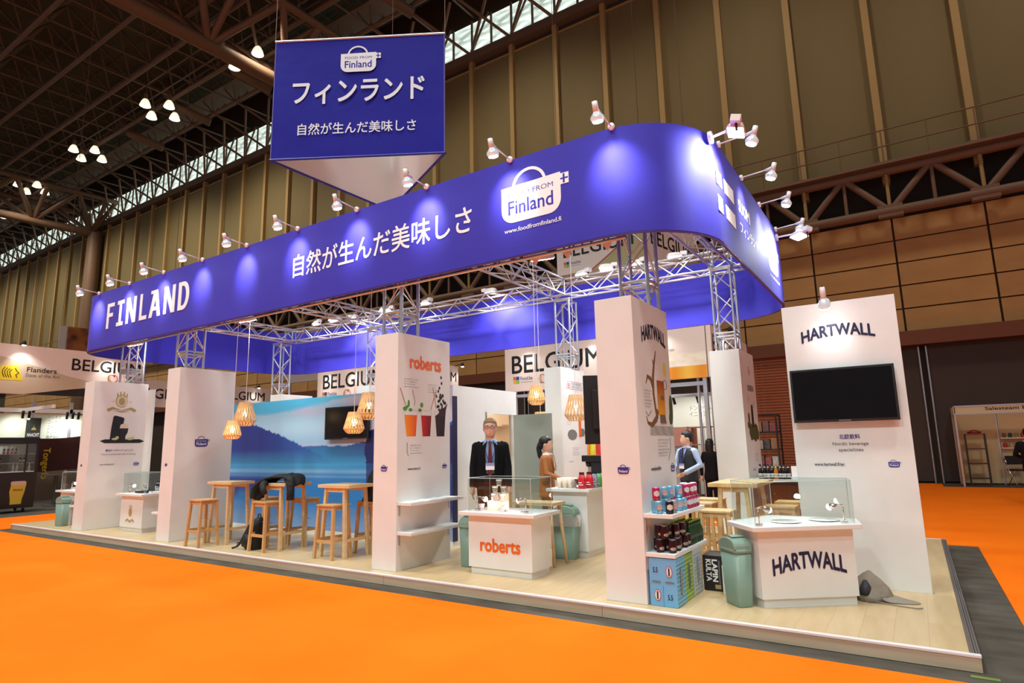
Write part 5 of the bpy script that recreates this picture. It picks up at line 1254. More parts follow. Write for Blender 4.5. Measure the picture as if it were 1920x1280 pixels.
def side_print(t, w, d, h, smat, bmat, word, striped=True, tm=NAVY, frame=None):
    f = Fr((w, -d, 0), (0, 1, 0), (0, 0, 1))
    if striped: plates('side_stripe', t, f, [[(0, 0.012+0.032*k), (2*d, 0.012+0.032*k), (2*d, 0.016+0.032*k), (0, 0.016+0.032*k)] for k in range(int(h/0.032))], smat, off=0.0002)
    cx = d
    plates('long_badge', t, f, [[(cx-0.028, h*0.3), (cx, h*0.2), (cx+0.028, h*0.3), (cx+0.028, h*0.72), (cx, h*0.82), (cx-0.028, h*0.72)]], frame or NAVY, off=0.0012)
    plates('badge_field', t, f, [[(cx-0.024, h*0.31), (cx, h*0.215), (cx+0.024, h*0.31), (cx+0.024, h*0.71), (cx, h*0.805), (cx-0.024, h*0.71)]], bmat, off=0.002)
    f3 = Fr((w, -d+cx+0.012-d*0, h*0.3), (0, 0, 1), (0, -1, 0))
    text(word, t, Fr((w, cx-d-0.014, h*0.74), (0, 0, -1), (0, 1, 0)), 0, 0, h*0.46, 0.026, tm, 0.02, off=0.004)
side_print(t, w, d, h, stp, mat('badge_sand', S(190, 196, 186), 0.5), 'LONKERO')
t, w, d, h = carton('lime green striped can carton behind the pale blue one', -1.95, -1.725, 5.20, 5.42, 0.47, mat('carton_green', S(138, 178, 70), 0.5))
side_print(t, w, d, h, mat('lime_stripe', S(190, 206, 130), 0.5), mat('badge_grey', S(150, 156, 148), 0.5), 'LONKERO')
t, w, d, h = carton('pale grey checked can carton in the middle of the row under the shelf', -1.95, -1.72, 5.43, 5.665, 0.475, mat('carton_grey', S(196, 204, 206), 0.5))
side_print(t, w, d, h, mat('grey_line_print', S(140, 150, 156), 0.5), mat('badge_silver', S(200, 204, 204), 0.5), 'LONKERO')
t, w, d, h = carton('black carton with big white LAPIN KULTA lettering', -1.72, -1.55, 5.69, 5.95, 0.40, mat('carton_black', S(30, 26, 26), 0.5))
text('LAPIN', t, Fr((-w+0.085, -d, h-0.035), (0, 0, -1), (1, 0, 0)), 0, 0, 0.19, 0.045, PRINTW, 0.04, off=0.001)
text('KULTA', t, Fr((-w+0.03, -d, h-0.035), (0, 0, -1), (1, 0, 0)), 0, 0, 0.19, 0.045, PRINTW, 0.04, off=0.001)
plates('grey_bar', t, Fr((-w, -d, 0), (1, 0, 0), (0, 0, 1)), [[(0.138, 0.06), (0.15, 0.06), (0.15, 0.26), (0.138, 0.26)]], GREYP)
plates('gold_square', t, Fr((-w, -d, 0), (1, 0, 0), (0, 0, 1)), [[(0.10, 0.02), (0.15, 0.02), (0.15, 0.055), (0.10, 0.055)]], gold)
plates('brown_side', t, Fr((w, -d, 0), (0, 1, 0), (0, 0, 1)), [[(0.02, 0.0), (2*d, 0.0), (2*d, h*0.75), (0.02, h*0.75)]], mat('carton_brown', S(110, 82, 54), 0.6))
t, w, d, h = carton('cream folded carton leaning behind the green bin', -1.53, -1.5, 5.6, 5.85, 0.34, PRINTW)
# leaflets on the roberts shelf
for i, y in enumerate((5.1, 5.32, 5.55, 5.75)):
    o = obj('leaflet', MB().box(-0.1, 0.1, -0.07, 0.07, 0, 0.004), PRINTW, None, loc=(-4.675, y, 0.821), rotz=0.15*(i-1)); tag(o, ORD[i]+' white leaflet pile from the front on the roberts column shelf', 'leaflet', 'leaflets on the roberts shelf')
# crest case bottles and rear bar
for i, x in enumerate((-10.93, -10.99, -11.05)):
    bottle('black', x, 5.6, 0.729, ORD[i]+' dark bottle from the right in the gold crest case', 'bottles in the crest case')
# rear bar behind the HARTWALL panel
t = thing('rear_bar', 'white topped bar along the rear edge behind the pine table', 'bar', (-1.3, 9.2, PT))
obj('bar_top', MB().box(-0.62, 0.75, -0.3, 0.3, 0.75, 0.78), WHITE, t, bevel=0.003); obj('bar_body', MB().box(-0.56, 0.7, -0.22, 0.25, 0.0, 0.75), mat('dark_red_bar', S(70, 24, 20), 0.5), t)
for i in range(8):
    k = 'amber' if i == 4 else 'black'
    bottle(k, -1.83+0.05*i, 8.98+0.03*(i % 2), 0.881, ORD[i]+' small bottle from the left on the rear bar', 'bottles on the rear bar', 1.0)
tag(obj('white_carton', MB().box(-1.44, -1.34, 9.0, 9.06, 0.881, 1.05), PRINTW, bevel=0.002), 'upright white card box beside the small bottles on the rear bar', 'box')
tag(obj('candy_bowl', MB().lathe([(0.04, 0), (0.09, 0.03), (0.1, 0.06), (0.07, 0.075), (0.01, 0.08)], 16, (-1.22, 9.0, 0.881)), mat('red_sweets', S(190, 50, 50), 0.5, noise=((60, 60, 60), S(240, 220, 210))), smooth=True), 'bowl of red and white sweets on the rear bar', 'bowl')

# ============================================================ PEOPLE
def remesh(mb, vox, name, m):
    me = mb.mesh('tmp', m); o = bpy.data.objects.new('tmp', me); COL.objects.link(o)
    r = o.modifiers.new('r', 'REMESH'); r.mode = 'VOXEL'; r.voxel_size = vox; r.use_smooth_shade = True
    s_ = o.modifiers.new('s', 'SMOOTH'); s_.iterations = 3; s_.factor = 0.5
    dg = bpy.context.evaluated_depsgraph_get(); out = bpy.data.meshes.new_from_object(o.evaluated_get(dg)); out.name = name
    bpy.data.objects.remove(o); bpy.data.meshes.remove(me)
    out.materials.clear(); out.materials.append(m)
    out.polygons.foreach_set('material_index', [0]*len(out.polygons))
    return out
def person(label, x, y, z0, H, rz, hair, skin=SKIN, torso='suit', cols=None, arms=None, long_hair=False, head_turn=0.0, glasses=False, fem=False, hide_low=False):
    """faces local -Y; arms = ((elbow, wrist, hand dir) left, right) in units of H"""
    t = thing('person', label, 'person', (x, y, z0+0.002), rz)
    k = 0.9 if fem else 1.0
    sh = 0.105*k*H; P_ = lambda *p: tuple(H*v for v in p)
    AR = arms or (((-0.145, 0.0, 0.64), (-0.15, -0.02, 0.50)), ((0.145, 0.0, 0.64), (0.15, -0.02, 0.50)))
    def torso_rings(g=0.0):
        T = [(0.47, .085, .06), (0.52, .09*(1.05 if fem else 1), .064), (0.58, .082*k, .058), (0.63, .080*k, .056), (0.70, .092*k, .062), (0.76, .10*k, .06), (0.80, .098*k, .05), (0.825, .06*k, .038), (0.845, .033, .033)]
        return [(0, 0, z*H, a*H+g, b*H+g) for z, a, b in T]
    b = MB(); b.loft(torso_rings(), 24, 2.3)
    b.tube([P_(0, 0, .82), P_(0, -.006, .885)], [.033*k*H, .031*k*H], 14)
    hs_ = len(b.v)
    b.loft([(0, -.012*H, .862*H, .018*H, .022*H), (0, -.014*H, .872*H, .034*H, .042*H), (0, -.008*H, .895*H, .042*H, .054*H), (0, 0, .925*H, .047*H, .060*H), (0, .004*H, .955*H, .047*H, .060*H), (0, .006*H, .98*H, .038*H, .048*H), (0, .006*H, .995*H, .018*H, .022*H)], 24, 2.2)
    b.add([P_(0, -.058, .935), P_(-.009, -.055, .905), P_(.009, -.055, .905), P_(0, -.074, .908), P_(0, -.05, .897), P_(0, -.03, .92)], [(0, 1, 3), (0, 3, 2), (1, 4, 3), (3, 4, 2), (0, 5, 1), (0, 2, 5), (1, 5, 4), (2, 4, 5)])
    for s_ in (-1, 1): b.ball(P_(s_*.048, .004, .92), .007*H, .013*H, .018*H)
    RH = Matrix.Translation(P_(0, 0, 0)) @ Matrix.Rotation(head_turn, 4, 'Z')
    b.xf(RH, hs_)
    sl = MB(); hand_pos = []
    for s_, (el, wr) in zip((-1, 1), AR):
        S_ = (s_*sh/H, 0, .792); b.tube([P_(*S_), P_(*el), P_(*wr)], [.027*k*H, .022*k*H, .016*k*H], 12)
        sl.tube([P_(s_*.07, 0, .805), P_(*S_), P_(*el), P_(*wr)], [.034*k*H, .034*k*H, .030*k*H, .025*k*H], 14)
        sl.ball(P_(*el), .030*k*H); sl.ball(P_(*S_), .035*k*H)
        w_ = Vector(P_(*wr)); d_ = (w_-Vector(P_(*el))).normalized(); hand_pos.append((w_, d_, s_))
        sd = Vector((0, 1, 0)) if abs(d_.z) > 0.6 else Vector((0, 0, 1)); sd = (sd-d_*sd.dot(d_)).normalized(); nr = d_.cross(sd)
        b.tube([w_, w_+d_*.022*H], [.016*H, .020*H], 10)
        pm_ = w_+d_*.035*H; b.tube([w_+d_*0.01*H, w_+d_*.05*H], [.018*H, .021*H], 10)
        for q, ln in zip((-1.5, -.5, .5, 1.5), (.034, .042, .045, .037)):
            o_ = w_+d_*.048*H+sd*q*.0105*H; cu = nr*(-s_)*0.0
            inw = Vector((-s_*1.0, -0.2, 0)); inw = (inw-d_*inw.dot(d_)).normalized()
            b.tube([o_, o_+d_*ln*.55*H+inw*.003*H, o_+d_*ln*.95*H+inw*.016*H], [.0056*H, .0052*H, .0042*H], 7)
        fw = Vector((0, -1, 0)); fw = (fw-d_*fw.dot(d_)).normalized() if abs(d_.y) < .9 else Vector((0, 0, 1))
        b.tube([w_+d_*.015*H+fw*.012*H, w_+d_*.035*H+fw*.03*H, w_+d_*.06*H+fw*.032*H], [.0075*H, .0066*H, .0052*H], 7)
    for s_ in (-1, 1):
        b.tube([P_(s_*.045, 0, .50), P_(s_*.05, -.005, .285), P_(s_*.052, 0, .04)], [.048*H, .034*H, .02*H], 12)
        b.tube([P_(s_*.052, .01, .025), P_(s_*.058, -.07, .015)], [.02*H, .016*H], 10)
    obj('body', remesh(b, 0.0075, 'body', skin), None, t)
    c = cols or {}
    if torso != 'robe':
        tr = MB(); tr.loft([(0, 0, z*H, a*H, b_*H) for z, a, b_ in ((.44, .07, .055), (.47, .095, .07), (.53, .097, .072), (.60, .088, .064))], 22, 2.3)
        for s_ in (-1, 1): tr.tube([P_(s_*.045, 0, .50), P_(s_*.05, 0, .285), P_(s_*.053, .005, .03)], [.056*H, .042*H, .034*H], 14)
        obj('trousers', remesh(tr, 0.012, 'trousers', c['trousers']), None, t)
    for s_ in (-1, 1):
        obj('shoe', MB().loft([(s_*.055*H, -.025*H, 0.001*H, .028*H, .07*H), (s_*.055*H, -.025*H, .012*H, .03*H, .072*H), (s_*.055*H, -.012*H, .035*H, .026*H, .05*H)], 18, 2.4), BLACKM, t, smooth=True)
    st = MB().loft(torso_rings(0.004), 26, 2.3)
    if c.get('sleeve_shirt'): 
        st.add(sl.v, sl.f)
    obj('shirt', remesh(st, 0.011, 'shirt', c['shirt']), None, t)
    if torso in ('suit', 'vest'):
        jb = MB(); g = 0.013
        T = [(0.44 if torso == 'suit' else .5, .10, .075), (0.5, .1, .076), (0.58, .095*k, .07), (0.63, .094*k, .068), (0.70, .102*k, .072), (0.76, .108*k, .069), (0.80, .104*k, .058), (0.828, .062*k, .045)]
        jb.loft([(0, 0, z*H, a*H+0.004, b_*H) for z, a, b_ in T], 26, 2.3)
        if torso == 'suit': jb.add(sl.v, sl.f)
        me = remesh(jb, 0.010, 'jacket', c['jacket'])
        bm_ = bmesh.new(); bm_.from_mesh(me); dl_ = []
        vb, vt, wt = c.get('vee', (.52, .835, .052))
        for fc in bm_.faces:
            p = fc.calc_center_median(); z = p.z/H
            if p.y < -0.02*H and abs(p.x) < 0.08*H and z > vb:
                w_ = wt*H*min(1, (z-vb)/(vt-vb)+c.get('vee_min', .0))
                if abs(p.x) < w_: dl_.append(fc)
        bmesh.ops.delete(bm_, geom=dl_, context='FACES'); bm_.to_mesh(me); bm_.free()
        o = obj('jacket' if torso == 'suit' else 'waistcoat', me, None, t); 
        for s_ in (-1, 1):
            if torso == 'suit':
                v = [P_(s_*.02, -.060, .835), P_(s_*.06, -.066, .79), P_(s_*.058, -.078, .72), P_(s_*(.012+c.get('vee_min', 0)*.04), -.082, vb+.02), P_(s_*(.004+c.get('vee_min', 0)*.045), -.081, vb+.03), P_(s_*.036, -.075, .76)]
                o2 = obj('lapel', MB().add(v, [(0, 1, 5), (1, 2, 5), (2, 3, 4), (2, 4, 5)]), c['jacket'], t); o2.modifiers.new('th', 'SOLIDIFY').thickness = 0.006
    if c.get('tie'):
        v = [(-.010, -.058, .832), (.010, -.058, .832), (.008, -.064, .818), (-.008, -.064, .818), (-.017, -.078, .68), (.017, -.078, .68), (.018, -.084, .60), (-.018, -.084, .60), (0, -.084, .575)]
        o2 = obj('tie', MB().add([P_(*q) for q in v], [(0, 1, 2, 3), (3, 2, 5, 4), (4, 5, 6, 7), (7, 6, 8)]), c['tie'], t); o2.modifiers.new('th', 'SOLIDIFY').thickness = 0.008
    if c.get('badge'):
        obj('lanyard', MB().tube([P_(-.045, -.05, .83), P_(-.03, -.076, .74), P_(0, -.09, .665)], 0.004, 5).tube([P_(.045, -.05, .83), P_(.03, -.076, .74), P_(0, -.09, .665)], 0.004, 5), LOGOB, t)
        obj('name_badge', MB().box(-.032*H, .032*H, -.095*H, -.09*H, .625*H, .675*H), PRINTW, t); obj('badge_stripe', MB().box(-.032*H, .032*H, -.0965*H, -.095*H, .655*H, .675*H), mat('lilac_print', S(150, 150, 210), 0.5), t)
    col = MB().tube([P_(-.03, .02, .838), P_(-.034, -.01, .84), P_(-.014, -.046, .835), P_(-.01, -.058, .825)], .008*H, 8).tube([P_(.03, .02, .838), P_(.034, -.01, .84), P_(.014, -.046, .835), P_(.01, -.058, .825)], .008*H, 8)
    obj('collar', col, c['shirt'], t, smooth=True)
    # hair and face
    hm = hair; hb = MB()
    hb.loft([(0, .014*H, .925*H, .050*H, .056*H), (0, .012*H, .95*H, .053*H, .062*H), (0, .008*H, .975*H, .048*H, .061*H), (0, .006*H, .996*H, .034*H, .044*H), (0, .008*H, 1.005*H, .012*H, .018*H)], 24, 2.2)
    hb.ball(P_(0, .03, .925), .05*H, .04*H, .045*H)
    if long_hair == 'tail': hb.tube([P_(0, .055, .93), P_(0, .075, .89), P_(0, .06, .82), P_(.02, .03, .74)], [.03*H, .024*H, .026*H, .01*H], 10)
    if long_hair == 'long': hb.loft([(0, .03*H, .80*H, .05*H, .03*H), (0, .03*H, .86*H, .056*H, .045*H), (0, .02*H, .93*H, .055*H, .058*H)], 18)
    me = remesh(hb, 0.006, 'hair', hm)
    bm_ = bmesh.new(); bm_.from_mesh(me)
    bmesh.ops.delete(bm_, geom=[fc for fc in bm_.faces if fc.calc_center_median().y < -0.028*H and fc.calc_center_median().z < .958*H], context='FACES'); bm_.to_mesh(me); bm_.free()
    for v in me.vertices: v.co = RH @ v.co
    o = obj('hair', me, None, t)
    for s_ in (-1, 1):
        obj('eye', MB().ball(P_(s_*.019, -.0545, .932), .0062*H, .004*H, .0026*H).xf(RH), PRINTW, t, smooth=True)
        obj('iris', MB().ball(P_(s_*.019, -.058, .932), .0026*H, .0015*H, .0024*H).xf(RH), BLACKM, t, smooth=True)
        obj('eyebrow', MB().box(s_*.019*H-.009*H, s_*.019*H+.009*H, -.060*H, -.056*H, .9425*H, .9455*H).xf(RH), hm, t)
    obj('mouth', MB().ball(P_(0, -.0545, .887), .013*H, .006*H, .0032*H).xf(RH), mat('lip', S(176, 96, 88), 0.5), t, smooth=True)
    if glasses:
        g_ = MB()
        for s_ in (-1, 1):
            g_.tube([P_(s_*.02+.016*cos(a), -.066, .931+.010*sin(a)) for a in [2*pi*i/14 for i in range(15)]], .0016*H, 5)
            g_.tube([P_(s_*.036, -.066, .934), P_(s_*.05, 0, .932)], .0016*H, 5)
        g_.tube([P_(-.004, -.067, .933), P_(.004, -.067, .933)], .0016*H, 5)
        obj('glasses', g_.xf(RH), mat('dark_wire', S(60, 50, 46), 0.3, 0.6), t)
    return t
blk = mat('black_suit_cloth', S(16, 16, 20), 0.85, spec=0.2); lb = mat('pale_blue_shirt', S(150, 182, 222), 0.7); wine = mat('wine_tie', S(96, 16, 28), 0.6)
person('man in black suit, wine red tie and name badge standing behind the roberts counter', -4.33, 6.1, PT, 1.635, radians(33), mat('grey_blond_hair', S(140, 116, 88), 0.7), glasses=True,
       cols=dict(jacket=blk, shirt=lb, tie=wine, trousers=blk, badge=1, vee=(.50, .83, .05), vee_min=.45), arms=(((-.128, 0.01, .645), (-.132, -.025, .50)), ((.128, 0.01, .645), (.132, -.025, .50))))
tan = mat('camel_blazer', S(170, 104, 56), 0.8); dkh = mat('black_hair', S(18, 15, 16), 0.45)
person('woman in camel blazer with black ponytail walking right past the open door', -4.15, 7.14, PT, 1.41, radians(110), dkh, long_hair='tail', fem=True,
       cols=dict(jacket=tan, shirt=mat('cream_blouse', S(226, 214, 200), 0.7), trousers=mat('brown_trousers', S(120, 78, 46), 0.8), vee=(.66, .83, .03)), arms=(((-.12, -.02, .66), (-.09, -.16, .60)), ((.12, -.0, .66), (.1, -.12, .58))))
person('man in dark waistcoat and pale blue shirt turned left beside the HARTWALL column', -2.86, 9.1, PT, 1.46, radians(-28), dkh, torso='vest', head_turn=radians(-35),
       cols=dict(jacket=mat('charcoal_waistcoat', S(44, 46, 52), 0.8), shirt=mat('light_blue_shirt', S(176, 196, 232), 0.7), tie=mat('navy_tie', S(30, 34, 60), 0.6), trousers=blk, badge=1, sleeve_shirt=1, vee=(.66, .83, .04)),
       arms=(((-.15, -.03, .66), (-.06, -.16, .60)), ((.165, -.0, .66), (.10, -.15, .585))))
person('person with long black hair in a black coat seen from behind near the rear column', -3.44, 12.4, 0.008, 1.44, radians(175), dkh, long_hair='long', fem=True,
       cols=dict(jacket=blk, shirt=blk, trousers=blk, vee=(.8, .83, .01)))
person('man in black suit seen from behind at the right edge, facing the Salesteam booth', 1.88, 15.9, 0.008, 1.52, radians(175), dkh,
       cols=dict(jacket=blk, shirt=PRINTW, trousers=blk, vee=(.8, .83, .01)), arms=(((-.155, -.02, .66), (-.10, -.13, .62)), ((.155, -.02, .66), (.1, -.13, .62))))

# ============================================================ BELGIUM BOOTHS
peach = mat('peach_white_fascia', S(240, 226, 218), 0.7); cream = mat('cream_swoosh', S(206, 190, 164), 0.7)
def logo_food(t, f, x, y, s, word=True):
    for i, c_ in enumerate((S(226, 110, 60), S(40, 60, 170), S(236, 180, 60), S(140, 190, 60))):
        plates('logo_square', t, f, [[(x+(i % 2)*s*1.1, y+(1-i//2)*s*1.1), (x+(i % 2)*s*1.1+s, y+(1-i//2)*s*1.1), (x+(i % 2)*s*1.1+s, y+(1-i//2)*s*1.1+s), (x+(i % 2)*s*1.1, y+(1-i//2)*s*1.1+s)]], mat('logo_ink_%d' % i, c_, 0.5), 0.006)
    if word:
        text('Food.be', t, f, x+s*2.6, y+s*0.9, s*4.2, s*1.1, mat('food_blue_print', S(60, 80, 130), 0.5), 0.01); plates('thin_line', t, f, [[(x+s*2.6, y+s*0.3), (x+s*6.8, y+s*0.3), (x+s*6.8, y+s*0.4), (x+s*2.6, y+s*0.4)]], GREYP, 0.004)
def logo_ring(t, f, x, y, r):
    plates('ring_black', t, f, [stroke(ell(x-r*.3, y, r, r*1.1, 1.8, 4.5), r*0.16)], BLACK, 0.004); plates('ring_gold', t, f, [stroke(ell(x-r*.12, y, r, r*1.1, 1.7, 4.6), r*0.14)], mat('gold_ring_print', S(230, 180, 60), 0.5), 0.005)
    plates('ring_red', t, f, [stroke(ell(x+r*.2, y, r, r*1.1, -3.6, 2.2), r*0.12), ell(x+r*.35, y+r*.7, r*.22, r*.25)], mat('red_ring_print', S(200, 40, 60), 0.5), 0.006)
def fascia(name_lab, o, r, n_th, ln, h, extra=None):
    """fascia panel: o = lower left corner in the world, r = along"""
    t = thing('booth_fascia', name_lab, 'fascia', o)
    f = Fr((0, 0, 0), r, (0, 0, 1)); R_ = Vector(r).normalized()
    nrm = f.n
    v = [f.p(0, 0, -n_th), f.p(ln, 0, -n_th), f.p(ln, h, -n_th), f.p(0, h, -n_th), f.p(0, 0, 0), f.p(ln, 0, 0), f.p(ln, h, 0), f.p(0, h, 0)]
    obj('fascia_board', MB().add(v, [(3, 2, 1, 0), (4, 5, 6, 7), (0, 1, 5, 4), (1, 2, 6, 5), (2, 3, 7, 6), (3, 0, 4, 7)]), peach, t)
    for a_ in (0.25, ln-0.25):
        q_ = Vector(o)+R_*a_-nrm*(n_th+0.03); rod('support_post', t, (q_.x, q_.y, 0.01), (q_.x, q_.y, o[2]+h), 0.03, ALU)
    return t, f
def track_lamp(label, p, dirv, aim, power=18, group='lamps on the BELGIUM fascias'):
    t = thing('fascia_lamp', label, 'lamp', p, 0, group)
    d_ = Vector(dirv).normalized()
    obj('arm', MB().tube([(0, 0, 0), tuple(d_*0.28+Vector((0, 0, 0.05)))], 0.012, 6), BLACKM, t)
    q = d_*0.3
    obj('lamp_head', MB().tube([tuple(q+Vector((0, 0, 0.08))), tuple(q-Vector((0, 0, 0.04)))], [0.03, 0.06], 10), BLACKM, t, smooth=True)
    obj('lit_face', MB().ball(tuple(q-Vector((0, 0, 0.045))), 0.045, 0.045, 0.015), BULB, t, smooth=True)
    light('lamp_beam', 'SPOT', Vector(p)+q-Vector((0, 0, 0.07)), power, (1, 0.95, 0.9), aim, 0.05, 100, 0.9, parent=t)
# B: right-hand booth front and its return
t, f = fascia('long BELGIUM fascia on the booth behind the stone picture column', (-8.72, 13, 2.75), (1, 0, 0), 0.1, 5.18, 1.12)
text('BELGIUM', t, f, 0.22, 0.46, 2.55, 0.46, BLACK, 0.012)
logo_food(t, f, 0.25, 0.2, 0.085); logo_ring(t, f, 1.15, 0.28, 0.1)
plates('red_swoosh', t, f, [stroke([(2.2, 0.05), (2.7, 0.12), (3.2, 0.28), (3.7, 0.5)], 0.03)], mat('crimson_swoosh', S(170, 30, 50), 0.5), 0.004)
text('Brussels', t, f, 3.7, 0.6, 0.55, 0.13, GREYP, 0.004); text('INVEST EXPORT', t, f, 4.3, 0.62, 0.2, 0.05, GREYP)
paint('beer_pour_photo', t, Fr(f.p(4.0, 0.0), f.r, f.u), 1.18, 0.56, 60, 30, lambda u, v: (lerp(S(236, 150, 30), S(250, 196, 70), 0.5+0.5*sin(u*12)) if v < 0.48 and u > 0.25 else (lerp(S(240, 226, 200), S(255, 250, 240), n2(u*9, v*9)) if u > 0.25 and v > 0.48 else (S(60, 36, 30) if abs(v-0.4-0.3*sin(u*14)) < 0.12 and u < 0.2 else S(226, 206, 190)))), off=0.004)
for i, x in enumerate((-8.1, -6.3, -4.6)):
    track_lamp(ORD[i]+' small lamp from the left on top of the long BELGIUM fascia', (x, 13, 3.87), (0, -1, 0), (x+0.2, 13.05, 3.2))
t, f = fascia('short BELGIUM return fascia facing right behind the lattice tower', (-3.42, 13.02, 2.75), (0, 1, 0), 0.1, 3.4, 1.12)
text('BELGIUM', t, f, 0.1, 0.55, 2.4, 0.4, BLACK, 0.012)
plates('figure_mark', t, f, [ell(0.7, 0.3, 0.05, 0.09), ell(0.76, 0.42, 0.03, 0.03)], LOGOB, 0.004); text('brussels', t, f, 0.5, 0.1, 0.9, 0.07, GREYP)
track_lamp('small lamp over the short BELGIUM return fascia', (-3.54, 14.0, 3.87), (1, 0, 0), (-3.5, 14.2, 3.2))
# A: middle booth
t, f = fascia('BELGIUM fascia above the lake mural at its right', (-16.1, 13, 2.85), (1, 0, 0), 0.1, 4.2, 1.05)
text('BELGIUM', t, f, 0.28, 0.45, 2.7, 0.46, BLACK, 0.012); logo_food(t, f, 0.26, 0.14, 0.1); logo_ring(t, f, 1.42, 0.24, 0.12)
plates('cream_swoosh', t, f, [[(1.9, 0), (4.2, 0), (4.2, 0.5), (3.2, 0.25), (2.5, 0.05)]], cream, 0.004)
for i, x in enumerate((-15.6, -14.4, -12.6)): track_lamp(ORD[i]+' small lamp from the left on the middle BELGIUM fascia', (x, 13, 3.9), (0, -1, 0), (x+0.1, 13.05, 3.2))
t, f = fascia('narrow BELGIUM return fascia just right of the roberts column', (-11.9, 13.02, 2.85), (0, 1, 0), 0.1, 2.05, 1.05)
text('BELGIUM', t, f, 0.25, 0.55, 1.7, 0.3, BLACK, 0.01); track_lamp('small lamp over the narrow BELGIUM return fascia', (-11.9, 14.9, 3.9), (1, 0, 0), (-11.85, 15, 3.2))
# C: far left booth corner piece
t, f = fascia('far BELGIUM fascia seen between plain column and mural', (-22.5, 9.8, 3.0), (0, 1, 0), 0.1, 6.0, 0.95)
text('BELGIUM', t, f, 3.75, 0.42, 1.95, 0.34, BLACK, 0.012); text('BELGIUM', t, f, 0.5, 0.3, 1.95, 0.36, BLACK, 0.012); logo_food(t, f, 4.6, 0.1, 0.11)
for i, y in enumerate((12.0, 13.6, 15.0)): track_lamp(ORD[i]+' small lamp from the left on the far BELGIUM fascia', (-22.5, y, 3.95), (1, 0, 0), (-22.4, y, 3.3))
# D: near left booth with Flanders fascia
t, f = fascia('large BELGIUM and Flanders fascia at the left edge', (-19.6, 3.6, 3.0), (0, 1, 0), 0.1, 5.65, 1.3)
def Fy(y): return y-3.6
text('BELGIUM', t, f, Fy(7.35), 0.74, 1.83, 0.33, BLACK, 0.012)
plates('cream_swoosh', t, f, [[(0, 0), (Fy(7.0), 0.0), (Fy(8.0), 0.25), (Fy(8.25), 0.38), (Fy(7.3), 0.55), (Fy(6.2), 0.85), (Fy(5.6), 1.0), (0, 1.1)]], cream, 0.004)
plates('dark_swoosh', t, f, [[(Fy(6.3), 0.0), (Fy(9.25), 0.0), (Fy(9.25), 0.38), (Fy(8.2), 0.32), (Fy(7.4), 0.2)]], mat('dark_swoosh_print', S(34, 32, 30), 0.6), 0.006)
plates('yellow_flag', t, f, [[(Fy(5.72), 0.35), (Fy(6.25), 0.35), (Fy(6.12), 0.73), (Fy(5.76), 0.73)]], mat('yellow_print', S(236, 214, 40), 0.5), 0.007)
plates('lion_head', t, f, [stroke([(2.25+.05*i, 0.69-.02*i), (2.2+.05*i, 0.6-.01*i), (2.21+.05*i, .5), (2.25+.05*i, .42)], 0.016) for i in range(4)]+[stroke([(2.46, 0.67), (2.5, 0.6), (2.55, 0.55), (2.49, 0.5), (2.52, 0.42)], 0.018)], BLACK, off=0.01)
text('Flanders', t, f, Fy(6.32), 0.6, 0.68, 0.13, mat('dark_grey_print', S(50, 52, 56), 0.5), 0.012, off=0.006); text('State of the Art', t, f, Fy(6.3), 0.47, 0.78, 0.09, GREYP, 0.0, off=0.006)
logo_ring(t, f, Fy(8.42), 0.58, 0.1); logo_food(t, f, Fy(8.75), 0.48, 0.09)
for i, y in enumerate((6.1, 8.2)): track_lamp(['left', 'right'][i]+' small lamp on the Flanders fascia', (-19.6, y, 4.3), (1, 0, 0), (-19.5, y+0.1, 3.7), 40)
tag(obj('red_header', MB().box(-19.86, -19.72, 2.0, 3.6+2.06, 3.98, 4.34), mat('red_board', S(180, 40, 50), 0.6)), 'red board at the very left of the Flanders fascia', 'board')
bpan = thing('photo_banner', 'food photo banner hanging high behind the Flanders fascia', 'banner', (-27, 10.2, 4.9))
paint('food_photo', bpan, Fr((0, -0.6, 0.4), (0, 1, 0), (0, 0, 1)), 4.2, 1.0, 60, 16, lambda u, v: (S(214, 206, 200) if u < 0.06 or (v > 0.7 and u > .62) else lerp(lerp(S(40, 22, 16), S(196, 120, 60), n2(u*18, v*5)*1.5-.2), S(120, 50, 26), n2(u*9+4, v*6)*0.5)))
obj('banner_back', MB().box(-0.03, -0.005, -0.6, 3.6, 0.4, 1.4), SHEET, bpan)
for y_ in (-0.55, 3.55): rod('banner_wire', bpan, (-27.02, 10.2+y_, 6.3), (-27.02, 10.2+y_, 22.9), 0.01, DARKST, 4)
# booth interiors
def booth(label, x0, x1, y0, y1, zt, lit, posts=True):
    t = thing('booth_shell', label, 'booth', ((x0+x1)/2, (y0+y1)/2, 0.0))
    wl_ = mat('booth_panel', S(206, 208, 196), 0.6)
    n_ = max(1, int((x1-x0)/0.99))
    for i in range(n_):
        a = x0+(x1-x0)*i/n_; b_ = x0+(x1-x0)*(i+1)/n_
        obj('wall_panel', lbox(t, a+0.02, b_-0.02, y1-0.03, y1, 0.05, zt), wl_, t)
    for i in range(n_+1): obj('post', lbox(t, x0+(x1-x0)*i/n_-0.02, x0+(x1-x0)*i/n_+0.02, y1-0.05, y1+0.01, 0, zt+0.05), ALU, t)
    m_ = max(1, int((y1-y0)/0.99))
    return t
t = booth('lit white booth interior under the long BELGIUM fascia', -8.7, -3.6, 13.1, 16.2, 2.65, True)
obj('ceiling_rail', lbox(t, -8.7, -3.6, 13.1, 13.2, 2.6, 2.68), ALU, t)
obj('ceiling_rail', lbox(t, -8.7, -3.6, 15.0, 15.08, 2.5, 2.58), ALU, t)
obj('black_shelf', lbox(t, -5.6, -5.15, 15.9, 16.1, 1.55, 1.75), BLACKM, t)
obj('corner_post', lbox(t, -3.66, -3.58, 13.02, 13.1, 0.0, 2.75), ALU, t)
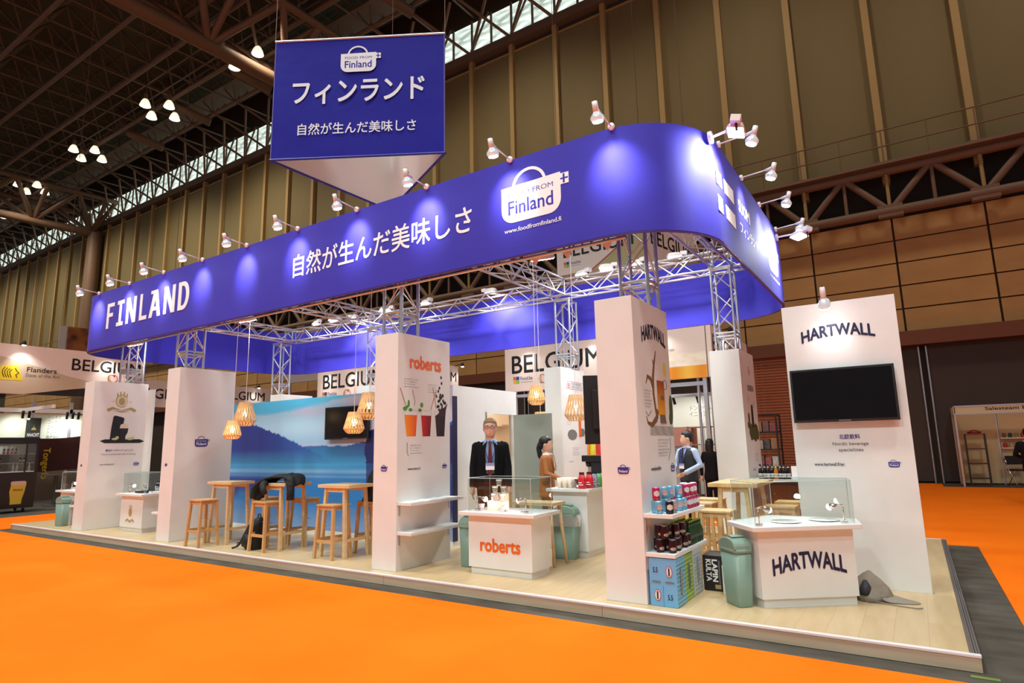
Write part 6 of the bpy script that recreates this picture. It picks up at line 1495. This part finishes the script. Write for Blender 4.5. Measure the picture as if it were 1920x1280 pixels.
text('ドン・ベルグ\nイニシアチブ', t, Fr(L(t, -4.95, 16.16, 2.05), (1, 0, 0), (0, 0, 1)), 0, 0, 0.7, 0.3, GREYP)
text('Development', t, Fr(L(t, -8.2, 16.16, 2.28), (1, 0, 0), (0, 0, 1)), 0, 0, 0.9, 0.12, GREYP)
for i, x in enumerate((-7.9, -6.0, -5.0, -4.4)):
    l_ = thing('track_spotlight', ORD[i]+' black track spotlight from the left inside the right BELGIUM booth', 'spotlight', (x, 15.04, 2.5), 0, 'track spotlights in the right BELGIUM booth')
    obj('lamp_tube', MB().tube([(0, 0, 0), (0.02, 0.06, -0.16)], 0.035, 10), BLACKM, l_, smooth=True); light('lamp_beam', 'SPOT', (x, 15.15, 2.3), 26, (1, .98, .9), (x, 16.2, 1.9), .04, 90, .8, parent=l_)
def shelf_unit(label, x, y, w, d, h, n_, m, fill, rz=0):
    t = thing('shelf_unit', label, 'shelf', (x, y, 0.009), rz)
    for sx in (-1, 1):
        for sy in (-1, 1): obj('upright', MB().box(sx*w/2-0.015, sx*w/2+0.015, sy*d/2-0.015, sy*d/2+0.015, 0, h), m, t)
    for i in range(n_): obj('shelf_board', MB().box(-w/2, w/2, -d/2, d/2, 0.2+(h-0.22)*i/(n_-1)-0.012, 0.2+(h-0.22)*i/(n_-1)+0.012), m, t)
    return t
pinks = mat('pinkish_shelf', S(226, 176, 160), 0.6)
shelf_unit('pale wooden open shelf behind the man in the waistcoat', -3.9, 13.5, 0.5, 0.35, 1.72, 5, mat('ash_wood', S(176, 150, 126), 0.6), None)
t = thing('backlit_counter', 'tall pinkish display cabinet behind the waistcoat man', 'cabinet', (-4.4, 13.8, 0.009)); obj('cabinet_body', MB().box(-0.35, 0.25, -0.2, 0.2, 0, 1.3), mat('booth_grey', S(170, 172, 168), 0.6), t); obj('cabinet_header', MB().box(-0.35, 0.25, -0.22, 0.2, 1.3, 1.72), pinks, t)
sh_ = shelf_unit('black rack full of bagged goods right of the rear moss column', -2.45, 13.0, 0.42, 0.4, 1.9, 6, BLACKM, None)
gi = 0
for zi in range(5):
    z = 0.2+(1.68)*zi/5
    for xi in range(3):
        c_ = [S(150, 40, 44), S(190, 186, 180), S(60, 50, 46), S(170, 120, 60), S(110, 60, 50)][(zi*2+xi) % 5]
        o = tag(obj('goods_pack', MB().box(-0.055, 0.055, -0.1, 0.08, 0, 0.17+0.02*((zi+xi) % 3)), mat('goods_%d' % ((zi*2+xi) % 5), c_, 0.4, noise=((25, 25, 25), tuple(v*0.4+0.1 for v in c_))), loc=(-2.45-0.13+0.13*xi, 12.95, 0.009+0.2+(1.68)*zi/5+0.013)),
                ['left', 'middle', 'right'][xi]+' pack on the '+['lowest', 'second', 'third', 'fourth', 'top'][zi]+' shelf of the black rack', 'pack', 'packs on the black rack')
# red and yellow snack bags behind the coffee machine
t = thing('snack_stand', 'stand of yellow and red snack bags glowing behind the coffee machine', 'stand', (-5.6, 11.9, 0.009))
obj('stand_box', MB().box(-0.5, 0.5, -0.15, 0.2, 0, 1.0), mat('stand_grey', S(150, 146, 140), 0.6), t); obj('stand_header', MB().box(-0.5, 0.5, -0.1, 0.15, 1.55, 1.9), pinks, t); obj('stand_back', MB().box(-0.5, 0.5, 0.12, 0.2, 1.0, 1.55), PRINTW, t)
for i in range(7):
    c_ = [S(246, 190, 40), S(240, 150, 30), S(230, 220, 60), S(214, 40, 50), S(226, 50, 70), S(240, 200, 40), S(200, 40, 60)][i]
    o = obj('snack_bag', MB().loft([(0, 0, 0, 0.065, 0.02), (0, 0, 0.15, 0.07, 0.04), (0, 0, 0.36, 0.068, 0.03), (0, 0, 0.42, 0.065, 0.006)], 12, 3), mat('snack_ink_%d' % i, c_, 0.35), None, smooth=True, loc=(-6.02+0.14*i, 11.86, 1.012)); tag(o, ORD[i]+' snack bag from the left on the stand behind the coffee machine', 'bag', 'snack bags')
light('booth_glow', 'AREA', (-6.2, 14.5, 2.6), 30, (1, 0.97, 0.9), (-6.2, 14.5, 0), 2.0)
# left booth interior
t = thing('booth_shell', 'lit pale green walled booth under the Flanders fascia', 'booth', (-22, 7.5, 0.0))
wl_ = mat('pale_green_panel', S(212, 220, 200), 0.6)
for i in range(7):
    y = 3.4+0.99*i
    obj('wall_panel', lbox(t, -22.04, -22.0, y+0.02, y+0.97, 1.0, 2.62), wl_, t); obj('lower_panel', lbox(t, -22.04, -22.0, y+0.02, y+0.97, 0.05, 0.98), mat('brown_low_panel', S(120, 104, 84), 0.6), t)
    obj('post', lbox(t, -22.05, -21.97, y-0.04, y+0.04, 0, 3.0), ALU, t)
obj('top_rail', lbox(t, -22.05, -21.97, 3.4, 10.4, 2.66, 2.78), PRINTW, t); obj('cross_rail', lbox(t, -22.0, -19.6, 7.0, 7.06, 2.66, 2.76), PRINTW, t); obj('cross_rail', lbox(t, -22.0, -19.6, 9.3, 9.36, 2.66, 2.76), PRINTW, t)
obj('brand_board', lbox(t, -21.98, -21.95, 7.22, 7.58, 1.5, 2.5), mat('dark_board', S(44, 50, 46), 0.6), t)
text('HAACHT', t, Fr(L(t, -21.95, 7.26, 1.95), (0, 1, 0), (0, 0, 1)), 0, 0, 0.3, 0.1, PRINTW, 0.02)
plates('dome_mark', t, Fr(L(t, -21.95, 7.26, 2.1), (0, 1, 0), (0, 0, 1)), [ell(0.15, 0.04, 0.06, 0.08, 0, pi), stroke([(0.15, 0.1), (0.15, 0.19)], 0.01)], gold)
text('ヘリオス\nコーポレーション\nコーヒンク\nトレーディング\n株式会社', t, Fr(L(t, -21.99, 7.75, 1.85), (0, 1, 0), (0, 0, 1)), 0, 0, 0.7, 0.75, GREYP)
for i, y in enumerate((6.9, 7.05, 8.0, 8.15, 8.3)):
    l_ = thing('track_spotlight', ORD[i]+' black track spotlight from the left in the Flanders booth', 'spotlight', (-21.3, y, 2.66), 0, 'track spotlights in the Flanders booth')
    obj('lamp_tube', MB().tube([(0, 0, 0), (-0.08, 0.02, -0.2)], 0.035, 10), BLACKM, l_, smooth=True)
    if i in (0, 2, 4): light('lamp_beam', 'SPOT', (-21.35, y, 2.4), 30, (1, 1, .93), (-22.1, y+.1, 2.0), .04, 100, .8, parent=l_)
    else: obj('lit_face', MB().ball((-0.09, 0.02, -0.21), 0.03), BULB, l_, smooth=True)
t = thing('brown_flag', 'dark brown banner with yellow lettering hanging left behind the fridge', 'flag', (-21.5, 7.2, 0))
o = obj('flag_cloth', MB().add([(0.04*sin(i*1.1), 0.22*i, z) for z in (1.0, 1.95) for i in range(9)], [(i, i+1, 10+i, 9+i) for i in range(8)]), mat('brown_flag_cloth', S(66, 28, 26), 0.8), t, smooth=True)
for i in range(18): 
    if i >= 9: o.data.vertices[i].co.z = 1.88+0.02*(i-9)+ -0.06*sin((i-9)/8*pi)
    else: o.data.vertices[i].co.z = 0.9+0.01*i
text('Tongerlo', t, Fr((0.06, 0.28, 1.6), (0, 0, -1), (0, 1, 0)), 0, 0, 0.9, 0.22, mat('flag_yellow', S(206, 170, 30), 0.6), 0.02, off=0.03)
for i, y in enumerate((0, 1.0)):
    tt = thing('high_table', ['left', 'right'][i]+' grey steel high table frame behind the fridge', 'table', (-20.3, 7.5+y, 0.009)); obj('table_top', MB().box(-0.25, 0.25, -0.3, 0.3, 0.82, 0.85), mat('grey_steel', S(110, 108, 104), 0.5, 0.5), tt); obj('pole', MB().tube([(0, 0, 0), (0, 0, 0.82)], 0.05, 10), MT['grey_steel'], tt); obj('foot', MB().lathe([(0.25, 0), (0.25, 0.02)], 16), MT['grey_steel'], tt)
# fridge
t = thing('display_fridge', 'black glass-fronted drinks fridge with beer glass picture at the left edge', 'fridge', (-19.25, 5.75, 0.009))
bf = mat('fridge_black', S(22, 21, 22), 0.35)
w0, w1 = -0.75, 0.80
obj('fridge_base', MB().box(-0.35, 0.35, w0, w1, 0.1, 0.98), bf, t, bevel=0.01); obj('fridge_top', MB().box(-0.35, 0.35, w0, w1, 1.68, 1.84), bf, t, bevel=0.01)
obj('fridge_back', MB().box(-0.35, -0.3, w0, w1, 0.98, 1.68), mat('fridge_inner', S(150, 152, 142), 0.5), t); obj('frame_post', MB().box(0.28, 0.35, w1-0.06, w1, 0.98, 1.68), bf, t); obj('frame_post', MB().box(0.28, 0.35, w0, w0+0.06, 0.98, 1.68), bf, t); obj('frame_post', MB().box(-0.35, -0.3, w1-0.04, w1, 0.98, 1.68), bf, t); obj('frame_post', MB().box(0.33, 0.35, 0.52, 0.55, 0.98, 1.68), bf, t)
obj('glass_front', MB().box(0.335, 0.34, w0+0.06, w1-0.06, 0.98, 1.68), GLASS, t); obj('glass_side', MB().box(-0.3, 0.3, w1-0.01, w1-0.005, 0.98, 1.68), GLASS, t)
for z in (1.2, 1.43): obj('wire_shelf', MB().box(-0.3, 0.3, w0+0.03, w1-0.03, z, z+0.008), ALU, t)
obj('inner_floor', MB().box(-0.3, 0.34, w0+0.03, w1-0.03, 0.98, 1.0), PRINTW, t)
for sy in (-0.6, 0.62):
    for sx in (-0.25, 0.25): obj('castor', MB().tube([(sx, sy-0.02, 0.045), (sx, sy+0.02, 0.045)], 0.044, 12), BLACKM, t)
f = Fr((0.352, w0, 0), (0, 1, 0), (0, 0, 1))
gy_ = 1.02
plates('beer_glass_print', t, f, [[(gy_+.03, .2), (gy_+.26, .2), (gy_+.27, .32), (gy_+.31, .5), (gy_+.33, .66), (gy_+.02, .66), (gy_+.0, .5), (gy_+.03, .3)]], mat('beer_yellow_print', S(226, 190, 60), 0.5), 0.003)
plates('beer_foam_print', t, f, [[(gy_+.02, .66), (gy_+.33, .66), (gy_+.33, .74), (gy_+.29, .76), (gy_+.05, .76), (gy_+.01, .74)]], mat('foam_pink_print', S(226, 190, 170), 0.5), 0.003)
text('PRIMUS', t, f, gy_+.07, .52, .2, .05, mat('brown_word_print', S(110, 60, 20), 0.5), 0.01, off=0.004)
light('fridge_glow', 'AREA', (-19.2, 5.8, 1.66), 3, (1, .98, .9), (-19.2, 5.8, 1), 0.6, parent=t)
for i, (y, z, k) in enumerate(((5.88, 1.438, 'redlabel'), (5.96, 1.438, 'redlabel'), (6.04, 1.438, 'redlabel'), (6.12, 1.438, 'redlabel'), (5.75, 1.208, 'brown'), (5.83, 1.208, 'brown'), (6.24, 1.208, 'black'), (6.32, 1.208, 'black'), (5.75, 1.001, 'brown'), (5.83, 1.001, 'brown'), (6.10, 1.001, 'clear'), (6.18, 1.001, 'clear'), (6.44, 1.001, 'clear'))):
    o = bottle(k, -19.1, y, z+0.011, {1.438: 'top', 1.208: 'middle', 1.001: 'bottom'}[z]+' shelf bottle in the black fridge, '+ORD[i]+' counting down from the top left', 'bottles in the black fridge')
# distant red and white beam
t = thing('far_booth_header', 'distant booth header, white then red, above the mural', 'fascia', (-22, 18, 4.6)); obj('white_board', MB().box(-2.5, -0.2, 0, 0.1, 0, 0.45), SHEET, t); obj('red_board', MB().box(-0.2, 6, 0, 0.1, 0, 0.5), mat('rust_red_board', S(176, 56, 26), 0.6), t); obj('lower_rail', MB().box(-2.5, 6, 0, 0.1, -0.12, 0), SHEET, t)
rod('support_post', t, (-24.3, 18.05, 0), (-24.3, 18.05, 4.6), 0.05, ALU); rod('support_post', t, (-16.2, 18.05, 0), (-16.2, 18.05, 4.6), 0.05, ALU)
# hanging BELGIUM box
t = thing('hanging_box_sign', 'hanging box sign with tilted BELGIUM lettering behind the HARTWALL tower', 'sign', (-6.9, 15, 6.2))
for nm, a, b_ in (('front', (-1.25, 0), (1.45, 0)), ('side', (1.45, 0), (2.0, 2.8)), ('back', (2.0, 2.8), (-1.25, 2.8)), ('left', (-1.25, 2.8), (-1.25, 0))):
    d_ = (Vector(b_)-Vector(a)); ln = d_.length; f = Fr((a[0], a[1], 0), (d_.x, d_.y, 0), (0, 0, 1))
    plate('sign_board', t, f, [(0, 0), (ln, 0), (ln, 1.5), (0, 1.5)], peach, 0.02)
    if nm in ('front', 'side'):
        text('BELGIUM', t, f, ln*.08, .5, ln*.8, .42, BLACK, .012, off=0.022); plates('olive_swoosh', t, f, [[(ln*.4, 0), (ln, 0), (ln, 1.1), (ln*.75, .6), (ln*.55, .25)]], mat('olive_swoosh_print', S(186, 176, 130), 0.6), off=0.0205)
        if nm == 'front': logo_food(t, Fr(f.p(0, 0, .02), f.r, f.u), ln*.08, .2, .08); plates('red_line', t, f, [stroke([(ln*.4, 0.0), (ln*.55, .25), (ln*.75, .6), (ln, 1.1)], .03)], MT['crimson_swoosh'], off=0.024)
for x, y in ((-1.2, 0.1), (1.4, 0.1), (1.9, 2.7)): rod('sign_wire', t, (-6.9+x, 15+y, 7.7), (-6.9+x, 15+y, 22.9), 0.008, DARKST, 4)
# ============================================================ SALESTEAM BOOTH
t = thing('small_booth', 'beige shell booth with Salesteam fascia at the right edge', 'booth', (1.9, 22, 0.009))
bg = mat('beige_booth_panel', S(214, 180, 134), 0.7)
for i in range(3): obj('wall_panel', lbox(t, 1.04+.98*i+.03, 1.04+.98*(i+1)-.02, 22.68, 22.72, 0.03, 2.1), bg, t)
for i in range(1): obj('side_panel', lbox(t, 1.0, 1.03, 21.33, 22.68, 0.03, 2.0), bg, t)
for x, y in ((1.0, 21.3), (1.0, 22.7), (1.98+.04, 22.68), (3.0, 22.68), (4.0, 21.3)): obj('post', lbox(t, x-.02, x+.02, y-.02, y+.02, 0, 2.22), ALU, t)
obj('fascia_board', lbox(t, 1.0, 4.0, 21.28, 21.31, 2.03, 2.2), mat('beige_fascia', S(226, 206, 160), .6), t); obj('fascia_rail', lbox(t, 1.0, 4.0, 21.27, 21.32, 2.2, 2.24), ALU, t); obj('fascia_rail', lbox(t, 1.0, 4.0, 21.27, 21.32, 1.99, 2.03), ALU, t); obj('side_fascia', lbox(t, .98, 1.0, 21.3, 22.7, 2.0, 2.22), MT['beige_fascia'], t)
text('Salesteam Europe', t, Fr(L(t, 1.7, 21.28, 2.06), (1, 0, 0), (0, 0, 1)), 0, 0, 1.35, .12, BLACK, .015)
for z in (1.02, 1.3, .75): obj('wall_shelf', lbox(t, 2.06, 3.0, 22.45, 22.68, z, z+.02), PRINTW, t)
for zi, z in enumerate((1.32, 1.04)):
    for i in range(6):
        c_ = [S(120, 90, 60), S(60, 60, 50), S(150, 130, 90), S(170, 40, 30), S(190, 160, 120), S(90, 100, 60)][(i+zi*3) % 6]
        tag(obj('jar', MB().lathe([(.045, 0), (.05, .02), (.05, .1), (.035, .12), (.035, .13)], 10, (2.14+.14*i, 22.55, z+.01)), mat('jar_ink_%d' % ((i+zi*3) % 6), c_, .4), smooth=True), ORD[i]+' small product from the left on the '+['upper', 'lower'][zi]+' Salesteam shelf', 'jar', 'products on the Salesteam shelves')
t = shelf_unit('dark metal display rack inside the Salesteam booth', 1.42, 21.9, .45, .3, 1.45, 4, mat('rack_metal', S(60, 44, 36), .5), None)
tag(obj('red_ware', MB().lathe([(.15, 0), (.18, .04), (.05, .1)], 14, (1.42, 21.9, 1.462)), mat('red_ware_ink', S(150, 30, 24), .4), smooth=True), 'red dish on top of the dark rack in the Salesteam booth', 'dish')
t = thing('folding_chair', 'black folding chair with chrome legs in the Salesteam booth', 'chair', (2.3, 21.75, 0.01), radians(20))
obj('seat', MB().box(-.22, .22, -.2, .2, .42, .46), BLACKM, t, bevel=.01); obj('backrest', MB().box(-.22, .22, .2, .24, .58, .82), BLACKM, t, bevel=.01)
for s_ in (-1, 1):
    obj('leg', MB().tube([(s_*.22, -.24, 0), (s_*.22, .16, .5), (s_*.22, .22, .82)], .012, 6), STEEL, t, smooth=True); obj('leg', MB().tube([(s_*.2, .28, 0), (s_*.2, -.18, .44)], .012, 6), STEEL, t, smooth=True)

# ============================================================ prints belong to the surface that carries them
BASES = ('column_body', 'panel_board', 'blue_band', 'fascia_board', 'carton_box', 'can_body', 'bottle_glass', 'counter_body', 'pouch', 'brand_board')
PRINTS = ('lettering', 'small_print', 'basket_emblem', 'flag_cross', 'slab_letter', 'white_square', 'crest', 'crest_figure', 'ribbon', 'can_badge', 'bottle_label', 'neck_label', 'print_patch',
          'orange_drink', 'red_drink', 'dark_drink', 'glass_rim', 'mint_leaf', 'straw', 'falling_berry', 'pointer_arrow', 'antler_picture', 'beer_glass_picture', 'glass_foot', 'leaf_sprig', 'lemon_slice', 'blue_seal',
          'grey_board_picture', 'stone_picture', 'beer_picture', 'beer_foam', 'hop_cones', 'diamond_mark', 'bottle_picture', 'moss_picture', 'framed_name', 'leaf_mark', 'tube_picture', 'dark_splash', 'logo_square', 'ring_black', 'ring_gold', 'ring_red',
          'red_swoosh', 'beer_pour_photo', 'cream_swoosh', 'dark_swoosh', 'yellow_flag', 'lion_head', 'figure_mark', 'thin_line', 'round_badge', 'badge_field', 'badge_word', 'carton_slot', 'carton_seam', 'side_stripe', 'long_badge', 'grey_bar', 'gold_square', 'brown_side')
RE_ = {'lit_face': ('reflector', 'lamp_head', 'lamp_tube'), 'bracket': ('shelf',), 'door_handle': ('door_leaf',), 'badge_stripe': ('name_badge',), 'iris': ('eye',), 'lit_window': ('flood_housing',), 'status_light': ('bezel',), 'shade_ring': ('lamp_shade',), 'slot_gap': ('dome_lid',), 'swing_flap': ('dome_lid',), 'collar': ('shirt',), 'brew_spout': ('machine_head',)}
for root in [o for o in COL.objects if o.parent is None and o.get('category')]:
    ch = list(root.children); by = {}
    for c in ch: by.setdefault(c.name.split('.')[0], c)
    base = next((by[b] for b in BASES if b in by), None)
    for c in ch:
        n_ = c.name.split('.')[0]
        if base is not None and n_ in PRINTS: c.parent = base
        elif n_ in RE_:
            q = next((by[b] for b in RE_[n_] if b in by), None)
            if q is not None and q.location.length < 1e-6: c.parent = q
